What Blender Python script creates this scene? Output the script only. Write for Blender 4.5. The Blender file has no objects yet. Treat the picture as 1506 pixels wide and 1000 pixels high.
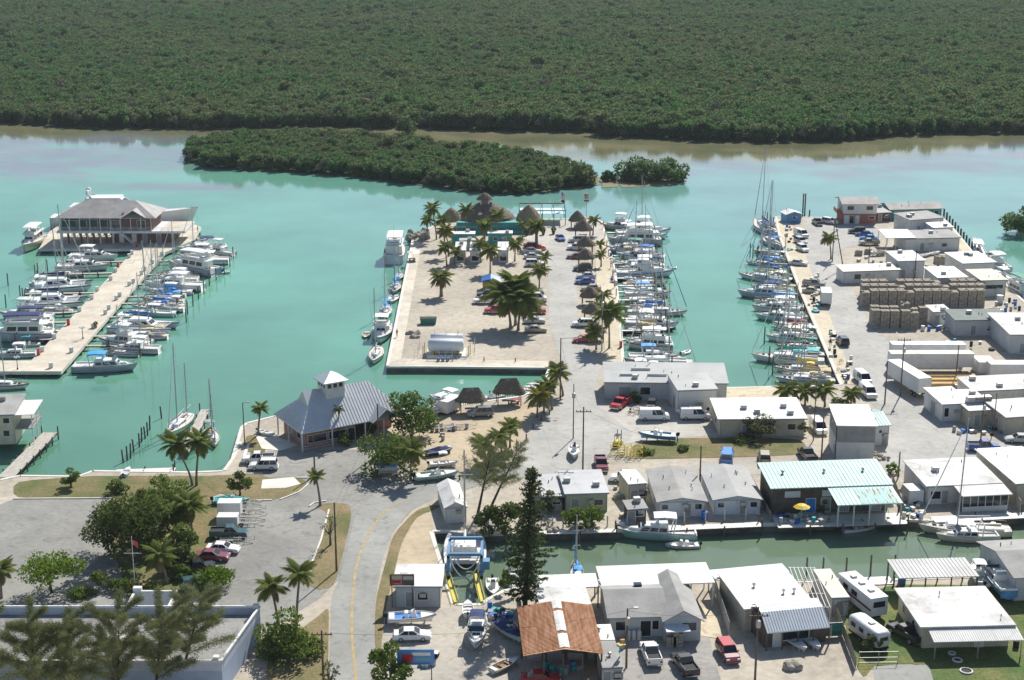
import bpy, bmesh, math, random
from mathutils import Vector, Matrix, geometry
rnd = random.Random(7)
sc = bpy.context.scene
COL = sc.collection
R = math.radians

# ---------------------------------------------------------------- camera
F = 2250.0                      # focal length in photo pixels (photo is 1506 x 1000)
PITCH = math.atan(650.0 / F)    # horizon lies about 150 px above the frame
CAMH = 90.6
cp, sp_ = math.cos(PITCH), math.sin(PITCH)
cam = bpy.data.cameras.new('camera'); camo = bpy.data.objects.new('camera', cam); COL.objects.link(camo)
camo.location = (0, 0, CAMH); camo.rotation_euler = (math.pi / 2 - PITCH, 0, 0)
cam.sensor_fit = 'HORIZONTAL'; cam.sensor_width = 36.0; cam.lens = F / 1506 * 36.0
cam.clip_start = 1.0; cam.clip_end = 30000
sc.camera = camo
# ---------------------------------------------------------------- world, sun, exposure
SUN_AZ, SUN_EL = R(22), R(43)
w = bpy.data.worlds.new('World'); sc.world = w; w.use_nodes = True
nt = w.node_tree
sky = nt.nodes.new('ShaderNodeTexSky'); sky.sky_type = 'NISHITA'; sky.sun_disc = False
sky.sun_elevation = SUN_EL; sky.sun_rotation = SUN_AZ; sky.altitude = 0
sky.air_density = 1.0; sky.dust_density = 0.6; sky.ozone_density = 1.2
nt.nodes['Background'].inputs[1].default_value = 0.085
nt.links.new(sky.outputs[0], nt.nodes['Background'].inputs[0])
sl = bpy.data.lights.new('sun', 'SUN'); sl.energy = 5.0; sl.angle = R(0.55); sl.color = (1.0, 0.955, 0.88)
so = bpy.data.objects.new('sun', sl); COL.objects.link(so)
so.rotation_euler = Vector((math.sin(SUN_AZ) * math.cos(SUN_EL), math.cos(SUN_AZ) * math.cos(SUN_EL), math.sin(SUN_EL))).to_track_quat('Z', 'Y').to_euler()
sc.view_settings.view_transform = 'Standard'; sc.view_settings.look = 'None'
sc.view_settings.exposure = 0.35; sc.view_settings.gamma = 1.0; sc.view_settings.use_curve_mapping = False
sc.cycles.use_denoising = True
sc.cycles.max_bounces = 5; sc.cycles.diffuse_bounces = 3; sc.cycles.glossy_bounces = 3
sc.cycles.transparent_max_bounces = 6

# ---------------------------------------------------------------- helpers
LZ = 1.3                        # land level above the water
def G(u, v, z=LZ):
    """photo pixel -> point on the horizontal plane at height z"""
    a, b = u - 753.0, v - 500.0
    k = (CAMH - z) / (F * sp_ + b * cp)
    return Vector((a * k, (F * cp - b * sp_) * k, z))
def S(v, z=LZ): return (F * sp_ + (v - 500.0) * cp) / (CAMH - z)     # pixels per metre

MATS = {}
def M(name, col=None, rough=0.6, var=0.12, scale=0.8, metal=0.0, bump=0.0, col2=None, fine=0.0, spec=0.4, coat=0.0, wear=0.0):
    """procedural material: base colour broken up by two scales of noise"""
    if name in MATS: return MATS[name]
    m = bpy.data.materials.new(name); m.use_nodes = True; MATS[name] = m
    n, l = m.node_tree.nodes, m.node_tree.links
    b = n['Principled BSDF']; b.inputs['Roughness'].default_value = rough; b.inputs['Metallic'].default_value = metal
    b.inputs['Specular IOR Level'].default_value = spec; b.inputs['Coat Weight'].default_value = coat
    tc = n.new('ShaderNodeTexCoord')
    n1 = n.new('ShaderNodeTexNoise'); n1.inputs['Scale'].default_value = scale; n1.inputs['Detail'].default_value = 6; n1.inputs['Roughness'].default_value = 0.62
    l.new(tc.outputs['Object'], n1.inputs['Vector'])
    mix = n.new('ShaderNodeMix'); mix.data_type = 'RGBA'
    c2 = col2 or tuple(max(0, c * (1 - 2 * var)) for c in col)
    c1 = col if col2 else tuple(min(1, c * (1 + var * .6)) for c in col)
    mix.inputs[6].default_value = (*c1, 1); mix.inputs[7].default_value = (*c2, 1)
    mr = n.new('ShaderNodeMapRange'); mr.inputs[1].default_value = 0.36; mr.inputs[2].default_value = 0.66
    l.new(n1.outputs[0], mr.inputs[0]); l.new(mr.outputs[0], mix.inputs[0])
    out = mix.outputs[2]
    if fine:
        n2 = n.new('ShaderNodeTexNoise'); n2.inputs['Scale'].default_value = scale * 14; n2.inputs['Detail'].default_value = 4
        l.new(tc.outputs['Object'], n2.inputs['Vector'])
        mm = n.new('ShaderNodeMix'); mm.data_type = 'RGBA'; mm.blend_type = 'MULTIPLY'; mm.inputs[0].default_value = 1
        r2 = n.new('ShaderNodeMapRange'); r2.inputs[1].default_value = 0.3; r2.inputs[2].default_value = 0.7
        r2.inputs[3].default_value = 1 - fine; r2.inputs[4].default_value = 1 + fine
        l.new(n2.outputs[0], r2.inputs[0]); l.new(out, mm.inputs[6]); l.new(r2.outputs[0], mm.inputs[7]); out = mm.outputs[2]
    if wear:                    # stains, patched areas and cracks
        ns = n.new('ShaderNodeTexNoise'); ns.inputs['Scale'].default_value = .45; ns.inputs['Detail'].default_value = 3; ns.inputs['Distortion'].default_value = 1.5; l.new(tc.outputs['Object'], ns.inputs['Vector'])
        vo = n.new('ShaderNodeTexVoronoi'); vo.feature = 'DISTANCE_TO_EDGE'; vo.inputs['Scale'].default_value = .11; vc = n.new('ShaderNodeTexVoronoi'); vc.inputs['Scale'].default_value = .07
        nd = n.new('ShaderNodeMix'); nd.data_type = 'RGBA'; nd.inputs[0].default_value = .35; l.new(tc.outputs['Object'], nd.inputs[6]); l.new(ns.outputs['Color'], nd.inputs[7])
        l.new(nd.outputs[2], vo.inputs['Vector']); l.new(tc.outputs['Object'], vc.inputs['Vector'])
        def dark(src, a, c, lo, hi, o):
            r_ = n.new('ShaderNodeMapRange'); r_.inputs[1].default_value = a; r_.inputs[2].default_value = c; r_.inputs[3].default_value = lo; r_.inputs[4].default_value = hi; l.new(src, r_.inputs[0])
            m_ = n.new('ShaderNodeMix'); m_.data_type = 'RGBA'; m_.blend_type = 'MULTIPLY'; m_.inputs[0].default_value = 1; l.new(o, m_.inputs[6]); l.new(r_.outputs[0], m_.inputs[7]); return m_.outputs[2]
        out = dark(ns.outputs[0], .56, .72, 1, 1 - wear, out); out = dark(vo.outputs[0], .0, .012, 1 - wear * .4, 1, out); out = dark(vc.outputs['Color'], 0, 1, 1 - wear * .35, 1 + wear * .3, out)
    l.new(out, b.inputs['Base Color'])
    if bump:
        nb = n.new('ShaderNodeTexNoise'); nb.inputs['Scale'].default_value = scale * 10; nb.inputs['Detail'].default_value = 4
        l.new(tc.outputs['Object'], nb.inputs['Vector'])
        bp = n.new('ShaderNodeBump'); bp.inputs['Strength'].default_value = bump; bp.inputs['Distance'].default_value = 0.08
        l.new(nb.outputs[0], bp.inputs['Height']); l.new(bp.outputs[0], b.inputs['Normal'])
    return m
def streak(name, col, col2, along=0, scale=2.0, rough=0.6, lo=.45, hi=.6, metal=0.0):
    """material with streaks stretched along one axis (rust runs, boards, thatch)"""
    if name in MATS: return MATS[name]
    m = bpy.data.materials.new(name); m.use_nodes = True; MATS[name] = m
    n, l = m.node_tree.nodes, m.node_tree.links
    b = n['Principled BSDF']; b.inputs['Roughness'].default_value = rough; b.inputs['Metallic'].default_value = metal; b.inputs['Specular IOR Level'].default_value = .3
    tc = n.new('ShaderNodeTexCoord'); mp = n.new('ShaderNodeMapping'); s = [scale * 5] * 3; s[along] = scale * .6
    mp.inputs['Scale'].default_value = s; l.new(tc.outputs['Object'], mp.inputs[0])
    nz = n.new('ShaderNodeTexNoise'); nz.inputs['Scale'].default_value = 1; nz.inputs['Detail'].default_value = 5
    l.new(mp.outputs[0], nz.inputs['Vector'])
    mr = n.new('ShaderNodeMapRange'); mr.inputs[1].default_value = lo; mr.inputs[2].default_value = hi; l.new(nz.outputs[0], mr.inputs[0])
    mix = n.new('ShaderNodeMix'); mix.data_type = 'RGBA'; mix.inputs[6].default_value = (*col, 1); mix.inputs[7].default_value = (*col2, 1)
    l.new(mr.outputs[0], mix.inputs[0]); l.new(mix.outputs[2], b.inputs['Base Color'])
    bp = n.new('ShaderNodeBump'); bp.inputs['Strength'].default_value = .4; bp.inputs['Distance'].default_value = .05
    l.new(nz.outputs[0], bp.inputs['Height']); l.new(bp.outputs[0], b.inputs['Normal'])
    return m

class MB:
    """collects shapes into one mesh"""
    def __init__(s): s.v = []; s.f = []
    def quad(s, *p):
        k = len(s.v); s.v += [tuple(q) for q in p]; s.f.append(tuple(range(k, k + len(p)))); return s
    def box(s, x0, x1, y0, y1, z0, z1):
        k = len(s.v)
        s.v += [(x0, y0, z0), (x1, y0, z0), (x1, y1, z0), (x0, y1, z0), (x0, y0, z1), (x1, y0, z1), (x1, y1, z1), (x0, y1, z1)]
        s.f += [tuple(k + i for i in q) for q in ((3, 2, 1, 0), (4, 5, 6, 7), (0, 1, 5, 4), (1, 2, 6, 5), (2, 3, 7, 6), (3, 0, 4, 7))]; return s
    def tube(s, p, q, r0, r1=None, n=6, cap=True):
        r1 = r0 if r1 is None else r1
        p, q = Vector(p), Vector(q); d = (q - p)
        if d.length < 1e-6: return s
        d.normalize(); a = d.orthogonal().normalized(); b = d.cross(a); k = len(s.v)
        for c, r in ((p, r0), (q, r1)):
            for i in range(n):
                t = 2 * math.pi * i / n; s.v.append(tuple(c + a * (r * math.cos(t)) + b * (r * math.sin(t))))
        for i in range(n): s.f.append((k + i, k + (i + 1) % n, k + n + (i + 1) % n, k + n + i))
        if cap: s.f += [tuple(k + i for i in reversed(range(n))), tuple(k + n + i for i in range(n))]
        return s
    def path(s, pts, rads, n=6):
        for i in range(len(pts) - 1): s.tube(pts[i], pts[i + 1], rads[i], rads[i + 1], n, cap=(i in (0, len(pts) - 2)))
        return s
    def loft(s, secs, closed=True, caps=True):
        k = len(s.v); m = len(secs[0])
        for q in secs: s.v += [tuple(p) for p in q]
        for i in range(len(secs) - 1):
            for j in range(m if closed else m - 1):
                a, b = k + i * m + j, k + i * m + (j + 1) % m
                s.f.append((a, b, b + m, a + m))
        if caps and closed: s.f += [tuple(k + j for j in reversed(range(m))), tuple(k + (len(secs) - 1) * m + j for j in range(m))]
        return s
    def prism(s, pts, z0, z1):
        return s.loft([[(x, y, z0) for x, y in pts], [(x, y, z1) for x, y in pts]])
    def xprism(s, pts, x0, x1):          # (y, z) outline drawn along x
        return s.loft([[(x0, y, z) for y, z in pts], [(x1, y, z) for y, z in pts]])
    def yprism(s, pts, y0, y1):          # (x, z) outline drawn along y
        return s.loft([[(x, y0, z) for x, z in pts], [(x, y1, z) for x, z in pts]])
    def lathe(s, prof, n=12, c=(0, 0, 0)):
        return s.loft([[(c[0] + r * math.cos(2 * math.pi * i / n), c[1] + r * math.sin(2 * math.pi * i / n), c[2] + z) for i in range(n)] for r, z in prof])
    def add(s, o, mat):
        k = len(s.v); s.v += [tuple(mat @ Vector(p)) for p in o.v]; s.f += [tuple(k + i for i in q) for q in o.f]; return s
    def mesh(s, name, smooth=False):
        me = bpy.data.meshes.new(name); me.from_pydata(s.v, [], s.f)
        if smooth: me.shade_smooth()
        me.update(); return me
    def build(s, name, mat, parent=None, smooth=False):
        return ob(name, s.mesh(name, smooth), mat, parent)
def ob(name, me, mat, parent=None, loc=None, rot=None, scale=None):
    o = bpy.data.objects.new(name, me); COL.objects.link(o)
    if mat is not None:
        if not me.materials: me.materials.append(mat)
        elif me.materials[0] is not mat:
            o.material_slots[0].link = 'OBJECT'; o.material_slots[0].material = mat
    if parent is not None: o.parent = parent
    if loc is not None: o.location = loc
    if rot is not None: o.rotation_euler = rot
    if scale is not None: o.scale = scale
    return o
def tag(o, label, cat, group=None):
    o['label'] = label; o['category'] = cat
    if group: o['group'] = group
    return o
def thing(name, label, cat, loc=(0, 0, 0), rz=0.0, group=None):
    o = bpy.data.objects.new(name, None); COL.objects.link(o); o.empty_display_size = .3
    o.location = loc; o.rotation_euler = (0, 0, rz)
    return tag(o, label, cat, group)
def struct(o): o['kind'] = 'structure'; return o
def copy_tree(o, parent=None):
    c = o.copy(); COL.objects.link(c); c.parent = parent
    for ch in list(o.children): copy_tree(ch, c)
    return c
def shared(cache, key, fn):
    if key not in cache: cache[key] = fn()
    return cache[key]

# ---------------------------------------------------------------- palette
WHITE = M('white_paint', (.78, .78, .76), .45, .06, .6)
GEL = M('white_gelcoat', (.80, .80, .78), .22, .04, .5, spec=.5)
OFFW = M('off_white_deck', (.70, .68, .62), .6, .06, 1.0)
CREAM = M('cream_paint', (.66, .60, .45), .5, .08, .6)
DARKGL = M('dark_window_glass', (.018, .022, .028), .08, .1, .5, spec=.6)
BLUEGL = M('tinted_window_glass', (.03, .05, .07), .08, .1, .5, spec=.6)
BLACK = M('black_rubber', (.02, .02, .02), .8, .1, 2)
STEEL = M('grey_steel', (.42, .42, .42), .4, .1, 1, metal=.5)
ALU = M('aluminium_spar', (.46, .46, .46), .45, .05, 1)
WOODP = streak('weathered_piling_wood', (.16, .13, .10), (.07, .06, .05), 2, 1.2, .85)
POLEW = streak('creosote_pole_wood', (.17, .13, .10), (.09, .07, .055), 2, 1.2, .85)
PLANK = streak('grey_dock_plank', (.50, .47, .41), (.36, .33, .29), 0, 1.0, .8)
CONC = M('pale_concrete', (.60, .54, .44), .85, .10, .25, bump=.15, fine=.06, wear=.22)
CONCW = M('white_concrete_cap', (.70, .67, .60), .85, .08, .3, fine=.05)
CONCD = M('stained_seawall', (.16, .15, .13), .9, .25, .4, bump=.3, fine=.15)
CHROME = M('chrome_trim', (.6, .6, .6), .2, .05, 1, metal=.9)
# ================================================================ SETTING
from mathutils import noise as mnoise
def poly_mesh(pts):
    tris = geometry.tessellate_polygon([[Vector((p[0], p[1], 0)) for p in pts]])
    return [tuple(p) for p in pts], [tuple(t) for t in tris]
def up(me):
    bm = bmesh.new(); bm.from_mesh(me)
    for f in bm.faces:
        f.normal_update()
        if f.normal.z < 0: f.normal_flip()
    bm.to_mesh(me); bm.free()
def sheet(name, px, mat, lift, z=LZ):
    """flat ground sheet traced in pixels, lying `lift` above the land"""
    if name in ('road', 'verge', 'lawn', 'sand', 'path'):
        q = [G(u, v, z) for u, v in px]; n = len(q); pts = []      # round the corners off
        for i in range(n):
            a, b, c = q[i - 1], q[i], q[(i + 1) % n]; r0, r1 = min(.3, 3 / max(.1, (a - b).length)), min(.3, 3 / max(.1, (c - b).length))
            s, e = b.lerp(a, r0), b.lerp(c, r1); pts += [s, (s + e) * .25 + b * .5, e]
    else: pts = [G(u, v, z) for u, v in px]
    vs, fs = poly_mesh([(p.x, p.y) for p in pts])
    me = bpy.data.meshes.new(name); me.from_pydata([(x, y, z + lift) for x, y in vs], [], fs); me.update(); up(me)
    return struct(ob(name, me, mat))
# ---- water colours follow the depth and the bed: turquoise channel, green basins, murky canal, weed and mud flats
def inpoly(x, y, P):
    c = False; j = len(P) - 1
    for i in range(len(P)):
        if (P[i][1] > y) != (P[j][1] > y) and x < (P[j][0] - P[i][0]) * (y - P[i][1]) / (P[j][1] - P[i][1]) + P[i][0]: c = not c
        j = i
    return c
def sstep(a, b, x):
    t = max(0, min(1, (x - a) / (b - a))); return t * t * (3 - 2 * t)
def mixc(a, b, t): return tuple(p + (q - p) * t for p, q in zip(a, b))
TURQ, CHAN, BASIN, CANAL, WEED, MUD = (.125, .325, .236), (.150, .325, .285), (.102, .248, .170), (.132, .188, .124), (.185, .185, .205), (.235, .220, .130)
def water_col(u, v):
    c = mixc(BASIN, TURQ, sstep(640, 430, v)); c = mixc(c, CHAN, sstep(420, 300, v) * sstep(300, 900, u) )
    if v > 700 and u > 560: c = CANAL
    wob = 6 * math.sin(u * .021) + 4 * math.sin(u * .057 + 1)
    # dull weed beds off the flats, then bare mud along the mangroves
    weed = sstep(272 + wob, 240 + wob, v) * (sstep(330, 250, u) + sstep(870, 960, u))
    weed = max(weed, .75 * sstep(9, 3, abs(v - 274 - .004 * (u - 200))) * sstep(110, 190, u) * sstep(400, 300, u))
    nz = mnoise.noise(Vector((u * .011, v * .10, 0))) + .6 * mnoise.noise(Vector((u * .03, v * .22, 5)))
    c = mixc(c, WEED, max(0, min(1, min(1, weed) * (.8 + .9 * nz))))
    c = mixc(c, (.16, .25, .25), max(0, .45 * nz) * sstep(420, 260, v))
    if u > 850: edge = 236 + wob * .5 if u < 1260 else 236 - (u - 1260) * .11
    else: edge = 200 + .035 * max(0, u - 200) + .3 * wob + max(0, (u - 560)) * .05
    c = mixc(c, mixc(MUD, (.14, .15, .08), max(0, min(1, .5 + nz))), sstep(edge + 7, edge - 5, v + 6 * nz))
    return c
def make_water():
    us = [-2600, -1500, -800, -400] + [-200 + 14 * i for i in range(137)] + [1900, 2300, 3000, 4100]
    vsr = [-100, -60, -20, 60, 120, 160] + [170 + 3 * i for i in range(46)] + [310 + 8 * i for i in range(46)] + [680 + 20 * i for i in range(26)] + [1400, 1900]
    V, C = [], []
    for v in vsr:
        for u in us:
            p = G(u, v, 0); V.append((p.x, p.y, 0)); C.append(water_col(u, v))
    m = len(us); Fs = [(i * m + j, i * m + j + 1, (i + 1) * m + j + 1, (i + 1) * m + j) for i in range(len(vsr) - 1) for j in range(m - 1)]
    me = bpy.data.meshes.new('water'); me.from_pydata(V, [], Fs); me.update()
    at = me.color_attributes.new('bed', 'FLOAT_COLOR', 'POINT')
    for i, c in enumerate(C): at.data[i].color = (*c, 1)
    up(me)
    mt = bpy.data.materials.new('sea_water'); mt.use_nodes = True; n, l = mt.node_tree.nodes, mt.node_tree.links
    b = n['Principled BSDF']; b.inputs['Roughness'].default_value = .06; b.inputs['IOR'].default_value = 1.33
    a = n.new('ShaderNodeAttribute'); a.attribute_name = 'bed'
    tc = n.new('ShaderNodeTexCoord')
    nz = n.new('ShaderNodeTexNoise'); nz.inputs['Scale'].default_value = .022; nz.inputs['Detail'].default_value = 7; nz.inputs['Roughness'].default_value = .6
    l.new(tc.outputs['Object'], nz.inputs['Vector'])
    mr = n.new('ShaderNodeMapRange'); mr.inputs[1].default_value = .3; mr.inputs[2].default_value = .7; mr.inputs[3].default_value = .80; mr.inputs[4].default_value = 1.18
    l.new(nz.outputs[0], mr.inputs[0])
    mm = n.new('ShaderNodeMix'); mm.data_type = 'RGBA'; mm.blend_type = 'MULTIPLY'; mm.inputs[0].default_value = 1
    l.new(a.outputs['Color'], mm.inputs[6]); l.new(mr.outputs[0], mm.inputs[7]); l.new(mm.outputs[2], b.inputs['Base Color'])
    n2 = n.new('ShaderNodeTexNoise'); n2.inputs['Scale'].default_value = 1.1; n2.inputs['Detail'].default_value = 4
    mp = n.new('ShaderNodeMapping'); mp.inputs['Scale'].default_value = (.6, 1.2, 1); l.new(tc.outputs['Object'], mp.inputs[0]); l.new(mp.outputs[0], n2.inputs['Vector'])
    n3 = n.new('ShaderNodeTexNoise'); n3.inputs['Scale'].default_value = .012; n3.inputs['Detail'].default_value = 3; l.new(tc.outputs['Object'], n3.inputs['Vector'])
    ms = n.new('ShaderNodeMapRange'); ms.inputs[1].default_value = .4; ms.inputs[2].default_value = .62; ms.inputs[3].default_value = .02; ms.inputs[4].default_value = .22
    l.new(n3.outputs[0], ms.inputs[0])
    bp = n.new('ShaderNodeBump'); bp.inputs['Distance'].default_value = .12; l.new(n2.outputs[0], bp.inputs['Height']); l.new(ms.outputs[0], bp.inputs['Strength'])
    l.new(bp.outputs[0], b.inputs['Normal'])
    struct(ob('water', me, mt))
make_water()

# ---- the mainland with its two filled peninsulas, the canal cut into it
SHORE = [(-700, 716), (-200, 708), (0, 705), (30, 699), (115, 700), (136, 692), (282, 694), (328, 692), (340, 675), (354, 628), (362, 622), (402, 612), (480, 606),
         (580, 602), (640, 600), (710, 590), (770, 582), (798, 562), (807, 541), (626, 539), (568, 539), (606, 352), (625, 338), (660, 322), (830, 322), (868, 318),
         (886, 326), (906, 400), (914, 480), (919, 546), (919, 574), (1140, 568), (1236, 566), (1178, 430), (1145, 345), (1140, 318), (1225, 320), (1384, 318),
         (1398, 330), (1444, 386), (1482, 420), (1520, 455), (1700, 560), (2300, 640)]
CANALP = [(2300, 735), (1700, 750), (1464, 760), (1369, 766), (1300, 763), (1143, 771), (1059, 773), (973, 778), (800, 783), (700, 786), (654, 781), (636, 782), (658, 851),
          (669, 888), (707, 888), (714, 882), (740, 868), (800, 857), (870, 853), (1045, 851), (1208, 855), (1430, 848), (1700, 846), (2300, 840)]
LANDPX = SHORE + CANALP + [(2300, 1500), (753, 1900), (-700, 1500)]
SAND = M('limestone_gravel_sand', (.47, .42, .34), .95, .1, .06, bump=.3, col2=(.36, .32, .26), fine=.14, wear=.16)
def make_land():
    pts = [G(u, v) for u, v in LANDPX]
    vs, fs = poly_mesh([(p.x, p.y) for p in pts])
    me = bpy.data.meshes.new('ground'); me.from_pydata([(x, y, LZ) for x, y in vs], [], fs); me.update(); up(me)
    g = struct(ob('ground', me, SAND))
    mb = MB(); cap = MB(); n = len(SHORE); k = n + len(CANALP)
    ctr = None
    def wall(px):
        for i in range(len(px) - 1):
            a, b = G(*px[i]), G(*px[i + 1])
            mb.quad((a.x, a.y, -1.2), (b.x, b.y, -1.2), (b.x, b.y, LZ - .002), (a.x, a.y, LZ - .002))
            d = (b - a); L = d.length
            if L < .5: continue
            d.normalize(); nrm = Vector((-d.y, d.x, 0))
            # land lies on the right of the shoreline as listed
            A, B = a + nrm * .08, b + nrm * .08; C, D = b - nrm * .5, a - nrm * .5
            cap.loft([[(p.x, p.y, LZ - .32) for p in (A, B, C, D)], [(p.x, p.y, LZ + .07) for p in (A, B, C, D)]])
    wall(SHORE); wall(CANALP)
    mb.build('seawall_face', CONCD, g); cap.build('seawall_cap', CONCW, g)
make_land()

ASPH = M('bleached_asphalt', (.33, .33, .305), .9, .10, .09, bump=.15, col2=(.26, .26, .24), fine=.08, wear=.25)
ASPD = M('grey_parking_asphalt', (.285, .280, .255), .9, .1, .10, bump=.15, col2=(.215, .212, .195), fine=.10, wear=.28)
ASPL = M('pale_sunbleached_road', (.43, .42, .39), .9, .1, .07, bump=.15, col2=(.34, .335, .31), fine=.08, wear=.22)
GRASS = M('patchy_lawn', (.085, .115, .028), .95, .1, .16, bump=.5, col2=(.23, .165, .08), fine=.25)
DRYG = M('dry_verge_grass', (.25, .19, .10), .95, .1, .22, bump=.5, col2=(.12, .12, .04), fine=.25)
LUSH = M('green_lawn', (.06, .115, .022), .95, .1, .2, bump=.5, col2=(.16, .16, .05), fine=.3)
PALE = M('pale_shell_pavement', (.50, .475, .42), .9, .1, .07, bump=.15, col2=(.40, .375, .33), fine=.08, wear=.22)
SANDY = M('tan_beach_sand', (.50, .41, .28), .95, .1, .08, bump=.25, col2=(.40, .33, .235), fine=.12, wear=.16)
PEBB = M('warm_concrete_apron', (.60, .52, .37), .9, .08, .12, bump=.1, col2=(.50, .44, .33), fine=.08, wear=.32)
# roads
sheet('parking_lot', [(362, 668), (415, 662), (532, 661), (552, 672), (562, 702), (604, 711), (690, 701), (700, 716), (655, 727), (612, 744), (580, 780), (545, 800), (500, 850), (470, 880), (430, 905), (380, 935), (300, 935), (280, 900), (318, 850), (318, 790), (330, 735), (362, 720)], ASPD, .02)
sheet('parking_lot', [(20, 734), (165, 733), (190, 760), (190, 935), (-120, 935), (-120, 790)], ASPD, .02)
road = sheet('road', [(484, 1200), (484, 1000), (487, 878), (500, 850), (512, 800), (522, 760), (545, 730), (590, 712), (625, 709), (690, 702), (735, 690), (757, 680), (779, 642), (806, 612), (830, 584), (833, 556), (822, 520), (808, 480), (806, 420), (807, 352), (846, 352), (848, 420), (849, 470), (862, 510), (884, 545), (876, 562), (880, 590), (890, 640), (868, 668), (840, 690), (800, 700), (735, 706), (690, 718), (652, 728), (624, 740), (600, 754), (577, 784), (563, 820), (553, 875), (550, 932), (558, 1000), (575, 1200)], ASPH, .03)
sheet('road', [(878, 596), (935, 640), (912, 655), (850, 700), (790, 706), (840, 660), (868, 625)], ASPL, .026)
sheet('road', [(757, 680), (779, 642), (806, 612), (830, 584), (833, 556), (822, 520), (808, 480), (806, 420), (807, 352), (846, 352), (848, 420), (849, 470), (862, 510), (884, 545), (876, 562), (880, 590), (890, 640), (868, 668), (840, 690), (800, 699)], ASPL, .036)
sheet('road', [(1188, 318), (1240, 322), (1290, 330), (1300, 352), (1240, 365), (1236, 400), (1262, 440), (1276, 470), (1310, 505), (1312, 560), (1330, 590), (1385, 600), (1425, 640), (1506, 660), (1600, 665), (1600, 705), (1460, 700), (1345, 702), (1320, 690), (1285, 690), (1305, 640), (1290, 600), (1262, 575), (1236, 520), (1205, 450), (1186, 400), (1180, 350)], ASPL, .03)
sheet('path', [(800, 706), (950, 690), (1130, 672), (1215, 688), (1290, 688), (1290, 700), (1140, 698), (1000, 700), (960, 712), (905, 722), (800, 718)], M('packed_shell_lane', (.44, .41, .35), .95, .1, .1, bump=.2, col2=(.34, .315, .27), fine=.1), .035)
sheet('pavement', [(800, 326), (870, 322), (884, 330), (890, 352), (846, 352), (846, 366), (800, 366), (770, 350)], PALE, .034)
sheet('pavement', [(875, 352), (894, 352), (907, 410), (913, 480), (918, 545), (893, 545), (886, 480), (878, 430)], PEBB, .03)
sheet('pavement', [(607, 354), (620, 357), (600, 470), (590, 528), (569, 537)], CONC, .05)
sheet('pavement', [(569, 537), (590, 528), (806, 531), (806, 540), (626, 538)], CONC, .042)
sheet('pavement', [(1138, 322), (1160, 322), (1180, 360), (1200, 420), (1215, 450), (1248, 540), (1262, 566), (1234, 564), (1176, 430), (1145, 348)], PEBB, .042)
sheet('pavement', [(1060, 570), (1140, 569), (1160, 590), (1060, 594)], PEBB, .045)
sheet('pavement', [(1384, 320), (1396, 330), (1442, 387), (1436, 396), (1395, 345), (1374, 323)], PEBB, .04)
sheet('pavement', [(905, 655), (1000, 643), (1060, 640), (1000, 600), (880, 592), (890, 640)], PALE, .02)
sheet('pavement', [(570, 905), (720, 888), (760, 900), (780, 1000), (760, 1100), (590, 1100), (560, 960)], M('yard_concrete', (.46, .42, .35), .9, .1, .1, bump=.15, col2=(.36, .335, .29), fine=.1, wear=.3), .03)
sheet('pavement', [(880, 935), (1040, 925), (1060, 1000), (1080, 1100), (880, 1100)], M('driveway_asphalt', (.36, .345, .32), .9, .1, .1, bump=.15, col2=(.27, .26, .24), fine=.1, wear=.3), .032)
sheet('pavement', [(1030, 892), (1060, 905), (1060, 940), (1030, 935)], PEBB, .05)
sheet('pavement', [(1285, 980), (1366, 978), (1390, 1060), (1290, 1060)], ASPH, .045)
# lawns and verges
sheet('lawn', [(20, 708), (130, 700), (300, 700), (330, 700), (335, 722), (300, 735), (165, 733), (20, 733)], GRASS, .03)
sheet('lawn', [(150, 735), (300, 730), (330, 742), (318, 800), (300, 880), (190, 890), (165, 800)], GRASS, .045)
sheet('lawn', [(360, 640), (388, 640), (392, 668), (362, 666)], GRASS, .03)
sheet('verge', [(290, 700), (385, 697), (392, 703), (445, 703), (452, 713), (438, 724), (405, 735), (365, 736), (310, 722)], DRYG, .05)
sheet('verge', [(462, 745), (480, 740), (515, 741), (517, 760), (508, 800), (492, 862), (470, 868), (452, 860), (470, 800), (482, 752)], DRYG, .05)
sheet('verge', [(470, 905), (484, 892), (482, 1010), (470, 1100), (380, 1100), (395, 960)], DRYG, .04)
sheet('verge', [(553, 880), (578, 786), (612, 750), (640, 742), (650, 745), (612, 760), (590, 800), (566, 900), (556, 1000), (572, 1100), (560, 1100), (551, 930)], DRYG, .045)
sheet('verge', [(930, 652), (1000, 644), (1180, 645), (1190, 668), (1100, 672), (925, 676)], GRASS, .045)
sheet('lawn', [(1240, 900), (1300, 860), (1420, 860), (1520, 870), (1520, 1100), (1390, 1100), (1366, 976), (1285, 978), (1270, 1000), (1250, 960)], LUSH, .035)
sheet('pavement', [(386, 706), (432, 702), (442, 712), (420, 718), (384, 719)], CONCW, .07)
sheet('pavement', [(375, 640), (400, 640), (440, 655), (412, 663), (385, 660)], CONCW, .06)
sheet('sand', [(560, 612), (800, 590), (770, 640), (740, 680), (690, 698), (610, 705), (600, 660)], SANDY, .02)
sheet('sand', [(554, 880), (578, 786), (612, 746), (632, 755), (655, 850), (640, 900), (570, 905)], SANDY, .025)
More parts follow.
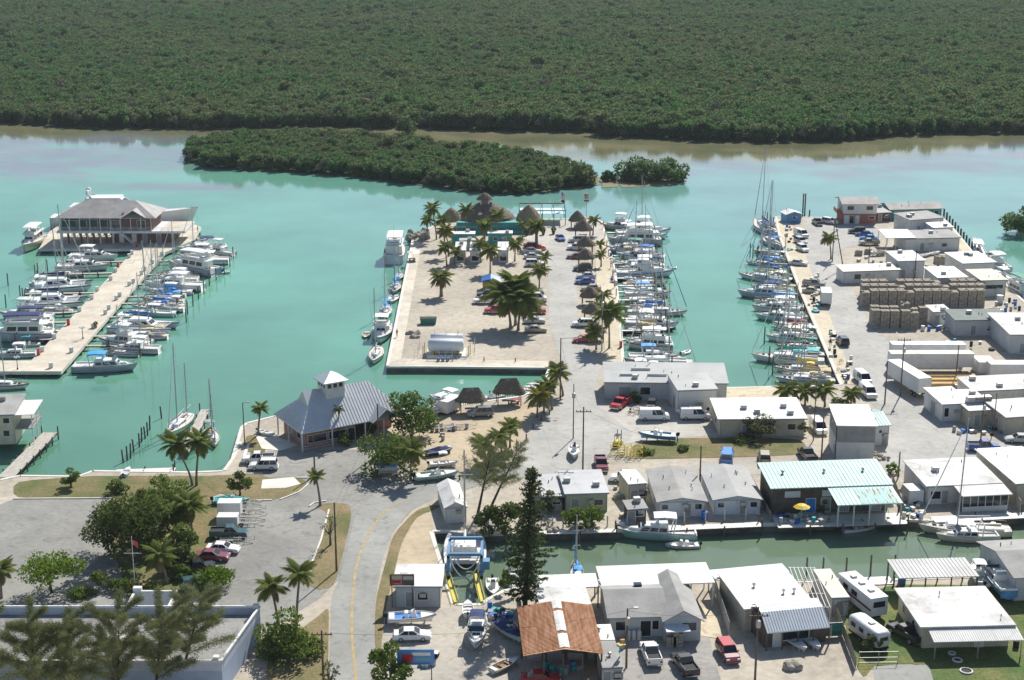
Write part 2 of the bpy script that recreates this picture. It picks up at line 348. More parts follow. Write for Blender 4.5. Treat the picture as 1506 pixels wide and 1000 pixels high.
# painted road line and kerbs
YEL = M('worn_yellow_line', (.52, .36, .11), .8, .2, .8, fine=.2)
def line_strip(name, px, wid, mat, z0, z1=None, parent=None):
    P = [G(u, v) for u, v in px]; mb = MB(); Ls, Rs = [], []
    for i, p in enumerate(P):
        d = (P[min(i + 1, len(P) - 1)] - P[max(i - 1, 0)]).normalized(); n_ = Vector((-d.y, d.x, 0)) * wid / 2
        Ls.append(p + n_); Rs.append(p - n_)
    for i in range(len(P) - 1):
        a, b, c, d = Ls[i], Ls[i + 1], Rs[i + 1], Rs[i]
        if z1 is None: mb.quad((a.x, a.y, z0), (d.x, d.y, z0), (c.x, c.y, z0), (b.x, b.y, z0))
        else: mb.loft([[(q.x, q.y, z0) for q in (a, b, c, d)], [(q.x, q.y, z1) for q in (a, b, c, d)]])
    return mb.build(name, mat, parent)
def smooth_px(px, k=6):
    out = []
    for i in range(len(px) - 1):
        p0, p1, p2, p3 = px[max(i - 1, 0)], px[i], px[i + 1], px[min(i + 2, len(px) - 1)]
        for j in range(k):
            t = j / k; out.append(tuple(.5 * (2 * b + (c - a) * t + (2 * a - 5 * b + 4 * c - d) * t * t + (3 * b - a - 3 * c + d) * t ** 3) for a, b, c, d in zip(p0, p1, p2, p3)))
    return out + [px[-1]]
CL = smooth_px([(534, 1190), (523, 1000), (518, 940), (518, 890), (525, 830), (545, 780), (572, 748), (600, 735)])
for dx in (-.9, .9): line_strip('centre_line', [(u + dx, v) for u, v in CL], .11, YEL, LZ + .045, None, road)
for kp in ([(20, 734), (165, 733)], [(330, 736), (365, 737), (400, 736)], [(412, 735), (440, 724), (454, 712)], [(484, 750), (472, 795), (455, 838)], [(455, 745), (462, 740), (480, 737)], [(345, 697), (386, 697)], [(436, 703), (455, 703)]):
    line_strip('kerb', kp, .25, CONCW, LZ, LZ + .16).__setitem__('kind', 'structure')
for a in ((342, 676, 354, 650), (356, 680, 366, 652)): line_strip('parking_line', [(a[0], a[1]), (a[2], a[3])], .5, CONCW, LZ + .09)['kind'] = 'structure'

# ---- concrete pier and building platform on the left
PIERPX = [(57, 366), (72, 341), (100, 322), (260, 320), (296, 334), (285, 353), (243, 371), (90, 546), (-160, 546), (-160, 531), (46, 530), (199, 366)]
def make_pier():
    P = [G(u, v) for u, v in PIERPX]
    vs, fs = poly_mesh([(p.x, p.y) for p in P])
    t = MB(); t.v = [(x, y, LZ) for x, y in vs]; t.f = fs
    pier = t.mesh('pier'); up(pier); po = struct(ob('pier', pier, CONC))
    sk = MB(); n = len(P)
    for i in range(n):
        a, b = P[i], P[(i + 1) % n]
        sk.quad((a.x, a.y, LZ - .7), (b.x, b.y, LZ - .7), (b.x, b.y, LZ - .002), (a.x, a.y, LZ - .002))
    sk.build('edge_beam', CONCW, po)
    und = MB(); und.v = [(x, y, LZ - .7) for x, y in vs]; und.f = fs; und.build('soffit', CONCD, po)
    for i in range(n):
        a, b = P[i], P[(i + 1) % n]; L = (b - a).length; k = max(1, int(L / 6))
        for j in range(k):
            p = a.lerp(b, (j + .5) / k)
            if -260 < p.x and p.y < 560: MB().tube((p.x, p.y, -1), (p.x, p.y, LZ - .6), .22, n=7).build('pile', WOODP, po)
make_pier()

# ---- far shore: mangrove bank and island banks (mud the trees stand on)
MANG = [(-900, 172), (-300, 178), (0, 181), (60, 185), (130, 190), (200, 189), (290, 191), (400, 189), (470, 186), (540, 190), (620, 190), (700, 192), (800, 194), (875, 195), (890, 202), (960, 204), (1060, 209), (1150, 210), (1240, 209), (1310, 201), (1400, 198), (1506, 198), (1800, 194), (2400, 188)]
BANK = M('mangrove_leaf_litter', (.085, .105, .045), .95, .2, .05)
def bank(name, px, z):
    P = [G(u, v, 0) for u, v in px]; vs, fs = poly_mesh([(p.x, p.y) for p in P])
    me = bpy.data.meshes.new(name); me.from_pydata([(x, y, z) for x, y in vs], [], fs); me.update(); up(me)
    return struct(ob(name, me, BANK))
bank('terrain', MANG + [(2400, -98), (-900, -98)], .12)
ISLE = [(270, 236), (276, 224), (300, 214), (340, 207), (400, 204), (500, 205), (560, 211), (620, 218), (700, 226), (770, 236), (830, 250), (862, 258), (872, 266), (858, 272), (836, 278), (800, 284), (760, 287), (700, 284), (640, 276), (580, 268), (520, 260), (440, 254), (360, 251), (300, 246)]
bank('island', ISLE, .14)
MUDFL = M('tan_mud_spit', (.20, .175, .095), .95, .15, .05, fine=.1)
for px in ([(820, 276), (870, 258), (885, 262), (882, 272), (850, 280)], [(885, 262), (905, 262), (910, 275), (886, 276)], [(905, 262), (1000, 260), (1010, 266), (980, 273), (915, 276)]):
    o = bank('mud_flat', px, .10); o.data.materials[0] = MUDFL
# ================================================================ VEGETATION
def leafmat(name, c1, c2, c3=None, transl=.5, big=False):
    if name in MATS: return MATS[name]
    m = bpy.data.materials.new(name); m.use_nodes = True; MATS[name] = m; n, l = m.node_tree.nodes, m.node_tree.links
    n.remove(n['Principled BSDF'])
    ge = n.new('ShaderNodeNewGeometry'); oi = n.new('ShaderNodeObjectInfo')
    mx = n.new('ShaderNodeMix'); mx.data_type = 'RGBA'; mx.inputs[6].default_value = (*c1, 1); mx.inputs[7].default_value = (*c2, 1)
    l.new(ge.outputs['Random Per Island'], mx.inputs[0])
    m2 = n.new('ShaderNodeMix'); m2.data_type = 'RGBA'; m2.inputs[7].default_value = (*(c3 or tuple(c * .6 for c in c1)), 1)
    mr = n.new('ShaderNodeMapRange'); mr.inputs[3].default_value = 0; mr.inputs[4].default_value = .75
    if big:                      # drier and greener stands across the wood
        nz = n.new('ShaderNodeTexNoise'); nz.inputs['Scale'].default_value = .006; nz.inputs['Detail'].default_value = 4; l.new(ge.outputs['Position'], nz.inputs['Vector'])
        ad = n.new('ShaderNodeMath'); ad.operation = 'MULTIPLY_ADD'; ad.inputs[1].default_value = .45; l.new(oi.outputs['Random'], ad.inputs[0]); l.new(nz.outputs[0], ad.inputs[2]); l.new(ad.outputs[0], mr.inputs[0]); mr.inputs[1].default_value = .5; mr.inputs[2].default_value = .9
    else: l.new(oi.outputs['Random'], mr.inputs[0])
    l.new(mr.outputs[0], m2.inputs[0]); l.new(mx.outputs[2], m2.inputs[6])
    d = n.new('ShaderNodeBsdfDiffuse'); t = n.new('ShaderNodeBsdfTranslucent'); ms = n.new('ShaderNodeMixShader'); ms.inputs[0].default_value = transl
    l.new(m2.outputs[2], d.inputs[0]); l.new(m2.outputs[2], t.inputs[0]); l.new(d.outputs[0], ms.inputs[1]); l.new(t.outputs[0], ms.inputs[2])
    l.new(ms.outputs[0], n['Material Output'].inputs[0])
    return m
L_MANG = leafmat('mangrove_leaf', (.072, .160, .055), (.105, .195, .070), (.165, .180, .090), big=True)
L_DARK = leafmat('dark_broad_leaf', (.075, .125, .030), (.145, .200, .050), (.09, .115, .036))
L_MID = leafmat('mid_green_leaf', (.10, .165, .032), (.18, .245, .055), (.12, .155, .04))
L_LIME = leafmat('lime_green_leaf', (.120, .200, .022), (.190, .270, .040), (.12, .19, .025))
L_GREY = leafmat('grey_green_leaf', (.110, .125, .055), (.170, .180, .085), (.12, .13, .06))
L_CAS = leafmat('casuarina_needle', (.20, .225, .10), (.30, .32, .15), (.22, .235, .11))
L_NORF = leafmat('norfolk_pine_needle', (.055, .085, .035), (.105, .140, .055), (.065, .085, .035))
L_PALM = leafmat('palm_frond', (.105, .155, .036), (.225, .260, .075), (.15, .17, .05), .5)
L_PALMY = leafmat('yellowing_palm_frond', (.170, .190, .035), (.240, .220, .05), (.16, .17, .04), .4)
L_DRY = leafmat('dry_palm_frond', (.20, .14, .07), (.27, .20, .11), (.16, .11, .06), .2)
BARK = streak('grey_bark', (.20, .17, .13), (.10, .085, .065), 2, 1.5, .9)
BARKP = streak('palm_bark', (.27, .23, .18), (.16, .135, .10), 0, 2.0, .9)
BARKD = streak('dark_bark', (.075, .06, .045), (.035, .03, .025), 2, 1.5, .9)

def leaf_quad(mb, p, size, rg, asp=1.6, flat=0.0):
    a = Vector((rg.gauss(0, 1), rg.gauss(0, 1), rg.gauss(0, 1) * (1 - flat))).normalized()
    b = a.orthogonal().normalized(); b.rotate(Matrix.Rotation(rg.uniform(0, 6.28), 3, a)); c = a.cross(b)
    s = size * rg.uniform(.65, 1.35); x, y = b * s * .5 * asp, c * s * .5
    mb.quad(p - x, p - y * .8 + x * .1, p + x, p + y)
def blobs_mesh(blobs, n, size, rg, shell=.55, asp=1.6, flat=0.):
    mb = MB(); wt = [b[3] ** 2 for b in blobs]
    for b in rg.choices(blobs, wt, k=n):
        d = Vector((rg.gauss(0, 1), rg.gauss(0, 1), rg.gauss(0, 1))).normalized()
        r = b[3] * (shell + (1 - shell) * rg.random() ** .6) * rg.uniform(.85, 1.12)
        leaf_quad(mb, Vector(b[:3]) + Vector((d.x * r, d.y * r, d.z * r * b[4])), size, rg, asp, flat)
    return mb
# ---- mangrove wood: a handful of crowns, scattered by geometry nodes (nobody could count it)
def mang_proto(i):
    rg = random.Random(100 + i); bl = []
    for k in range(7):
        a = rg.uniform(0, 6.28); r = rg.uniform(.2, 1.9)
        bl.append((r * math.cos(a), r * math.sin(a), rg.uniform(2.0, 5.2), rg.uniform(1.0, 1.7), .8))
    bl += [(0, 0, 4.6, 1.6, .8), (0, 0, 2.2, 2.0, .9)]
    return ob_un('mangrove_crown_%d' % i, blobs_mesh(bl, 520, .5, rg, .45).mesh('mangrove_crown'), L_MANG)
def ob_un(name, me, mat):
    o = bpy.data.objects.new(name, me); me.materials.append(mat); return o
mcol = bpy.data.collections.new('mangrove_crowns')
for i in range(7): mcol.objects.link(mang_proto(i))
def snag():                     # half-bare grey crown
    rg = random.Random(77); mb = blobs_mesh([(rg.uniform(-1.5, 1.5), rg.uniform(-1.5, 1.5), rg.uniform(2.5, 5), 1.1, .9) for _ in range(6)], 190, .5, rg, .3)
    for k in range(14): a = k * 2.4; mb.path([(0, 0, 1), (.7 * math.cos(a), .7 * math.sin(a), 3.2), (1.8 * math.cos(a), 1.8 * math.sin(a), rg.uniform(4, 6.2))], [.12, .07, .02], 4)
    return ob_un('mangrove_crown_grey', mb.mesh('mangrove_crown'), leafmat('sage_grey_leaf', (.17, .175, .12), (.24, .235, .18), (.16, .16, .11), .2))
mcol.objects.link(snag())
def gn_scatter(col):
    g = bpy.data.node_groups.new('scatter_crowns', 'GeometryNodeTree')
    g.interface.new_socket('Geometry', in_out='INPUT', socket_type='NodeSocketGeometry'); g.interface.new_socket('Geometry', in_out='OUTPUT', socket_type='NodeSocketGeometry')
    n, l = g.nodes, g.links
    gi, go = n.new('NodeGroupInput'), n.new('NodeGroupOutput')
    ip = n.new('GeometryNodeInstanceOnPoints'); ci = n.new('GeometryNodeCollectionInfo'); ci.inputs['Collection'].default_value = col
    ci.inputs['Separate Children'].default_value = True; ci.inputs['Reset Children'].default_value = True
    ip.inputs['Pick Instance'].default_value = True
    rs = n.new('FunctionNodeRandomValue'); rs.data_type = 'FLOAT_VECTOR'; rs.inputs[1].default_value = (0, 0, 6.283)
    na = n.new('GeometryNodeInputNamedAttribute'); na.data_type = 'FLOAT'; na.inputs[0].default_value = 'size'
    mp = n.new('GeometryNodeMeshToPoints')
    l.new(gi.outputs[0], mp.inputs[0]); l.new(mp.outputs[0], ip.inputs['Points']); l.new(ci.outputs[0], ip.inputs['Instance'])
    l.new(rs.outputs[0], ip.inputs['Rotation']); l.new(na.outputs[0], ip.inputs['Scale']); l.new(ip.outputs[0], go.inputs[0])
    return g
GNS = gn_scatter(mcol)
def wood(name, pts, label, cat):
    me = bpy.data.meshes.new(name); me.from_pydata([p[:3] for p in pts], [], [])
    a = me.attributes.new('size', 'FLOAT', 'POINT'); a.data.foreach_set('value', [p[3] for p in pts])
    o = ob(name, me, None); md = o.modifiers.new('scatter', 'NODES'); md.node_group = GNS
    tag(o, label, cat); o['kind'] = 'stuff'; return o
def fill(P, step, zf, sf, rg, lim=60000):
    xs = [p[0] for p in P]; ys = [p[1] for p in P]; out = []; y = min(ys)
    while y < max(ys):
        st = step(y); x = min(xs)
        while x < max(xs):
            px, py = x + rg.uniform(-.5, .5) * st, y + rg.uniform(-.5, .5) * st
            if inpoly(px, py, P): out.append((px, py, zf(px, py), sf(px, py)))
            x += st
        y += st * .9
    return out
rg = random.Random(5)
FARP = [G(u, v, 0) for u, v in MANG if -320 < u < 1850]; FARP = [(p.x, p.y + 1.5) for p in FARP]
x0, x1 = FARP[0][0], FARP[-1][0]
FARP += [(x1 * 2.9, 1720), (x0 * 2.9, 1720)]
def hgt(x, y): return (1 if rg.random() < .88 else rg.uniform(.6, 1.35)) + .22 * mnoise.noise(Vector((x / 60, y / 60, 0))) + .12 * mnoise.noise(Vector((x / 14, y / 14, 3)))
def far_scale(x, y):
    e = rg.uniform(.65, 1.25) * hgt(x, y); return e * (1.08 + .12 * sstep(900, 1500, y))
pts = fill(FARP, lambda y: 2.9 + 1.5 * sstep(620, 1500, y), lambda x, y: .0, far_scale, rg)
wood('mangrove_forest', pts, 'dense dark green mangrove forest filling the background beyond the water', 'forest')
ISW = [(p.x, p.y) for p in (G(u, v, 0) for u, v in ISLE)]
pts = fill(ISW, lambda y: 2.9, lambda x, y: 0., lambda x, y: rg.uniform(.65, 1.0) * hgt(x, y) * .95, rg)
wood('mangrove_island_wood', pts, 'mangrove wood covering the long low island in the channel', 'mangroves')
def leafy(name, label, cat, base, blobs, n, size, mat, bark=BARK, trunk=.16, z=LZ, group=None, seed=0, asp=1.6, limbs=True, flat=0.):
    rg = random.Random(seed or hash(label) % 9999 + 1); p = G(*base, z) if len(base) == 2 else Vector(base)
    t = thing(name, label, cat, (p.x, p.y, z), 0, group)
    blobs_mesh(blobs, n, size, rg, .5, asp, flat).build('crown', mat, t)
    tr = MB(); zt = min(b[2] for b in blobs); top = Vector((0, 0, max(.4, zt * .8)))
    tr.path([(0, 0, -.1), (rg.uniform(-.1, .1), rg.uniform(-.1, .1), top.z * .5), top], [trunk * 1.25, trunk, trunk * .85], 7)
    if limbs:
        for b in blobs[:12]:
            q = Vector(b[:3]); m = top.lerp(q, .5) + Vector((0, 0, -.12 * (q - top).length))
            tr.path([top, m, q], [trunk * .6, trunk * .4, trunk * .12], 5)
    tr.build('trunk', bark, t)
    return t
import zlib
def H(s): return zlib.crc32(s.encode()) % 99991 + 1
def crown_blobs(label, h, r, k=11, zlo=.45, sq=.75):
    rg = random.Random(H(label)); bl = []
    for i in range(k):
        a = 6.28 * (i * .618 % 1) + rg.uniform(-.3, .3); d = r * rg.uniform(.25, .78)
        zz = h * (zlo + (1 - zlo) * rg.random() * (1 - .45 * (d / r))) - r * .18
        bl.append((d * math.cos(a), d * math.sin(a), max(.4, zz), r * rg.uniform(.24, .42), sq))
    bl.append((0, 0, h - r * .4, r * .42, sq)); return bl
def tree(label, base, h, r, mat, n=1500, size=.34, k=11, zlo=.45, name='broadleaf_tree', cat='tree', **kw):
    return leafy(name, label, cat, base, crown_blobs(label, h, r, k, zlo), n, size, mat, seed=H(label), **kw)
def bush(label, base, h, r, mat, n=500, size=.28, name='shrub', **kw):
    return leafy(name, label, 'shrub', base, crown_blobs(label, h, r, 7, .25), n, size, mat, seed=H(label), trunk=.06, limbs=False, **kw)
# small mangrove islets
for lb, b, h, r, n in (('round mangrove clump off the right tip of the long island', (852, 272), 8.5, 7.0, 3000), ('tiny mangrove bush alone on the mud spit', (894, 266), 4.0, 2.8, 450),
                       ('wide mangrove clump on the mud spit right of the tiny bush', (936, 265), 9, 8.5, 3600), ('smaller mangrove clump at the right end of the mud spit', (982, 265), 8.5, 7.5, 3000),
                       ('mangrove clump cut by the right edge of the photo', (1514, 344), 9, 8.0, 3600), ('single mangrove standing at the back shore of the island', (597, 197), 8.0, 5.0, 900)):
    tree(lb, b, h, r, L_MANG, n, .6, 14, .15, name='mangrove_clump', cat='mangrove', z=0, bark=BARKD)

# ---- palms
FR = {}
def frond_mesh(kind, i):
    rg = random.Random(H(kind) + i); mb = MB()
    L = 1.0; droop = {'coco': .50, 'date': .32, 'small': .42}[kind] * rg.uniform(.8, 1.2); N = 20
    def spine(t): return Vector((L * t * (1 - .14 * droop * t), 0, .30 * t - droop * 1.15 * t * t))
    for j in range(6): mb.tube(spine(j / 6), spine((j + 1) / 6), .012 * (1 - j / 8), .012 * (1 - (j + 1) / 8), 3, cap=False)
    for j in range(N):
        t = .14 + .86 * j / (N - 1); p = spine(t); d = (spine(min(1, t + .03)) - spine(t - .03)).normalized()
        ln = .30 * math.sin(math.pi * (.16 + .80 * t)) * rg.uniform(.85, 1.1)
        for s in (-1, 1):
            tip = p + d * ln * .55 + Vector((0, s * ln * .9, -ln * rg.uniform(.25, .6)))
            mid = p + d * ln * .25 + Vector((0, s * ln * .5, -ln * .08)); wv = d * .027
            mb.quad(p - wv, mid - wv * .9, tip, mid + wv * .9, p + wv)
    return mb.mesh('frond')
def frond(kind, i): return shared(FR, (kind, i), lambda: frond_mesh(kind, i))
def palm(label, base, top, fl=3.0, nf=18, kind='coco', mat=None, lean=None, dry=2, trunk=.17, group=None, z=LZ):
    """coconut palm: trunk base pixel, crown-centre pixel (gives the height), frond length in m"""
    rg = random.Random(H(label)); p = G(*base, z); h = max(1.0, (base[1] - top[1]) / (S(base[1]) * .95))
    q = Vector(((top[0] - base[0]) / S(base[1]) + rg.uniform(-.35, .35), rg.uniform(-.6, .6), h * rg.uniform(.94, 1.08)))
    t = thing('palm_tree', label, 'palm tree', (p.x, p.y, z), 0, group)
    tr = MB(); P = [Vector((q.x * (s ** 1.6), q.y * s, h * s)) for s in (0, .15, .35, .6, .82, 1)]
    tr.path([(0, 0, -.2)] + P[1:], [trunk * 1.6, trunk * 1.15, trunk, trunk * .92, trunk * .85, trunk * .7], 8); tr.build('trunk', BARKP, t)
    nf = int(nf * 1.35)
    for i in range(nf):
        a = 2.4 * i + rg.uniform(-.3, .3); e = 1.05 - 1.5 * (i / nf) + rg.uniform(-.15, .15)
        o = ob('frond', frond(kind, i % 5), mat or L_PALM, t, q, (rg.uniform(-.3, .3), -e, a), [fl * rg.uniform(.8, 1.12)] * 3)
    for i in range(dry):
        o = ob('dead_frond', frond(kind, i % 5), L_DRY, t, q - Vector((0, 0, .1)), (0, rg.uniform(.7, 1.1), rg.uniform(0, 6.28)), [fl * .8] * 3)
    o = MB().lathe([(.02, -.45), (.22, -.2), (.25, 0), (.05, .25)], 7).build('crown_shaft', L_DRY, t); o.location = q
    return t
PALMS = [
 ('tall coconut palm left of the tiki bar, nearest the water', (642, 352), (636, 310), 3.1, 18), ('second coconut palm left of the tiki bar, just behind the white truck bodies', (654, 362), (650, 327), 2.9, 18),
 ('yellowing coconut palm in the cluster left of the white truck bodies', (660, 377), (655, 342), 2.9, 18), ('shortest coconut palm in the cluster left of the white truck bodies', (657, 391), (655, 366), 2.8, 16),
 ('slender coconut palm in front of the left thatched hut of the tiki bar', (686, 348), (684, 307), 2.7, 16), ('coconut palm between the two long white flat roofs', (713, 374), (712, 336), 3.0, 18),
 ('bushy coconut palm right of the middle white truck body', (721, 402), (721, 368), 3.4, 20), ('coconut palm before the large thatched dome of the tiki bar', (731, 350), (733, 318), 2.7, 16),
 ('short coconut palm beside the right-hand white truck body', (757, 384), (758, 360), 2.7, 16), ('coconut palm over the parked cars right of the blue tarp kiosk', (793, 424), (792, 399), 3.0, 18),
 ('coconut palm at the seaward end of the thatched hut row', (872, 346), (873, 324), 2.4, 14), ('small green palm between the dock and the thatched huts', (885, 374), (884, 360), 1.8, 12),
 ('small palm on the dock walk beside the third thatched hut', (884, 392), (884, 375), 2.0, 12), ('large coconut palm by the dock at the landward end of the hut row', (896, 512), (893, 462), 4.1, 22),
 ('short coconut palm beside the last thatched hut near the road', (877, 514), (872, 490), 3.0, 16),
 ('tallest of the palms along the road bend by the inlet', (828, 582), (820, 548), 2.9, 17), ('middle palm of those along the road bend by the inlet', (812, 602), (806, 568), 2.9, 17), ('yellowish palm at the low end of the road bend by the inlet', (790, 614), (789, 584), 3.0, 16),
 ('uppermost of three palms on the sandy verge below the inlet', (750, 658), (752, 628), 2.5, 15), ('middle of three palms on the sandy verge below the inlet', (738, 670), (736, 642), 2.6, 15), ('lowest of three palms on the sandy verge below the inlet', (714, 684), (713, 655), 2.9, 16),
 ('coconut palm at the water end of the metal-roofed restaurant', (380, 640), (384, 602), 1.9, 17), ('lone coconut palm on the kerb of the parking lot', (471, 744), (468, 704), 1.7, 14),
 ('leaning coconut palm on the shore lawn, left of a pair', (283, 714), (260, 658), 3.3, 18), ('leaning coconut palm on the shore lawn, right of a pair', (289, 714), (297, 651), 3.0, 18),
 ('large dark palm in the garden beside the big spreading tree', (262, 798), (258, 752), 3.4, 19), ('palm leaning over the trailers by the garden edge', (284, 800), (278, 746), 3.1, 18), ('palm on the garden bank above the flagpole yard', (246, 858), (240, 815), 2.9, 17),
 ('palm cut by the left edge of the photo', (2, 880), (0, 838), 2.6, 15), ('left palm of the pair beside the white parapet wall', (410, 925), (403, 866), 2.7, 17), ('right palm of the pair beside the white parapet wall', (436, 925), (442, 850), 2.6, 17),
 ('palm behind the low roadside fence under the dark tree', (604, 706), (604, 662), 2.8, 17), ('palm on the right peninsula beside the leaning utility pole', (1222, 381), (1217, 352), 2.9, 16),
 ('leftmost of the palms at the foot of the right basin', (1155, 596), (1155, 574), 2.9, 17), ('second palm at the foot of the right basin', (1184, 596), (1184, 577), 2.7, 16), ('darkest palm at the foot of the right basin', (1213, 598), (1214, 573), 2.8, 17), ('rightmost of the palms at the foot of the right basin', (1251, 598), (1250, 577), 2.4, 16)]
for a in PALMS: palm(*a, group='coconut palms', mat=L_PALMY if 'yellow' in a[0] else None)
for a in (('young palm between the box cabins and the quay palms', (668, 388), (668, 372), 2.4, 14), ('palm right of the middle box cabin', (707, 386), (707, 362), 2.6, 15), ('palm at the quay end of the tiki bar', (628, 350), (628, 326), 2.6, 15), ('palm before the dock pavilion posts', (768, 352), (768, 330), 2.4, 14), ('palm behind the upper parking row', (801, 398), (801, 380), 2.2, 14), ('second yellowish palm at the road bend by the inlet', (800, 608), (799, 576), 2.7, 15), ('small palm beside the sixth thatched hut', (888, 455), (888, 436), 2.4, 14)): palm(*a, group='coconut palms')
tree('feathery tree at the corner of the left parking lot', (160, 812), 8, 4.2, L_GREY, 1800, .26, 13, .3); tree('leafy tree between big garden tree and shore palms', (238, 752), 6.5, 3.8, L_MID, 1900, .3, 13, .2); tree('dense dark tree in the middle of the garden', (270, 830), 6.5, 3.6, L_DARK, 1900, .3, 13, .15)
palm('pale slender palm against the metal roof of the restaurant', (500, 652), (500, 602), 1.25, 9, mat=L_GREY, trunk=.1, dry=0)
palm('stout date palm in a red planter at the end of the road', (789, 364), (789, 333), 2.9, 30, kind='date', trunk=.42, dry=4)
palm('low bushy palm alone on the gravel lot with dead skirts', (649, 436), (649, 410), 3.4, 20, trunk=.35, dry=9)
palm('left head of the big palm cluster in the parking row', (751, 482), (742, 436), 5.6, 30, dry=5, trunk=.25); palm('right head of the big palm cluster in the parking row', (762, 486), (768, 446), 5.6, 30, dry=5, trunk=.25)
palm('back head of the big palm cluster in the parking row', (758, 478), (757, 422), 5.2, 28, dry=3, trunk=.25)

# ---- broadleaf trees and shrubs
tree('large spreading tree with upright limbs beside the metal-roofed restaurant', (606, 642), 8.6, 5.2, L_DARK, 2600, .36, 16, .35)
tree('dark bushy tree over the roadside sign', (575, 694), 7.2, 5.2, L_DARK, 3000, .34, 15, .15); bush('dark shrub at the foot of the restaurant wall', (508, 656), 2.6, 1.7, L_DARK, 500)
tree('big spreading tree shading the garden by the left parking lot', (196, 824), 10.5, 5.8, L_DARK, 4200, .33, 20, .3)
tree('round tree in the garden behind the flagpole', (226, 800), 8, 4.0, L_MID, 1900, .33, 13, .2)
tree('umbrella-shaped bright green tree in front of the left parking lot', (76, 872), 5.6, 4.6, L_LIME, 2600, .26, 15, .68, bark=BARKD)
tree('small lime green tree beside the parked cars', (318, 868), 3.6, 3.1, L_LIME, 1700, .24, 12, .4)
tree('small round tree on the shore lawn', (104, 717), 3.5, 1.7, L_MID, 800, .24, 9, .35); tree('small tree on the verge by the parking lot entrance', (353, 729), 4.3, 2.2, L_DARK, 1000, .26, 10, .35)
tree('dense tree below the pair of palms at the flat-roofed building', (425, 962), 6.6, 4.3, L_MID, 2600, .32, 14, .25); tree('bright green tree at the edge of the road in the foreground', (575, 1012), 6.2, 2.7, L_MID, 1700, .30, 11, .2)
tree('grey-green tree in front of the long white-roofed building', (1118, 644), 4.8, 3.1, L_GREY, 1700, .24, 13, .3); tree('thin bare tree at the corner of the main road', (484, 1016), 4.2, 1.5, L_GREY, 170, .22, 9, .35)
tree('thin bare tree on the verge between road and parking lot', (486, 802), 5.0, 1.6, L_GREY, 130, .18, 9, .5)
for lb, b, h, r, mt, n in (('bushes along the canal below the green shed, left part', (845, 775), 3.4, 2.6, L_MID, 900), ('bushes along the canal below the green shed, right part', (872, 774), 3.6, 2.8, L_MID, 1000), ('dark thicket at the head of the canal, left part', (722, 783), 4.6, 3.2, L_DARK, 1500),
                           ('dark thicket at the head of the canal, right part', (750, 785), 5.2, 3.6, L_DARK, 1700), ('pale bush beside the green shed', (808, 752), 3.6, 2.4, L_GREY, 700), ('young bushy tree on the canal bank behind the tall conifer', (752, 872), 5.0, 1.6, L_MID, 500),
                           ('bush by the shore lawn in front of the dinghy dock', (172, 724), 2.4, 2.1, L_DARK, 600), ('clump of shrubs on the lawn beside the big garden tree', (210, 746), 3.2, 2.6, L_DARK, 900), ('yucca bush at the corner of the left parking lot', (146, 868), 3.0, 1.8, L_MID, 500),
                           ('green hedge under the umbrella tree', (118, 876), 1.5, 2.4, L_MID, 600), ('garden shrubs under the flagpole, left part', (180, 868), 2.0, 2.6, L_MID, 800), ('garden shrubs under the flagpole, right part', (222, 876), 2.0, 2.6, L_LIME, 700),
                           ('shrub beside the black pickup in the garden', (268, 850), 2.2, 1.8, L_MID, 600), ('shrubs at the foot of the right basin', (1232, 600), 2.0, 2.8, L_MID, 700), ('shrub against the front of the long grey warehouse', (934, 592), 2.6, 1.4, L_DARK, 400),
                           ('leafy bush growing at the nose of the silver caravan', (1284, 958), 2.6, 1.7, L_GREY, 900), ('weedy shrub at the corner of the long white-roofed building', (1180, 640), 2.6, 1.2, L_MID, 350), ('potted greenery on the waterfront deck', (1210, 752), 2.2, 1.3, L_LIME, 400),
                           ('shrub at the foot of the utility pole by the turning area', (1313, 696), 2.0, 1.1, L_LIME, 260), ('weeds beside the dumped boat by the road', (1480, 668), 1.4, 1.6, L_MID, 350), ('shrub at the right corner of the restaurant roof', (540, 640), 3.2, 2.2, L_DARK, 700),
                           ('low shrubs on the verge beside the blue trailer boats', (1005, 662), 1.0, 1.6, L_MID, 350), ('grass tussocks on the verge by the yellow traps', (950, 668), .9, 1.8, L_MID, 350), ('bushes along the front of the white-roofed building', (1090, 650), 1.4, 2.4, L_DARK, 500)):
    bush(lb, b, h, r, mt, n)

# ---- casuarinas: thin drooping needles on long limbs
def casuarina(label, base, h, r, n=17000, zlo=.3, lean=(0, 0), mat=L_CAS):
    rg = random.Random(H(label)); p = G(*base); t = thing('casuarina_tree', label, 'tree', (p.x, p.y, LZ)); tr = MB(); nd = MB()
    tip = Vector((lean[0], lean[1], h)); tr.path([(0, 0, -.2), tip * .35, tip * .7, tip], [.24, .17, .1, .02], 6)
    for k in range(22):
        s = zlo + (1 - zlo) * (k + rg.random()) / 22; a = 2.4 * k + rg.uniform(-.4, .4); o = tip * s
        ln = r * (.95 - .45 * s) * rg.uniform(.5, 1.2); d = Vector((math.cos(a), math.sin(a), rg.uniform(.3, 1.15)))
        m, e = o + d * ln * .5, o + d * ln + Vector((0, 0, -.12 * ln)); tr.path([o, m, e], [.06 * (1.2 - s), .035, .01], 4)
        for j in range(n // 22):
            u = rg.random() ** .7; b = (o.lerp(m, u * 2) if u < .5 else m.lerp(e, u * 2 - 1)) + Vector((rg.gauss(0, .30), rg.gauss(0, .30), rg.gauss(0, .26))) * (.35 + ln * .10)
            v = (d * rg.uniform(.1, .6) + Vector((rg.gauss(0, .5), rg.gauss(0, .5), rg.uniform(-.9, .7)))).normalized() * rg.uniform(.3, .65)
            wv = v.orthogonal().normalized() * .026
            nd.quad(b - wv, b + wv, b + v + wv * .3, b + v - wv * .3)
    nd.build('crown', mat, t); tr.build('trunk', BARKD, t); return t
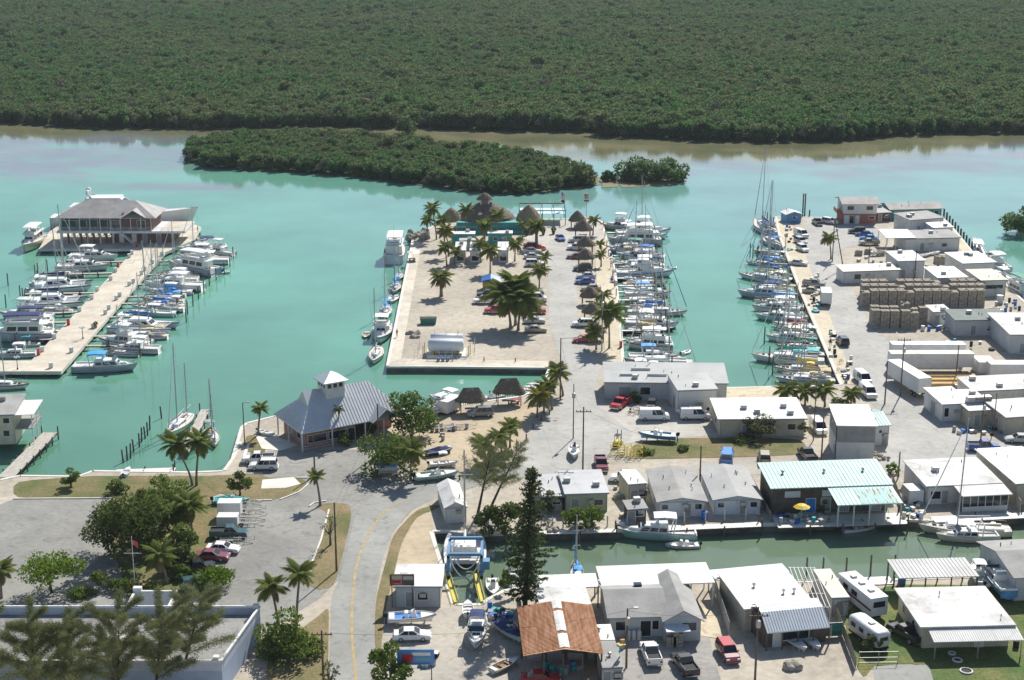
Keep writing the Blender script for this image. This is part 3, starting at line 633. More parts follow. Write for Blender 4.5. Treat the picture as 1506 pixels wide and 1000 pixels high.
for a in (('casuarina at the far lower left corner of the photo', (-8, 1040), 12.5, 6.4, 17000, .25, (-1.5, 0)), ('casuarina in front of the flat roof, second from the left', (58, 1060), 12.5, 6.2), ('casuarina in front of the flat roof, third from the left', (122, 1056), 11.5, 6.2, 17000, .25, (-1.6, .6)),
          ('bushy casuarina in front of the flat roof, fourth from the left', (172, 1064), 13.5, 6.8, 20000, .25, (1.2, 0)), ('casuarina leaning over the white entrance wall', (226, 1040), 11.5, 6.0, 17000, .3, (1.8, 0)), ('casuarina leaning right across the flat roof toward the parked cars', (262, 1012), 11.5, 6.0, 15000, .35, (3.4, .5))):
    casuarina(*a)
casuarina('wispy casuarina with two leaning limbs at the canal head', (702, 757), 10.5, 5.2, 6000, .35, (2.2, 0)); casuarina('smaller wispy casuarina leaning toward the road by the canal head', (716, 757), 10.0, 4.6, 4500, .4, (4.6, .5))
# ---- the tall Norfolk pine
def norfolk():
    b = G(772, 892); t = thing('norfolk_pine', 'very tall narrow conifer with tiered branches on the canal bank', 'tree', (b.x, b.y, LZ)); rg = random.Random(3)
    h = 205 / (S(892) * .93); tr = MB().path([(0, 0, -.2), (.4, 0, h * .5), (1.0, 0, h)], [.34, .22, .03], 8); nd = MB()
    for k in range(34):
        s = .06 + .93 * k / 34; o = Vector((.8 * s + .1, 0, h * s)); R_ = (3.7 * (1 - s) ** .7 + .35) * rg.uniform(.5, 1.2)
        for j in range(7):
            a = 6.283 * j / 7 + k * .7 + rg.uniform(-.25, .25); d = Vector((math.cos(a), math.sin(a), .12 if s < .6 else .4)); ln = R_ * rg.uniform(.45, 1.2)
            e = o + d * ln; tr.tube(o, e, .035, .012, 4, cap=False)
            for i in range(int(26 * ln / 2 + 8)):
                u = rg.random() ** .6; q = o.lerp(e, u) + Vector((rg.gauss(0, .12), rg.gauss(0, .12), rg.gauss(0, .08)))
                leaf_quad(nd, q, .20, rg, 2.4)
    nd.build('crown', L_NORF, t); tr.build('trunk', BARKD, t)
norfolk()
# ================================================================ BUILDINGS
RGREY = M('grey_metal_roof', (.42, .42, .42), .6, .08, .25, fine=.05)
RGALV = M('galvalume_roof', (.60, .62, .63), .42, .06, .25, metal=.35, fine=.04)
RGREY2 = M('weathered_grey_roof', (.33, .325, .31), .8, .12, .3, fine=.08)
RWHITE = M('white_roof_coating', (.74, .74, .72), .6, .05, .22, col2=(.58, .57, .54), fine=.05, wear=.16)
RWHITE2 = M('patched_white_roof', (.76, .76, .74), .7, .05, .18, col2=(.46, .45, .43), fine=.06, wear=.25)
RAQUA = M('aqua_metal_roof', (.40, .60, .56), .6, .06, .3, fine=.03, wear=.15)
RBROWN = M('brown_grey_shingle', (.43, .405, .385), .85, .1, .4, fine=.12, wear=.2)
RRUST = streak('rusted_corrugated_roof', (.56, .32, .19), (.36, .16, .07), 1, .5, .8, .36, .62)
RTAN = M('tan_metal_roof', (.60, .55, .45), .6, .08, .3, fine=.05)
RGREEN = M('grey_green_shingle', (.20, .23, .21), .85, .1, .5, fine=.12)
WWHITE = M('white_wall', (.70, .70, .67), .7, .06, .3, fine=.05, wear=.18)
WBEIGE = M('beige_wall', (.56, .51, .40), .75, .07, .3, fine=.05, wear=.2)
M('pale_blue_white_wall', (.66, .70, .74), .7, .06, .4, wear=.15)
WGREEN = M('pale_green_wall', (.46, .50, .34), .75, .07, .3, fine=.05)
WTEAL = M('teal_wall', (.045, .33, .32), .6, .1, .4)
WBLUE = M('bright_blue_wall', (.10, .33, .62), .6, .08, .5)
WGREY = M('grey_block_wall', (.34, .34, .33), .85, .1, .5, fine=.08)
WBRICK = M('reddish_brick_wall', (.20, .115, .10), .85, .15, 1.2, fine=.15)
WRED = M('red_brown_lower_wall', (.40, .15, .11), .8, .2, .6, col2=(.28, .13, .11), fine=.15)
WDARK = M('dark_board_wall', (.13, .10, .08), .9, .2, .8)
PINKB = M('dusty_pink_brick', (.36, .21, .17), .85, .12, 1.0, fine=.12)
THATCH = streak('grey_brown_thatch', (.25, .205, .155), (.13, .105, .08), 2, 1.3, .95, .38, .62)
THATCHL = streak('pale_thatch', (.40, .30, .19), (.22, .165, .11), 2, 1.3, .95, .38, .62)
TARP = M('bright_blue_tarp', (.035, .24, .66), .5, .1, 1.2, bump=.3)
GREENM = M('green_canvas', (.03, .22, .16), .7, .1, 1)
def depth_px(fl, fr, back, z):
    a, b, c = G(*fl, z), G(*fr, z), G(*back, z); d = (b - a).normalized(); return abs(d.x * (c - a).y - d.y * (c - a).x)
def site(fl, fr, z):
    a, b = G(*fl, z), G(*fr, z); return Vector((a.x, a.y, LZ)), math.atan2(b.y - a.y, b.x - a.x), (b - a).length
def slab(mb, pts, t):          # thick plate from its top outline
    mb.loft([[(x, y, z - t) for x, y, z in pts], [tuple(p) for p in pts]])
def roof(t, W, D, h, kind, rise, o, mat, ribs=0.0, thick=.14, ribmat=None, ridge=None, name='roof'):
    """roof over a W x D plan; wall tops at h; o = overhang"""
    mb, rb = MB(), MB(); x0, x1, y0, y1 = -o, W + o, -o, D + o; T = thick; planes = []
    if kind == 'flat': planes = [[(x0, y0, h + T), (x1, y0, h + T), (x1, y1, h + T), (x0, y1, h + T)]]
    elif kind == 'shed': planes = [[(x0, y0, h + T), (x1, y0, h + T), (x1, y1, h + rise + T), (x0, y1, h + rise + T)]]
    elif kind == 'gable_x':
        r = D * (ridge or .5); planes = [[(x0, y0, h), (x1, y0, h), (x1, r, h + rise), (x0, r, h + rise)], [(x1, y1, h), (x0, y1, h), (x0, r, h + rise), (x1, r, h + rise)]]
    elif kind == 'gable_y':
        r = W * (ridge or .5); planes = [[(x0, y0, h), (r, y0, h + rise), (r, y1, h + rise), (x0, y1, h)], [(r, y0, h + rise), (x1, y0, h), (x1, y1, h), (r, y1, h + rise)]]
    elif kind == 'hip':
        m = ridge or min(W, D) / 2
        if W >= D: a, b = (m, D / 2, h + rise), (W - m, D / 2, h + rise)
        else: a, b = (W / 2, m, h + rise), (W / 2, D - m, h + rise)
        if W >= D: planes = [[(x0, y0, h), (x1, y0, h), b, a], [(x1, y1, h), (x0, y1, h), a, b], [(x0, y1, h), (x0, y0, h), a], [(x1, y0, h), (x1, y1, h), b]]
        else: planes = [[(x0, y0, h), (x1, y0, h), a], [(x1, y1, h), (x0, y1, h), b], [(x0, y1, h), (x0, y0, h), a, b], [(x1, y0, h), (x1, y1, h), b, a]]
    for P in planes:
        slab(mb, P, T)
        if ribs and len(P) >= 3:
            a, b, c = Vector(P[0]), Vector(P[1]), Vector(P[-1])
            if kind == 'gable_y': a, b, c = (Vector(P[0]), Vector(P[3]), Vector(P[1]))
            n_ = int((b - a).length / ribs); top_a, top_b = (Vector(P[-1]), Vector(P[2])) if kind != 'gable_y' else (Vector(P[1]), Vector(P[2]))
            if len(P) == 3: top_a = top_b = Vector(P[2])
            for i in range(1, n_):
                s = i / n_; e = a.lerp(b, s)
                if kind == 'hip' and len(P) == 4:        # rib runs straight up the slope until it meets the hip or ridge
                    d = (b - a).normalized(); up_ = (top_a - a) - d * (top_a - a).dot(d); k1 = (e - a).length; k2 = (b - e).length
                    la, lb = (top_a - a).dot(d), (b - top_b).dot(d); f = min(1, k1 / la if la > 0 else 1, k2 / lb if lb > 0 else 1); q = e + up_ * f
                elif kind == 'hip': d = (b - a).normalized(); hh = (b - a).length / 2; up_ = (top_a - a) - d * (top_a - a).dot(d); q = e + up_ * (min((e - a).length, (b - e).length) / hh)
                else: q = top_a.lerp(top_b, s)
                rb.tube(e + Vector((0, 0, .03)), q + Vector((0, 0, .03)), .035, .035, 4, cap=False)
    r = mb.build(name, mat, t)
    if rb.v: rb.build('roof_seam', ribmat or mat, r)
    if kind in ('gable_x', 'gable_y', 'hip') and rise > .8: pass
    return r
FRM = M('white_window_frame', (.72, .72, .70), .5, .05, 1)
def opening(t, W, D, side, x, z, w_, h_, name='window', glass=DARKGL, frame=FRM):
    def bx(mb, a, b, z0, z1, p, q):
        if side == 'f': mb.box(a, b, -q, -p, z0, z1)
        elif side == 'b': mb.box(a, b, D + p, D + q, z0, z1)
        elif side == 'l': mb.box(-q, -p, a, b, z0, z1)
        else: mb.box(W + p, W + q, a, b, z0, z1)
        return mb
    fr = MB(); e = .09
    bx(fr, x - w_ / 2 - e, x - w_ / 2, z - e, z + h_ + e, -.02, .07); bx(fr, x + w_ / 2, x + w_ / 2 + e, z - e, z + h_ + e, -.02, .07)
    bx(fr, x - w_ / 2, x + w_ / 2, z + h_, z + h_ + e, -.02, .07); bx(fr, x - w_ / 2, x + w_ / 2, z - e, z, -.02, .09)
    f = fr.build(name, frame, t)
    bx(MB(), x - w_ / 2, x + w_ / 2, z, z + h_, -.02, .025).build('pane' if name == 'window' else 'leaf', glass, f)
    return f
def walls(t, W, D, h, mat, kind='flat', rise=0, name='wall', z0=0.0, ridge=None):
    mb = MB(); e = .02
    pf = [(0, z0), (W, z0), (W, h), (0, h)]
    mb.quad((0, 0, z0), (W, 0, z0), (W, 0, h), (0, 0, h)); mb.quad((W, D, z0), (0, D, z0), (0, D, h + (rise if kind == 'shed' else 0)), (W, D, h + (rise if kind == 'shed' else 0)))
    hb = h + (rise if kind == 'shed' else 0)
    mb.quad((0, D, z0), (0, 0, z0), (0, 0, h), (0, D, hb)); mb.quad((W, 0, z0), (W, D, z0), (W, D, hb), (W, 0, h))
    if kind == 'gable_y':
        r = W * (ridge or .5)
        for y in (0, D): mb.quad((0, y, h), (W, y, h), (r, y, h + rise - .05))
    if kind == 'gable_x':
        r = D * (ridge or .5)
        for x in (0, W): mb.quad((x, 0, h), (x, D, h), (x, r, h + rise - .05))
    return mb.build(name, mat, t)
def dress(t, W, D, h, rf, rise, o, nop, label):
    """gutter, downpipe, roof pipes, wall unit and a door where none is given"""
    rg = random.Random(H(label)); MB().tube((-o, -o - .06, h - .02), (W + o, -o - .06, h - .02), .06, n=5).build('gutter', STEEL, t)
    for x in (.08, W - .08): MB().tube((x, -.07, .05), (x, -.07, h - .1), .045, n=5).build('downpipe', STEEL, t)
    for k in range(2 + int(W * D / 60)):
        x, y = W * rg.uniform(.1, .9), D * rg.uniform(.15, .85); z = h + .12 + (rise * y / D if rf == 'shed' else rise * (1 - abs(2 * y / D - 1)) if rf == 'gable_x' else rise * (1 - abs(2 * x / W - 1)) if rf == 'gable_y' else 0)
        if rg.random() < .35 and rf in ('flat', 'shed'): MB().box(x - .5, x + .5, y - .4, y + .4, z, z + .7).build('roof_unit', STEEL, t)
        else: MB().tube((x, y, z - .1), (x, y, z + .45), .07, n=6).build('roof_pipe', WWHITE if rg.random() < .5 else BLACK, t)
    if nop == 0:
        opening(t, W, D, 'f', W * rg.uniform(.15, .35), .08, 1.1, min(2.1, h - .4), 'door', WGREY); opening(t, W, D, 'f', W * rg.uniform(.55, .85), 1.1, 1.3, .9)
    x = W * rg.uniform(.4, .6); MB().box(x, x + .8, -.5, -.02, 1.6, 2.1).build('wall_unit', STEEL, t)
def bld(name, label, cat, fl, fr, zpx, depth, h, wall=WWHITE, rf='flat', rise=0, o=.4, rmat=RWHITE, ribs=0, wins=(), doors=(), group=None, thick=.14, ridge=None, doorm=None, ribmat=None):
    """fl, fr: pixels of the front corners measured at height zpx above the land"""
    p, a, W = site(fl, fr, LZ + zpx); t = thing(name, label, cat, p, a, group)
    if wall is not None: walls(t, W, depth, h, wall, rf, rise, ridge=ridge)
    if rf: roof(t, W, depth, h, rf, rise, o, rmat, ribs, thick, ribmat, ridge)
    for s, x, z, w_, h_ in wins: opening(t, W, depth, s, x * (W if s in 'fb' else depth), z, w_, h_)
    for s, x, w_, h_ in doors: opening(t, W, depth, s, x * (W if s in 'fb' else depth), .08, w_, h_, 'door', doorm or WGREY)
    t['W'] = W; t['D'] = depth
    if wall is not None and rf: dress(t, W, depth, h, rf, rise, o, len(wins) + len(doors), label)
    return t
def posts(t, xy, h, r=.09, mat=WWHITE, z0=0.0):
    for x, y in xy: MB().box(x - r, x + r, y - r, y + r, z0, h).build('post', mat, t)
def dims(t): W, D = t['W'], t['D']; del t['W']; del t['D']; return W, D
def canopy(label, fl, fr, z, depth, rmat, kind='flat', rise=0, o=.3, ribs=0, pm=STEEL, name='canopy', cat='canopy', nx=4):
    t = bld(name, label, cat, fl, fr, z, depth, z, None, kind, rise, o, rmat, ribs); W, D = dims(t)
    posts(t, [(W * i / (nx - 1), y) for i in range(nx) for y in (.1, D - .1)], z, .08, pm); return t
def vents(t, pts, r=.18, h=.5, mat=STEEL):
    for x, y, z in pts: MB().lathe([(r * .6, -.1), (r * .6, h * .5), (r * 1.3, h * .55), (r, h), (.02, h * 1.1)], 8, (x, y, z)).build('roof_vent', mat, t)
def ac_unit(label, u, v, z=LZ, s=1.0, rz=.1, group=None):
    p = G(u, v, z); t = thing('air_conditioner', label, 'air conditioner', p, rz, group); MB().box(-.6 * s, .6 * s, -.45 * s, .45 * s, .08, .9 * s).build('cabinet', STEEL, t)
    MB().lathe([(.36 * s, .9 * s), (.36 * s, .96 * s), (.3 * s, .97 * s)], 10).build('fan_grille', BLACK, t); MB().box(-.5 * s, .5 * s, -.4 * s, .4 * s, 0, .08).build('base', BLACK, t)
D_ = depth_px
# ---- marina house on the pier platform
def marina_house():
    p, a, W = site((92, 358), (222, 357), LZ); D = 11.0; t = thing('marina_house', 'two-storey marina house with grey hip roof at the head of the pier', 'building', p, 0); W = 24.5
    fl2 = 3.7
    w_ = MB(); w_.quad((W * .56, 1.2, 0), (W + 5, 1.2, 0), (W + 5, 1.2, fl2 - .6), (W * .56, 1.2, fl2 - .6)); w_.quad((W + 5, 1.2, 0), (W + 5, D, 0), (W + 5, D, fl2 - .6), (W + 5, 1.2, fl2 - .6)); w_.quad((W * .56, D, 0), (W * .56, 1.2, 0), (W * .56, 1.2, fl2 - .6), (W * .56, D, fl2 - .6)); w_.build('lower_wall', WBRICK, t)
    for k in range(9):
        for y in (.15, D * .5, D - .3):
            x = W * .56 * k / 8
            MB().box(x - .2, x + .2, y - .2, y + .2, 0, fl2 - .6).build('stilt', WBRICK if k % 2 else WWHITE, t)
    MB().box(-.8, W + 9, -1.6, D + .5, fl2 - .6, fl2).build('deck_floor', M('grey_fascia', (.66, .68, .70), .7, .06, .5), t)
    f = MB(); f.box(W + 2, W + 8.9, -1.4, D + .3, fl2, fl2 + .03); f.build('roof_terrace', CONC, t)
    u = MB(); u.quad((0, 0, fl2), (W, 0, fl2), (W, 0, 7.2), (0, 0, 7.2)); u.quad((0, D, fl2), (0, 0, fl2), (0, 0, 7.2), (0, D, 7.2)); u.quad((W, 0, fl2), (W, D, fl2), (W, D, 7.2), (W, 0, 7.2)); u.build('upper_wall', WBRICK, t)
    roof(t, W, D, 7.2, 'hip', 3.6, 1.3, RBROWN)
    g = roof(t, 5.5, 5.2, 7.25, 'gable_y', 1.9, .3, RBROWN, name='porch_roof'); g.location = (W * .70, -1.4, .2)
    for k, x in enumerate((.05, .13, .24, .36, .47)): opening(t, W, D, 'f', x * W, fl2 + .8, 2.0, 2.0, 'window', BLUEGL)
    for x in (.60, .88): opening(t, W, D, 'f', x * W, fl2 + .3, 2.2, 2.3, 'door', DARKGL)
    for x in (.64, .78, .90, 1.05): 
        d = opening(t, W, D, 'f', x * W, .1, 1.1, 2.2, 'door', WWHITE if x < .8 else WGREY); d.location.y = 1.2
    for k in range(10): MB().box(W * k / 9 - .07, W * k / 9 + .07, -1.5, -1.36, fl2, 7.2).build('porch_post', WWHITE, t)
    r = MB()
    for z in (.35, .7, 1.05): r.tube((-.7, -1.5, fl2 + z), (W + 8.8, -1.5, fl2 + z), .035, n=4)
    for k in range(24): r.tube((-.7 + k * (W + 9.5) / 23, -1.5, fl2), (-.7 + k * (W + 9.5) / 23, -1.5, fl2 + 1.05), .03, n=4)
    r.build('railing', WWHITE, t)
    s = MB(); 
    for i in range(14): s.box(W * .66 + i * .28, W * .66 + i * .28 + .3, -3.0, -1.7, fl2 - .3 - i * .26, fl2 - .22 - i * .26)
    for y in (-3.05, -1.7): s.loft([[(W * .66, y, fl2 - .1), (W * .66, y + .06, fl2 - .1), (W * .66, y + .06, fl2 + .1), (W * .66, y, fl2 + .1)], [(W * .66 + 4.1, y, .0), (W * .66 + 4.1, y + .06, .0), (W * .66 + 4.1, y + .06, .2), (W * .66 + 4.1, y, .2)]])
    s.build('staircase', WWHITE, t)
    for x, y in ((3.2, 1.0), (16.2, 1.6), (16.6, .4)): MB().box(x, x + .5, y, y + .5, 7.2 + .8, 7.2 + 1.15 + .1).build('rusty_vent', RRUST, t)
    MB().box(1.0, 5.2, -1.45, -.1, 6.55, 6.62).build('awning', CREAM, t)
marina_house()
# ---- metal-roofed restaurant with cupola
def restaurant():
    z = LZ + 3.4; A, B, C = G(443, 638, z), G(556, 617, z), G(399, 609, z)
    ang = math.atan2(B.y - A.y, B.x - A.x); W = (B - A).length * 1.42; D = abs((C - A).dot(Vector((-math.sin(ang), math.cos(ang), 0)))); D = min(D, 17)
    t = thing('restaurant', 'waterside restaurant with ribbed grey metal roof and square cupola', 'building', (A.x, A.y, LZ), ang)
    o = 1.3; W -= 2 * o; D -= 2 * o
    t.location = Vector((A.x, A.y, LZ)) + Matrix.Rotation(ang, 3, 'Z') @ Vector((o, o, 0))
    w_ = MB(); w_.quad((0, 0, 0), (W * .52, 0, 0), (W * .52, 0, 3.4), (0, 0, 3.4)); w_.quad((0, D, 0), (0, 0, 0), (0, 0, 3.4), (0, D, 3.4)); w_.quad((W * .52, 3, 0), (W, 3, 0), (W, 3, 3.4), (W * .52, 3, 3.4)); w_.quad((W * .52, 0, 0), (W * .52, 3, 0), (W * .52, 3, 3.4), (W * .52, 0, 3.4)); w_.quad((W, 3, 0), (W, D, 0), (W, D, 3.4), (W, 3, 3.4))
    w_.build('wall', PINKB, t)
    roof(t, W, D, 3.4, 'hip', 5.2, o, RGALV, .55, ribmat=M('roof_seam_grey', (.70, .71, .72), .4, .05, 1, metal=.3), ridge=3.6)
    posts(t, [(-1.1, -1.1), (W * .25, -1.1), (W * .6, -1.1), (W * .8, -1.1), (W + 1.1, -1.1), (-1.1, D * .5), (-1.1, D)], 3.4, .1, WWHITE)
    for x in (.12, .34): opening(t, W, D, 'f', W * x, 1.0, 3.4, 1.3)
    for x in (.3, .7): opening(t, W, D, 'l', D * x, 1.1, 1.6, 1.2)
    opening(t, W, D, 'f', W * .47, .05, 1.6, 2.3, 'door', DARKGL)
    for zz in (.45, .9): MB().box(-1.15, W * .3, -1.12, -1.06, zz, zz + .06).build('rail', WWHITE, t)
    # dutch gable on the left hip, gablet on the front right
    g = MB(); m = D / 2; g.loft([[(1.7, m - 2.6, 6.1), (1.7, m + 2.6, 6.1), (1.7, m, 8.75)], [(4.5, m - 2.6, 6.1), (4.5, m + 2.6, 6.1), (4.5, m, 8.75)]]); g.build('gablet', RGALV, t)
    q = roof(t, 4.6, 5.0, 3.5, 'gable_y', 2.0, .35, RGALV, .5, name='entrance_roof'); q.location = (W * .66, -2.4, 0)
    # cupola
    cx, cy, z0 = W * .40, D / 2, 6.4; s = 1.75
    c = MB().box(cx - s, cx + s, cy - s, cy + s, z0, 10.0).build('cupola', WWHITE, t)
    for k in range(3):
        for sx, sy in ((0, -1), (-1, 0)):
            q_ = -1.05 + k * 1.05; mb = MB()
            if sy: mb.box(cx + q_ - .32, cx + q_ + .32, cy - s - .04, cy - s + .02, 8.95, 9.65)
            else: mb.box(cx - s - .04, cx - s + .02, cy + q_ - .32, cy + q_ + .32, 8.95, 9.65)
            mb.build('cupola_window', DARKGL, c)
    e = s + .6; mb = MB(); mb.loft([[(cx + q * x, cy + q * y, z) for x, y in ((-1, -1), (1, -1), (1, 1), (-1, 1))] for q, z in ((e, 9.95), (e, 10.08), (.03, 11.5))])
    mb.build('cupola_roof', RGALV, c)
    vents(t, [(W * .18, D * .28, 5.6), (W * .72, D * .30, 5.6)], .12, .5)
restaurant()
# ---- flat-roofed building with parapets, lower left
def flat_building():
    z = LZ + 4.2; B = G(382, 893, z); A = G(-60, 893, z); Fp = G(356, 973, z); D = B.y - Fp.y; W = B.x - A.x
    t = thing('flat_roofed_building', 'large flat grey-roofed building with white parapet behind the casuarinas', 'building', (A.x, Fp.y, LZ)); h = 4.2; k = 4.6
    w_ = MB(); P = [(0, 0), (W - 2.2, 0), (W, D), (0, D)]
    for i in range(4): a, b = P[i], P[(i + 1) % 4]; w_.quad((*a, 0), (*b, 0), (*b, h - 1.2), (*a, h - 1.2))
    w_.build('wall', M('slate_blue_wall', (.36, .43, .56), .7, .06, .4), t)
    Q = [(.2, .2), (W - 2.5, .2), (W - .25, D - .2), (.2, D - .2)]; MB().loft([[(x, y, h - 1.1) for x, y in Q], [(x, y, h - .9) for x, y in Q]]).build('roof', M('grey_rolled_roof', (.30, .295, .28), .9, .15, .12, bump=.2, col2=(.19, .185, .17), fine=.1, wear=.3), t)
    cp_ = MB()
    def par(a, b, wd=.28):
        a, b = Vector((*a, 0)), Vector((*b, 0)); d = (b - a).normalized(); n_ = Vector((-d.y, d.x, 0)) * wd
        cp_.loft([[(q.x, q.y, h - 1.2) for q in (a, b, b + n_, a + n_)], [(q.x, q.y, h + .08) for q in (a, b, b + n_, a + n_)]])
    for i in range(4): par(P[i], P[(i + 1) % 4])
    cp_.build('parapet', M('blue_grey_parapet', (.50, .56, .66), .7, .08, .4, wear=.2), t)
    k_ = MB()
    for i in range(4): a, b = Vector((*P[i], 0)), Vector((*P[(i + 1) % 4], 0)); k_.tube(a + Vector((0, 0, h + .1)), b + Vector((0, 0, h + .1)), .16, n=4)
    k_.build('parapet_coping', WWHITE, t)
    for x in (W - 3.2, W - .75): MB().box(x, x + .7, (0.02 if x < W - 3 else D - .7), (.72 if x < W - 3 else D - .03), h + .08, h + .55).build('parapet_block', WWHITE, t)
    vents(t, [(W - 9.5, D * .72, h - .9), (W - 9.5, D * .2, h - .9), (W - 20, D * .4, h - .9)], .4, .7, RGREY2)
    MB().box(W - 17.5, W - 14.5, D * .34, D * .5, h - .9, h - .1).build('roof_hatch', WWHITE, t)
    # entrance enclosure behind the back parapet
    x0, x1 = G(185, 893, z).x - A.x, G(250, 893, z).x - A.x; q = MB()
    q.box(x0, x1, D + 4.2, D + 4.5, 0, h + .2); q.box(x1 - .3, x1, D + .01, D + 4.2, 0, h + .2); q.box(x0, x0 + .3, D + .01, D + 4.2, 0, h + .2); q.box(x0 - .05, x0 + 1.0, D + 4.0, D + 4.7, h + .21, h + .7); q.build('entrance_wall', WWHITE, t)
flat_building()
# ---- warehouse and halls by the causeway
t = bld('warehouse', 'long low warehouse with light grey roof beside the causeway road', 'warehouse', (890, 587), (1068, 589), 0, 9.0, 3.3, M('pale_grey_block_wall', (.52, .54, .55), .8, .06, .4), 'shed', 1.0, .35, M('pale_grey_roof_membrane', (.46, .46, .45), .8, .08, .2, fine=.05), 0, [('f', .33, 1.0, 1.8, 1.4)], [('f', .16, 2.2, 2.4)]); W, D = dims(t)
for x, y in ((.12, .3), (.22, .6), (.35, .3)): MB().box(W * x, W * x + 3.6, D * y, D * y + .1, 3.3 + y * 1.0 + .1, 3.3 + y * 1.0 + .55).build('roof_rail', WWHITE, t)
t = bld('warehouse_annex', 'tall white windowless hall joined to the grey warehouse', 'warehouse', (996, 609), (1054, 607), 0, 9.0, 4.4, WWHITE, 'shed', .25, .12, M('pale_grey_roof_membrane'), 0, [], [('l', .3, 2.2, 2.6)]); dims(t)
t = bld('shop_building', 'long beige building with blazing white roof behind the grey-green tree', 'building', (1058, 642), (1182, 641), 0, D_((1058, 642), (1182, 641), (1060, 617), LZ), 3.2, WBEIGE, 'shed', .6, .45, RWHITE, 0, [('f', .85, 1.2, 1.4, 1.0), ('l', .5, 1.0, 1.2, 1.0)], [('f', .3, 1.0, 2.1)]); dims(t)
def tower():
    p, a, W = site((1230, 680), (1284, 681), LZ); D = 9; t = thing('block_tower', 'tall block building, grey above and white below, with white roof', 'building', p, a); h = 6.4
    walls(t, W, D, 3.6, WWHITE, name='lower_wall'); walls(t, W, D, h, WGREY, name='upper_wall', z0=3.6); roof(t, W, D, h, 'shed', .5, .35, RWHITE, 0, .16)
    MB().box(-.03, W + .03, -.03, D + .03, 3.54, 3.66).build('band_course', WGREY, t); opening(t, W, D, 'l', D * .3, .1, 1.0, 2.1, 'door', WGREY); opening(t, W, D, 'l', D * .6, 4.4, 1.0, .9)
    MB().tube((-.25, .1, 0), (-.25, .1, h), .08, n=6).build('downpipe', BLACK, t)
tower()
t = bld('ice_house', 'small white building with pale aqua roof stuck behind the block tower', 'building', (1285, 655), (1306, 654), 0, 8, 3.6, WWHITE, 'gable_x', 1.0, .3, RAQUA, .5, [('f', .4, 2.2, .5, .5)], [('f', .7, .9, 2.0)]); dims(t)
# ---- canal north bank
def aqua():
    z = LZ + 4.3; A, B, C = G(1137, 717, z), G(1308, 711, z), G(1120, 691, z); ang = math.atan2(B.y - A.y, B.x - A.x); W = (B - A).length
    D = depth_px((1137, 717), (1308, 711), (1120, 691), z)
    t = thing('fish_house', 'dark fish house with long aqua metal roof on the canal bank', 'building', (A.x, A.y, LZ), ang)
    walls(t, W, D, 4.2, WDARK, 'shed', .9); roof(t, W, D, 4.2, 'shed', 1.0, .5, RAQUA, .6)
    for x in (.17, .49): opening(t, W, D, 'f', W * x, 2.7, 2.2, .8, 'window', M('white_louvre', (.62, .66, .68), .6, .05, 1))
    for x in (.33, .46, .62, .9): opening(t, W, D, 'f', W * x, .1, 1.4, 2.2, 'door', WGREY if x != .33 else TARP)
    r = roof(t, W * .53, 5.4, 3.35, 'shed', .75, .2, RAQUA, .6, name='porch_roof'); r.location = (W * .47, -5.6, 0)
    rm = streak('orange_rust_patches', (.45, .68, .64), (.42, .14, .04), 1, .55, .8, .54, .60)
    q = MB(); W2 = W * .53; slab(q, [(W2 * .38, -.1, 3.62), (W2 * .96, -.1, 3.62), (W2 * .96, 4.3, 4.20), (W2 * .38, 4.3, 4.20)], .02); q.build('rusted_sheets', rm, t).location = (W * .47, -5.6, -.095)
    posts(t, [(W * .47 + W2 * k / 4, -5.6) for k in range(5)], 3.4, .09, WWHITE); vents(t, [(W * x, D * .55, 4.75) for x in (.14, .5, .84)], .2, .7)
    return t, W
FH, FHW = aqua()
t = bld('canal_house', 'white-roofed canal house with dark screened porch', 'house', (1362, 742), (1468, 737), 0, 9.5, 3.0, WWHITE, 'shed', .5, .35, RWHITE2, 0, [('f', .12, .9, 1.6, 1.2)], [('f', .25, 1.0, 2.1)]); W, D = dims(t)
r = roof(t, W * .66, 3.6, 2.55, 'shed', .4, .15, RWHITE2, 0, name='porch_roof'); r.location = (W * .36, -3.7, 0)
MB().box(W * .37, W * .99, -3.55, -3.45, 0, .8).build('porch_wall', WWHITE, t); MB().box(W * .37, W * .99, -3.5, -3.48, .8, 2.5).build('insect_screen', DARKGL, t)
for k in range(7): MB().box(W * (.37 + .103 * k) - .05, W * (.37 + .103 * k) + .05, -3.56, -3.44, .8, 2.55).build('porch_post', WWHITE, t)
MB().box(-2.6, -.3, .4, 3.5, 0, 2.2).build('side_annex', WWHITE, t)
for nm, lb, fl, fr, bk in (('cottage', 'white canal cottage with grey gable roof, left of two alike', (968, 760), (1037, 759), 13), ('cottage', 'white canal cottage with grey gable roof, right of two alike', (1050, 757), (1118, 756), 13)):
    t = bld(nm, lb, 'cottage', fl, fr, 0, bk, 2.5, M('pale_blue_white_wall'), 'gable_y', .65, .35, M('weathered_grey_roof') if 'left' in lb else M('lighter_grey_roof', (.40, .40, .39), .8, .08, .2, fine=.05), 0,
            [('f', .14, 1.2, .9, .7), ('f', .85, 1.2, 1.0, .8), ('l', .3, 1.1, 1.0, .9)], [('f', .62, 1.0, 2.0)], 'canal cottages'); W, D = dims(t); vents(t, [(W * .3, D * .3, 2.8), (W * .8, D * .4, 2.7)], .1, .5)
t = bld('shed', 'pale green shed with light grey roof above the canal bushes', 'shed', (832, 754), (893, 752), 0, 8.5, 3.0, WGREEN, 'shed', .35, .25, M('light_grey_roof_sheet', (.46, .47, .48), .6, .06, .2, wear=.2)); dims(t)
t = bld('shed', 'low shed with pale lilac-grey roof left of the green shed', 'shed', (800, 752), (827, 751), 0, 8, 2.4, WBEIGE, 'shed', .3, .3, M('light_grey_roof_sheet')); dims(t)
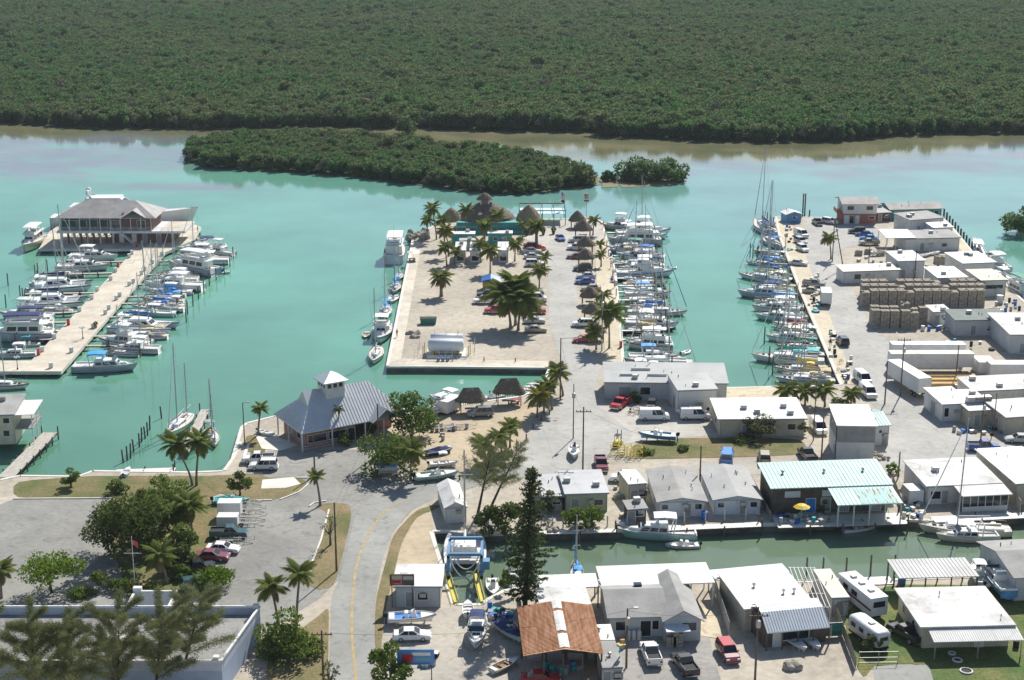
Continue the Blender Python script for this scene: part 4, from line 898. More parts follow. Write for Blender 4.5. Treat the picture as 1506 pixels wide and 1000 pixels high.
t = bld('storage_box', 'beige box-shaped store between the green shed and the cottages', 'shed', (924, 741), (950, 739), 0, 5.6, 3.1, WBEIGE, 'flat', 0, .05, RWHITE); dims(t)
t = bld('bait_shed', 'small grey-roofed bait shed on the canal bank', 'shed', (924, 770), (950, 768), 0, 2.6, 2.2, WDARK, 'shed', .3, .25, RGREY2); dims(t)
t = bld('houseboat_shed', 'white cabin with arched roof at the canal head', 'shed', (655, 770), (686, 768), 0, 9.5, 2.5, WWHITE, 'gable_y', .9, .2, RWHITE, 0, [('l', .4, 1.2, 1.2, .8)]); dims(t)
# ---- south bank
t = bld('repair_office', 'small white office with white flat roof and a roof sign by the road', 'building', (582, 893), (648, 893), 0, 6.2, 3.0, M('pale_grey_block_wall'), 'shed', .1, .3, RWHITE); W, D = dims(t)
canopy('long bright white canopy along the canal behind the grey house', (887, 863), (1049, 857), 3.4, D_((887, 863), (1049, 857), (873, 837), LZ + 3.4), RWHITE, 'shed', .2, .2, 0, WWHITE, nx=6)
canopy('white flat boathouse roof beside the tall conifer, nearer the canal', (796, 866), (880, 863), 3.0, D_((796, 866), (880, 863), (794, 850), LZ + 3.0), RWHITE, 'shed', .2, .2, 0, WDARK, name='boathouse', cat='boathouse')
canopy('creased white boathouse roof between the rusty shed and the canal', (796, 893), (868, 889), 3.2, D_((796, 893), (868, 889), (794, 869), LZ + 3.2), RWHITE2, 'shed', .25, .15, 0, WDARK, name='boathouse', cat='boathouse')
def rusty():
    z = LZ + 3.9; A, B = G(772, 962, z), G(885, 959, z); ang = math.atan2(B.y - A.y, B.x - A.x); W = (B - A).length; D = depth_px((772, 962), (885, 959), (764, 892), z)
    t = thing('boat_shed', 'open boat shed with rusty corrugated roof and white ridge sheets', 'shed', (A.x, A.y, LZ), ang)
    roof(t, W, D, 3.8, 'gable_y', .75, .2, RRUST, .32, .08, ridge=.52)
    for y0, y1 in ((.02, .30), (.36, .78), (.84, 1.0)): MB().loft([[(W * .52 - .6, D * y, 4.50), (W * .52, D * y, 4.64), (W * .52 + .6, D * y, 4.50)] for y in (y0, y1)], closed=False, caps=False).build('ridge_sheet', RWHITE, t)
    posts(t, [(W * k / 4, y) for k in range(5) for y in (.1, D * .5, D - .1)], 3.8, .1, WDARK)
    MB().box(.1, W - .1, D - .2, D - .1, 0, 3.7).build('back_wall', WDARK, t); MB().box(W - .2, W - .1, D * .3, D - .2, 0, 3.7).build('side_wall', WDARK, t)
    for k in range(4): MB().box(.6 + k * 2.5, 2.4 + k * 2.5, D * .45, D * .55, 0, .9 + .3 * (k % 2)).build('workbench', WGREY if k % 2 else PLANK, t)
rusty()
t = bld('lean_to', 'narrow low annex with white and grey roof beside the rusty shed', 'shed', (887, 983), (915, 982), 2.6, D_((887, 983), (915, 982), (878, 921), LZ + 2.6), 2.6, WBEIGE, 'flat', 0, .1, RGREY2); W, D = dims(t)
MB().box(-.1, W + .1, D * .62, D + .1, 2.75, 2.80).build('roof_coating', RWHITE, t); vents(t, [(W * .5, D * .25, 2.75), (W * .3, D * .85, 2.8)], .2, .5)
def grey_house():
    z = LZ + 2.9; A, B = G(897, 907, z), G(1029, 903, z); ang = math.atan2(B.y - A.y, B.x - A.x); W = (B - A).length; D = 9.5
    t = thing('house', 'grey-roofed house with front gable behind the two pickup trucks', 'house', (A.x, A.y, LZ), ang)
    walls(t, W * .62, D, 2.9, M('pale_grey_block_wall'), 'gable_x', 1.5); roof(t, W * .62, D, 2.9, 'gable_x', 1.5, .4, RGREY2)
    g = thing_part(t, (W * .59, -1.6, 0)); 
    W2, D2 = W * .40, D + 2.2; walls(g, W2, D2, 2.9, M('pale_grey_block_wall'), 'gable_y', 1.5); roof(g, W2, D2, 2.9, 'gable_y', 1.5, .35, RGREY2)
    opening(g, W2, D2, 'f', W2 * .68, 1.5, 1.8, 1.1, 'window', BLUEGL); opening(t, W, D, 'f', W * .12, 1.0, 1.2, 1.2); opening(t, W, D, 'f', W * .51, 1.0, .8, 1.2); opening(t, W, D, 'f', W * .40, .1, 1.3, 2.1, 'door', BLACK)
    MB().box(W * .34, W * .43, D * .62, D * .70, 3.9, 4.4).build('skylight', BLUEGL, t)
    MB().box(W * .58, W * .58 + 3.0, -3.6, -1.62, 2.3, 2.4).build('awning', M('pale_blue_white_wall'), t)
    for k in range(3): MB().lathe([(.3, 0), (.3, 1.1), (.1, 1.3)], 9, (W * (.2 + .06 * k), -.7, 0)).build('water_heater', WWHITE, t)
def thing_part(t, loc):
    o = bpy.data.objects.new('gable_wing', None); COL.objects.link(o); o.parent = t; o.location = loc; return o
grey_house()
def white_hall():
    z = LZ + 3.2; A, B = G(1096, 895, z), G(1194, 886, z); ang = math.atan2(B.y - A.y, B.x - A.x); W = (B - A).length; D = depth_px((1096, 895), (1194, 886), (1160, 838), z)
    t = thing('work_hall', 'large white-roofed work hall with blue-shaded metal front slope', 'building', (A.x, A.y, LZ), ang)
    roof(t, W, D, 3.1, 'shed', .25, .25, RWHITE, 0, .16); walls(t, W, D, 3.1, WBEIGE, 'shed', .2); vents(t, [(W * .35, D * .55, 3.4), (W * .7, D * .3, 3.4), (W * .86, D * .3, 3.4)], .2, .6, WWHITE)
    f = MB(); x0, x1 = W * .10, W * 1.02; pr = [(-5.6, 2.5), (-3.1, 4.1), (-1.0, 4.3), (.3, 3.5), (.3, 3.4), (-1.0, 4.15), (-3.1, 3.95), (-5.6, 2.38)]
    f.xprism(pr, x0, x1); fr = f.build('front_roof', M('pale_ribbed_metal', (.62, .66, .70), .5, .05, .5), t); sm = MB()
    for k in range(24): x = x0 + (x1 - x0) * k / 23; sm.tube((x, -5.6, 2.53), (x, -3.1, 4.13), .035, n=4); sm.tube((x, -3.1, 4.13), (x, -1.0, 4.33), .035, n=4)
    sm.build('roof_seam', M('pale_ribbed_metal'), fr)
    w_ = MB(); w_.quad((x0, -4.6, 0), (x1, -4.6, 0), (x1, -4.6, 3.0), (x0, -4.6, 3.0)); w_.quad((x0, 0, 0), (x0, -4.6, 0), (x0, -4.6, 3.0), (x0, 0, 3.5)); w_.quad((x1, -4.6, 0), (x1, 0, 0), (x1, 0, 3.5), (x1, -4.6, 3.0)); w_.build('front_wall', WDARK, t)
    q = opening(t, W, D, 'f', W * .55, .8, 3.6, 1.5); q.location.y = -4.65; q2 = opening(t, W, D, 'f', W * .30, .1, 1.2, 2.2, 'door', WWHITE); q2.location.y = -4.65
    for k in range(5): MB().box(x0 + (x1 - x0) * k / 4 - .08, x0 + (x1 - x0) * k / 4 + .08, -5.55, -5.39, 0, 2.45).build('post', WDARK, t)
white_hall()
canopy('white strip canopy over the canal dock left of the white work hall', (1052, 852), (1160, 842), 2.9, 2.6, RWHITE, 'flat', 0, .1, 0, WWHITE)
def pergola():
    a = G(1193, 884, LZ + 2.6); t = thing('pergola', 'bare white-beamed pergola frame beside the white work hall', 'pergola', (a.x, a.y, LZ), -.02); 
    for k in range(7): MB().box(-1.2 + k * .55, -1.12 + k * .55, -1.5, 10.5, 2.5, 2.62).build('rafter', WWHITE, t)
    for y in (-1.5, 2.5, 6.5, 10.4): MB().box(-1.3, 2.3, y, y + .1, 2.38, 2.5).build('beam', WWHITE, t)
    posts(t, [(x, y) for x in (-1.2, 2.2) for y in (-1.4, 4.5, 10.4)], 2.4, .06, WWHITE)
pergola()
t = bld('container_shed', 'grey steel shed with tan-edged roof between pergola and motorhome', 'shed', (1222, 906), (1247, 905), 0, 8.6, 2.5, M('pale_grey_block_wall'), 'flat', 0, .08, RTAN, 0, [], [('f', .5, 1.0, 2.0)]); dims(t)
def white_house():
    z = LZ + 3.2; A, B = G(1358, 919, z), G(1486, 916, z); ang = math.atan2(B.y - A.y, B.x - A.x); W = (B - A).length; D = depth_px((1358, 919), (1486, 916), (1323, 867), z)
    t = thing('house', 'square white-roofed house with ribbed front awning on the lawn', 'house', (A.x, A.y, LZ), ang)
    walls(t, W, D, 3.0, WBEIGE); roof(t, W, D, 3.0, 'flat', 0, .55, RWHITE2, 0, .2)
    r = roof(t, W * 1.0, 2.4, 2.35, 'shed', .5, .1, WWHITE, .28, .06, M('grey_awning_rib', (.40, .42, .44), .5, .05, 1), name='awning'); r.location = (W * .05, -2.95, 0)
    posts(t, [(W * .06, -2.9), (W * .55, -2.9), (W * 1.04, -2.9)], 2.4, .06, STEEL)
    for x in (.2, .5, .8): opening(t, W, D, 'f', W * x, .9, 1.5, 1.2)
    opening(t, W, D, 'f', W * .66, .1, 1.0, 2.1, 'door', WWHITE); opening(t, W, D, 'l', D * .35, 1.1, 1.0, 1.0); opening(t, W, D, 'l', D * .75, 1.1, 1.0, 1.0); vents(t, [(W * .42, D * .8, 3.2), (W * .93, D * .12, 3.2)], .08, .6)
white_house()
t = canopy('grey ribbed carport roof beside the canal', (1324, 851), (1438, 848), 3.0, D_((1324, 851), (1438, 848), (1311, 826), LZ + 3), RGREY, 'shed', .15, .15, .5, WDARK, nx=4)
t = bld('boat_house', 'grey-roofed house cut by the right edge on the canal', 'house', (1490, 884), (1560, 880), 0, 11, 3.6, M('pale_grey_block_wall'), 'gable_x', 1.2, .5, M('weathered_grey_roof'), 0, [('l', .3, 1.4, 1.0, .9), ('l', .7, 1.4, 1.0, .9)]); dims(t)
# ---- right-hand yard buildings
for nm, lb, fl, fr, d, h, wm, rm, wn, dr in (
    ('store_building', 'white flat-roofed store with open bay beside the turning area', (1385, 620), (1424, 618), 8, 3.2, WWHITE, RWHITE, [('f', .15, .9, .8, 1.6)], [('l', .5, 2, 2.4)]),
    ('store_building', 'beige-walled flat-roofed store with rooftop units', (1424, 628), (1464, 626), 10, 3.0, WBEIGE, RWHITE, [], [('f', .3, 1, 2.1)]),
    ('store_building', 'beige store with grey roof above the silver car', (1478, 640), (1540, 636), 8, 3.2, WBEIGE, RGREY, [], [('l', .4, 1, 2.1)]),
    ('store_building', 'long low white roof behind the stores, cut by the right edge', (1430, 600), (1560, 594), 7, 3.2, WWHITE, RWHITE2, [], []),
    ('store_building', 'beige house with white roof at the right edge by the canal lane', (1492, 742), (1560, 738), 14, 3.4, WBEIGE, RWHITE, [('l', .4, 1.2, 1.2, 1)], [('l', .7, 1, 2.1)]),
    ('net_store', 'grey-green shingled building in the trap yard', (1404, 494), (1482, 493), 7, 3.4, M('pale_grey_block_wall'), RGREEN, [], []),
    ('office_trailer', 'white office trailer in front of the grey-green building', (1412, 492), (1466, 490), 3.0, 2.8, WWHITE, RWHITE2, [('f', .25, 1.2, 1.0, .8), ('f', .68, 1.3, .6, .5)], []),
    ('shed', 'small white shed between trap stacks and the grey-green building', (1372, 478), (1396, 477), 4, 2.9, WWHITE, RWHITE2, [], []),
    ('fish_market', 'wide white-roofed fish market at the right edge of the trap yard', (1484, 520), (1580, 520), 15, 4.0, M('pale_grey_block_wall'), RWHITE2, [], []),
    ('packing_hall', 'packing hall with bright white roof beside the right dock', (1378, 432), (1420, 431), 9, 3.8, M('pale_grey_block_wall'), RWHITE, [], []),
    ('packing_hall', 'packing hall annex with tan ribbed roof beside the right dock', (1442, 436), (1478, 435), 9, 3.8, WWHITE, RTAN, [('f', .5, 1.8, 4.5, .9)], []),
    ('packing_hall', 'farther white-roofed packing hall by the right dock', (1415, 410), (1462, 408), 10, 3.8, WWHITE, RWHITE, [], []),
    ('cold_store', 'white box-like cold store in the yard of the right peninsula', (1320, 410), (1358, 409), 9, 4.4, M('pale_grey_block_wall'), RWHITE2, [], [('f', .2, 1, 2.1)]),
    ('long_store', 'long low white store with tan-edged roof by the peninsula road', (1240, 417), (1322, 414), 5, 2.9, WWHITE, RTAN, [('f', .25, 1.0, 1.6, 1.2)], []),
    ('long_store', 'grey-roofed long white store behind the white boats on stands', (1330, 370), (1410, 368), 8, 3.4, WWHITE, RGREY2, [], []),
    ('fish_store', 'grey shingled fish store behind the blinding white canopy', (1338, 345), (1386, 341), 8, 4.0, WWHITE, RGREY2, [], []),
    ('tank_shed', 'small white-roofed shed with blue tanks near the peninsula tip', (1372, 350), (1400, 349), 5, 2.8, WWHITE, RWHITE, [], [])):
    t = bld(nm, lb, 'building' if 'shed' not in nm else 'shed', fl, fr, 0, d, h, wm, 'shed', .4, .3, rm, .5 if 'tan ribbed' in lb else 0, wn, dr, 'yard buildings'); W, D = dims(t)
    if 'rooftop' in lb:
        for k in range(3): MB().box(W * (.2 + .3 * k), W * (.2 + .3 * k) + 1.4, D * .3, D * .3 + 1.2, h + .2, h + 1.4).build('rooftop_unit', STEEL, t)
canopy('blinding white canopy roof near the tip of the right peninsula', (1304, 350), (1346, 350), 3.6, 9, RWHITE, 'shed', .3, .2, 0, WWHITE)
def red_house():
    p, a, W = site((1240, 329), (1287, 328), LZ); D = 9; t = thing('two_storey_house', 'two-storey house, white above and red below, at the peninsula tip', 'house', p, 0)
    walls(t, W, D, 2.9, WRED, name='lower_wall'); walls(t, W, D, 5.9, WWHITE, name='upper_wall', z0=2.9); roof(t, W, D, 5.8, 'gable_x', 1.2, .8, RBROWN)
    for x in (.2, .78): opening(t, W, D, 'f', W * x, 4.0, 1.8, 1.1)
    for y in (.3, .6): opening(t, W, D, 'l', D * y, 3.9, 1.0, 1.2)
    opening(t, W, D, 'f', W * .25, .1, 1.2, 2.2, 'door', DARKGL); opening(t, W, D, 'f', W * .42, .1, 1.0, 2.2, 'door', WWHITE); opening(t, W, D, 'f', W * .1, .1, 1.4, 2.3, 'door', WWHITE); opening(t, W, D, 'f', W * .85, 1.4, 1.6, .7)
    MB().box(-1.6, -.1, D * .2, D * .7, 2.7, 2.9).build('stair_landing', M('orange_red_paint', (.62, .20, .05), .6, .1, 1), t)
    s = MB()
    for i in range(10): s.box(-1.6, -.3, D * .2 - .3 * i - .3, D * .2 - .3 * i, 2.6 - .27 * i, 2.7 - .27 * i)
    s.build('staircase', WRED, t); MB().box(-1.66, -1.6, D * .2, D * .7, 2.9, 3.9).build('landing_rail', M('orange_red_paint'), t)
red_house()
t = bld('dock_office', 'long teal building with grey roof at the tip of the right peninsula', 'building', (1309, 323), (1384, 321), 0, 8, 3.0, WTEAL, 'gable_x', 1.2, .6, RBROWN, 0, [('f', x, 1.1, 1.2, 1.2) for x in (.12, .22, .32, .5, .6, .7, .9)], [('f', .42, 1, 2.1)]); dims(t)
t = bld('link_shed', 'low shed with pale lean-to roof between the red house and the teal building', 'shed', (1290, 326), (1309, 325), 0, 7, 2.5, WDARK, 'shed', .6, .3, M('lighter_grey_roof')); dims(t)
t = bld('kiosk', 'bright blue hut with white roof at the left corner of the peninsula tip', 'kiosk', (1156, 328), (1178, 327), 0, 4.0, 2.5, WBLUE, 'gable_y', .8, .35, RWHITE, 0, [('f', .55, 1.0, .9, .9), ('l', .4, 1.1, .7, .7)]); dims(t)
# ---- left edge dock house
t = bld('dock_house', 'cream two-storey dock house with patched grey roof at the left edge', 'house', (-40, 655), (24, 653), 0, 9, 5.3, CREAM, 'shed', .6, .3, RGREY2, 0, [('f', .80, 1.5, 1.0, 1.0), ('f', .82, 3.8, 1.0, .9)]); W, D = dims(t)
MB().box(W, W + 3.0, 0, D * .8, 2.6, 2.75).build('balcony', WGREY, t); MB().box(W, W + 3.4, -.4, D * .85, 5.25, 5.35).build('balcony_roof', WWHITE, t); posts(t, [(W + 2.9, 0.1), (W + 2.9, D * .4), (W + 2.9, D * .78)], 5.25, .07, WWHITE)
for z in (3.2, 3.7): MB().tube((W + 2.95, 0, z), (W + 2.95, D * .8, z), .03, n=4).build('balcony_rail', WGREY, t)
# ---- tiki bar
def thatch(mb, cx, cy, rx, ry, z0, z1, rg, ridge=0.0, n=22, layers=4):
    """shaggy thatch: overlapping skirts from eave to peak or ridge"""
    for k in range(layers):
        s0, s1 = k / layers, min(1, (k + 1.25) / layers); lo, hi = [], []
        for i in range(n):
            a = 2 * math.pi * i / n; j = rg.uniform(-.06, .06)
            for lst, s, jj in ((lo, s0, j), (hi, s1, 0)):
                q = max(0, 1 - s) ** .72 + jj * (1 - s * .5); ex = math.copysign(ridge * min(1, s * 1.6 + .0), math.cos(a)) * (1 if ridge else 0)
                x = cx + math.cos(a) * max(.02, (rx - ridge * s) * q + ridge * s * abs(math.cos(a)) ** .3) if ridge else cx + math.cos(a) * rx * max(.02, q)
                y = cy + math.sin(a) * ry * max(.02, q); z = z0 + (z1 - z0) * s ** .88 + (rg.uniform(-.14, .05) if lst is lo else .04)
                lst.append((x, y, z))
        mb.loft([lo, hi], caps=False)
    return mb
def chickee(label, base, rx, ry, h, top, group=None, mat=THATCH, ridge=0.0, rz=0.0, post=WOODP, np_=4, seats=True):
    rg = random.Random(H(label)); p = G(*base); t = thing('thatched_hut', label, 'thatched hut', p, rz, group)
    thatch(MB(), 0, 0, rx, ry, h, top, rg, ridge).build('thatch_roof', mat, t)
    fr = MB(); n = 22
    for i in range(n * 2):
        a = math.pi * i / n; x, y = math.cos(a) * rx * .97, math.sin(a) * ry * .97; fr.quad((x * .98 - .12 * math.sin(a), y * .98 + .12 * math.cos(a), h + .1), (x * .98 + .12 * math.sin(a), y * .98 - .12 * math.cos(a), h + .1), (x * 1.05, y * 1.05, h - rg.uniform(.2, .5)))
    fr.build('fringe', mat, t)
    for sx in (-1, 1):
        for sy in (-1, 1): MB().tube((sx * rx * .68, sy * ry * .68, 0), (sx * rx * .68, sy * ry * .68, h + .4), .09, n=6).build('post', post, t)
    if seats: MB().box(-rx * .4, rx * .4, -ry * .25, ry * .25, .68, .76).build('table_top', PLANK, t); MB().box(-.1, .1, -.1, .1, 0, .68).build('table_leg', WOODP, t)
    return t
def tiki():
    p = G(727, 343); t = thing('tiki_bar', 'tiki bar with huge thatched dome, lookout and teal walls', 'bar', p); rg = random.Random(9); px = S(343)
    w_ = MB(); w_.box(-10.5, 8.5, .2, 12, 0, 3.0); w_.build('wall', WTEAL, t); MB().box(-12, 9.5, -1.2, -.9, 0, 1.0).build('terrace_wall', WTEAL, t)
    r = MB()
    for k in range(14): r.tube((-12 + k * .8, -1.0, 1.0), (-12 + k * .8, -1.0, 2.0), .04, n=4)
    r.tube((-12, -1.0, 2.0), (-1.6, -1.0, 2.0), .05, n=4); r.build('railing', WWHITE, t)
    thatch(MB(), -2.5, 6.5, 9.0, 7.0, 2.7, 7.8, rg, 0, 30, 6).build('dome_thatch', THATCH, t)
    MB().box(-4.0, -1.4, 5.0, 7.4, 6.6, 8.6).build('lookout', WWHITE, t); MB().box(-3.6, -1.8, 4.95, 4.99, 7.3, 8.3).build('lookout_window', WRED, t)
    thatch(MB(), -2.7, 6.2, 2.5, 2.2, 8.4, 10.3, rg, 0, 16, 3).build('lookout_thatch', THATCH, t)
    for x in (-3.9, -.2): MB().box(x - .55, x + .55, 1.6, 3.4, 4.2, 5.6).build('dormer', WWHITE, t); thatch(MB(), x, 2.6, .95, 1.3, 5.5, 6.4, rg, 0, 12, 2).build('dormer_thatch', THATCH, t)
    thatch(MB(), 9.6, 4.5, 3.8, 3.6, 3.1, 7.2, rg, 0, 20, 4).build('side_thatch', THATCHL, t); thatch(MB(), -12.0, 4.5, 3.4, 3.4, 2.8, 6.4, rg, 0, 18, 4).build('side_thatch', THATCHL, t)
    for x, y in ((6.9, 2), (12.3, 2), (6.9, 7), (12.3, 7), (-14, 2.5), (-10, 2.5), (-14, 6.5)): MB().tube((x, y, 0), (x, y, 3.2), .12, n=6).build('post', WOODP, t)
    MB().box(-1.6, 8.2, -.6, -.2, 1.0, 1.15).build('bar_counter', WTEAL, t)
tiki()
t = bld('flat_cabin', 'long teal cabin with white flat roof, right half before the tiki bar', 'cabin', (718, 359), (753, 359), 0, 3.2, 2.9, WTEAL, 'flat', 0, .2, RWHITE, 0, [('f', .3, 1, 1, .9)], [('f', .7, .9, 2)]); dims(t)
t = bld('flat_cabin', 'long teal cabin with white flat roof, left half before the tiki bar', 'cabin', (664, 360), (698, 360), 0, 3.2, 2.9, WTEAL, 'flat', 0, .2, RWHITE, 0, [('f', .6, 1, 1, .9)]); dims(t)
t = bld('flat_cabin', 'small white-roofed store between the truck bodies and the teal cabins', 'cabin', (676, 367), (702, 367), 0, 2.6, 2.4, WGREY, 'flat', 0, .15, M('lighter_grey_roof')); dims(t)
for lb, u in (('left one of three white-roofed box cabins behind the gravel lot', 677), ('middle one of three white-roofed box cabins, with tan roof hatch', 699), ('right one of three white-roofed box cabins behind the gravel lot', 740)):
    t = bld('box_cabin', lb, 'cabin', (u - 7.5, 386), (u + 7.5, 386), 0, 8.5, 3.1, WWHITE, 'shed', .3, .15, RWHITE, 0, [('f', .5, .5, 1.7, 1.2)], [], 'box cabins'); W, D = dims(t)
    if 'hatch' in lb: MB().box(W * .3, W * .7, D * .3, D * .75, 3.4, 3.7).build('roof_hatch', RTAN, t)
def pergola_dock():
    a = G(764, 331); b = G(828, 327); W = (b - a).length; t = thing('dock_pavilion', 'open teal-framed dock pavilion right of the tiki bar', 'pavilion', (a.x, a.y, LZ), 0); D = 11
    posts(t, [(W * k / 4, y) for k in range(5) for y in (.1, D)], 4.2, .11, WTEAL)
    for y in (.1, D): MB().box(-.2, W + .2, y - .12, y + .12, 4.0, 4.3).build('beam', WTEAL if y < 1 else WDARK, t)
    for k in range(5): MB().box(W * k / 4 - .08, W * k / 4 + .08, 0, D + .1, 4.3, 4.45).build('rafter', WDARK, t)
    MB().box(.2, W - .2, 1.2, D - 1, 3.0, 3.08).build('shade_cloth', M('pale_aqua_canvas', (.55, .74, .72), .7, .05, .5), t); MB().box(W * .12, W * .26, .02, .05, 3.2, 4.0).build('notice_board', WWHITE, t)
pergola_dock()
for a in (('first thatched hut from the sea in the row beside the road', (849, 335), 2.5, 2.4, 2.2, 5.0), ('second thatched hut from the sea in the row beside the road', (857, 349), 2.9, 2.6, 2.2, 5.0), ('third thatched hut from the sea in the row beside the road', (861, 372), 2.6, 2.4, 2.2, 4.6),
          ('fourth thatched hut from the sea in the row beside the road', (861, 391), 2.5, 2.4, 2.2, 4.6), ('fifth thatched hut from the sea, among the parked cars', (867, 448), 2.4, 2.3, 2.1, 4.4), ('sixth thatched hut from the sea, shaded by the large palm', (870, 472), 2.3, 2.2, 2.1, 4.2), ('last thatched hut, half hidden behind palms by the road', (876, 500), 2.3, 2.2, 2.0, 3.8)):
    chickee(*a, group='thatched huts along the road')
chickee('left of two oblong thatched huts on the sand by the inlet', (693, 606), 2.9, 1.9, 2.3, 4.6, ridge=1.4, rz=.12); chickee('right of two oblong thatched huts on the sand by the inlet', (748, 594), 3.1, 2.0, 2.4, 4.9, ridge=1.5, rz=.12)
def tarp_kiosk():
    p = G(722, 425); t = thing('kiosk', 'yellow kiosk under a bright blue tarp on the gravel lot', 'kiosk', p); MB().box(-1.9, 1.9, -1.4, 1.6, 0, 1.3).build('counter', M('yellow_board', (.55, .42, .05), .7, .1, 1), t); MB().box(-1.95, 1.95, -1.45, 1.65, 1.3, 2.2).build('upper_wall', M('dusty_pink_board', (.42, .26, .24), .8, .1, 1), t)
    MB().loft([[(-2.3, -1.8, 2.3), (0, -1.9, 2.9), (2.4, -1.8, 2.25)], [(-2.2, 0, 2.9), (0, 0, 3.7), (2.3, 0, 2.95)], [(-2.3, 2, 2.3), (0, 2.0, 2.8), (2.3, 2, 2.3)]], closed=False, caps=False).build('tarp', TARP, t)
tarp_kiosk()
# ================================================================ BOATS
def paint(name, c, rough=.3): return M('paint_' + name, c, rough, .06, .8, spec=.5)
CANV = {'blue': M('blue_canvas', (.03, .16, .52), .75, .1, 1.5), 'sky': M('bright_blue_canvas', (.05, .33, .78), .7, .1, 1.5), 'navy': M('navy_canvas', (.018, .035, .13), .8, .1, 1.5), 'white': WHITE, 'green': M('green_canvas'), 'teal': M('teal_canvas', (.03, .40, .40), .7, .1, 1.5),
        'red': M('maroon_canvas', (.36, .05, .06), .75, .1, 1.5), 'yellow': M('yellow_cover', (.78, .52, .03), .6, .1, 1.5), 'tan': M('tan_tarp', (.56, .45, .27), .8, .1, 1.0, bump=.3), 'grey': M('grey_canvas', (.36, .37, .38), .8, .1, 1), 'black': M('black_canvas', (.03, .03, .035), .8, .1, 1), 'cream': CREAM}
HULLC = {'white': GEL, 'cream': M('cream_gelcoat', (.64, .60, .46), .25, .05, .6, spec=.5), 'navy': paint('navy_hull', (.015, .02, .055)), 'black': paint('black_hull', (.02, .02, .022)), 'grey': paint('grey_hull', (.42, .46, .50)), 'aqua': paint('aqua_hull', (.42, .62, .60)), 'blue': paint('blue_hull', (.06, .27, .50)), 'sea': paint('sea_green_hull', (.30, .52, .47)), 'brown': paint('varnished_hull', (.26, .14, .06)), 'teal': paint('teal_hull', (.06, .40, .38))}
TEAK = streak('teak_trim', (.34, .21, .11), (.22, .13, .065), 0, 1.2, .7)
NONSKID = M('grey_white_deck', (.60, .60, .56), .75, .06, 1.2)
BOOT = M('dark_boot_stripe', (.02, .025, .04), .5, .1, 1)
def half_beam(t, B, full=.42, pw=2.1, st=.86):
    if t < full: return B / 2 * (st + (1 - st) * math.sin(t / full * math.pi / 2))
    return B / 2 * max(.012, 1 - ((t - full) / (1 - full)) ** pw)
def hull_parts(t, L, B, fb, ft, mat, deckm, pw=2.1, st=.86, full=.42, stripe=None, rub=None, y0=0.0, rake=.06, deck_drop=.10):
    """lofted hull: fb / ft = freeboard at bow / stern"""
    N = 13; secs, dk, band, rb = [], [], [], []
    for i in range(N):
        s = i / (N - 1); b = half_beam(s, B, full, pw, st); x = -L / 2 + L * s; z = ft + (fb - ft) * s ** 1.7; xs = x + rake * L * (s ** 3) * .6; xk = x - rake * L * s ** 3
        bl = b * (.90 - .35 * s)
        secs.append([(xs, y0 + b, z), (x, y0 + b * .97, z * .45), (xk, y0 + bl, -.05), (xk, y0, -.45), (xk, y0 - bl, -.05), (x, y0 - b * .97, z * .45), (xs, y0 - b, z)])
        dk.append([(xs, y0 + b * .94, z - deck_drop), (xs, y0, z - deck_drop + .04 * B), (xs, y0 - b * .94, z - deck_drop)])
        bw = b * (.905 - .335 * s); band.append((xk, bw, x)); rb.append((xs, b, z))
    mb = MB(); mb.loft(secs, closed=False, caps=False); mb.f.append(tuple(range(7)))
    h = mb.build('hull', mat, t, True)
    MB().loft(dk, closed=False, caps=False).build('deck', deckm, t)
    if stripe is not None:
        m2 = MB()
        for sg in (1, -1): m2.loft([[(xk, y0 + sg * (bw * 1.02 + .015), -.1), (xk + (x - xk) * .35, y0 + sg * (bw * 1.04 + .02), .16)] for xk, bw, x in band], closed=False, caps=False)
        m2.build('boot_stripe', stripe, h)
    sc_ = (None, CANV['navy'], CANV['red'], CANV['teal'], None, CANV['blue'], CANV['black'], TEAK)[H(t['label']) % 8]
    if sc_ is not None and mat is GEL and L < 25:
        m4 = MB()
        for sg in (1, -1): m4.loft([[tuple(Vector(q[0 if sg > 0 else 6]).lerp(Vector(q[1 if sg > 0 else 5]), f) + Vector((0, sg * .014, 0))) for f in (.22, .46)] for q in secs], closed=False, caps=False)
        m4.build('sheer_stripe', sc_, h)
    if rub is not None:
        m3 = MB()
        for sg in (1, -1): m3.path([(xs, y0 + sg * b, z) for xs, b, z in rb], [.045] * N, 4)
        m3.build('rub_rail', rub, h)
    def zd(s): return ft + (fb - ft) * s ** 1.7 - deck_drop
    return zd
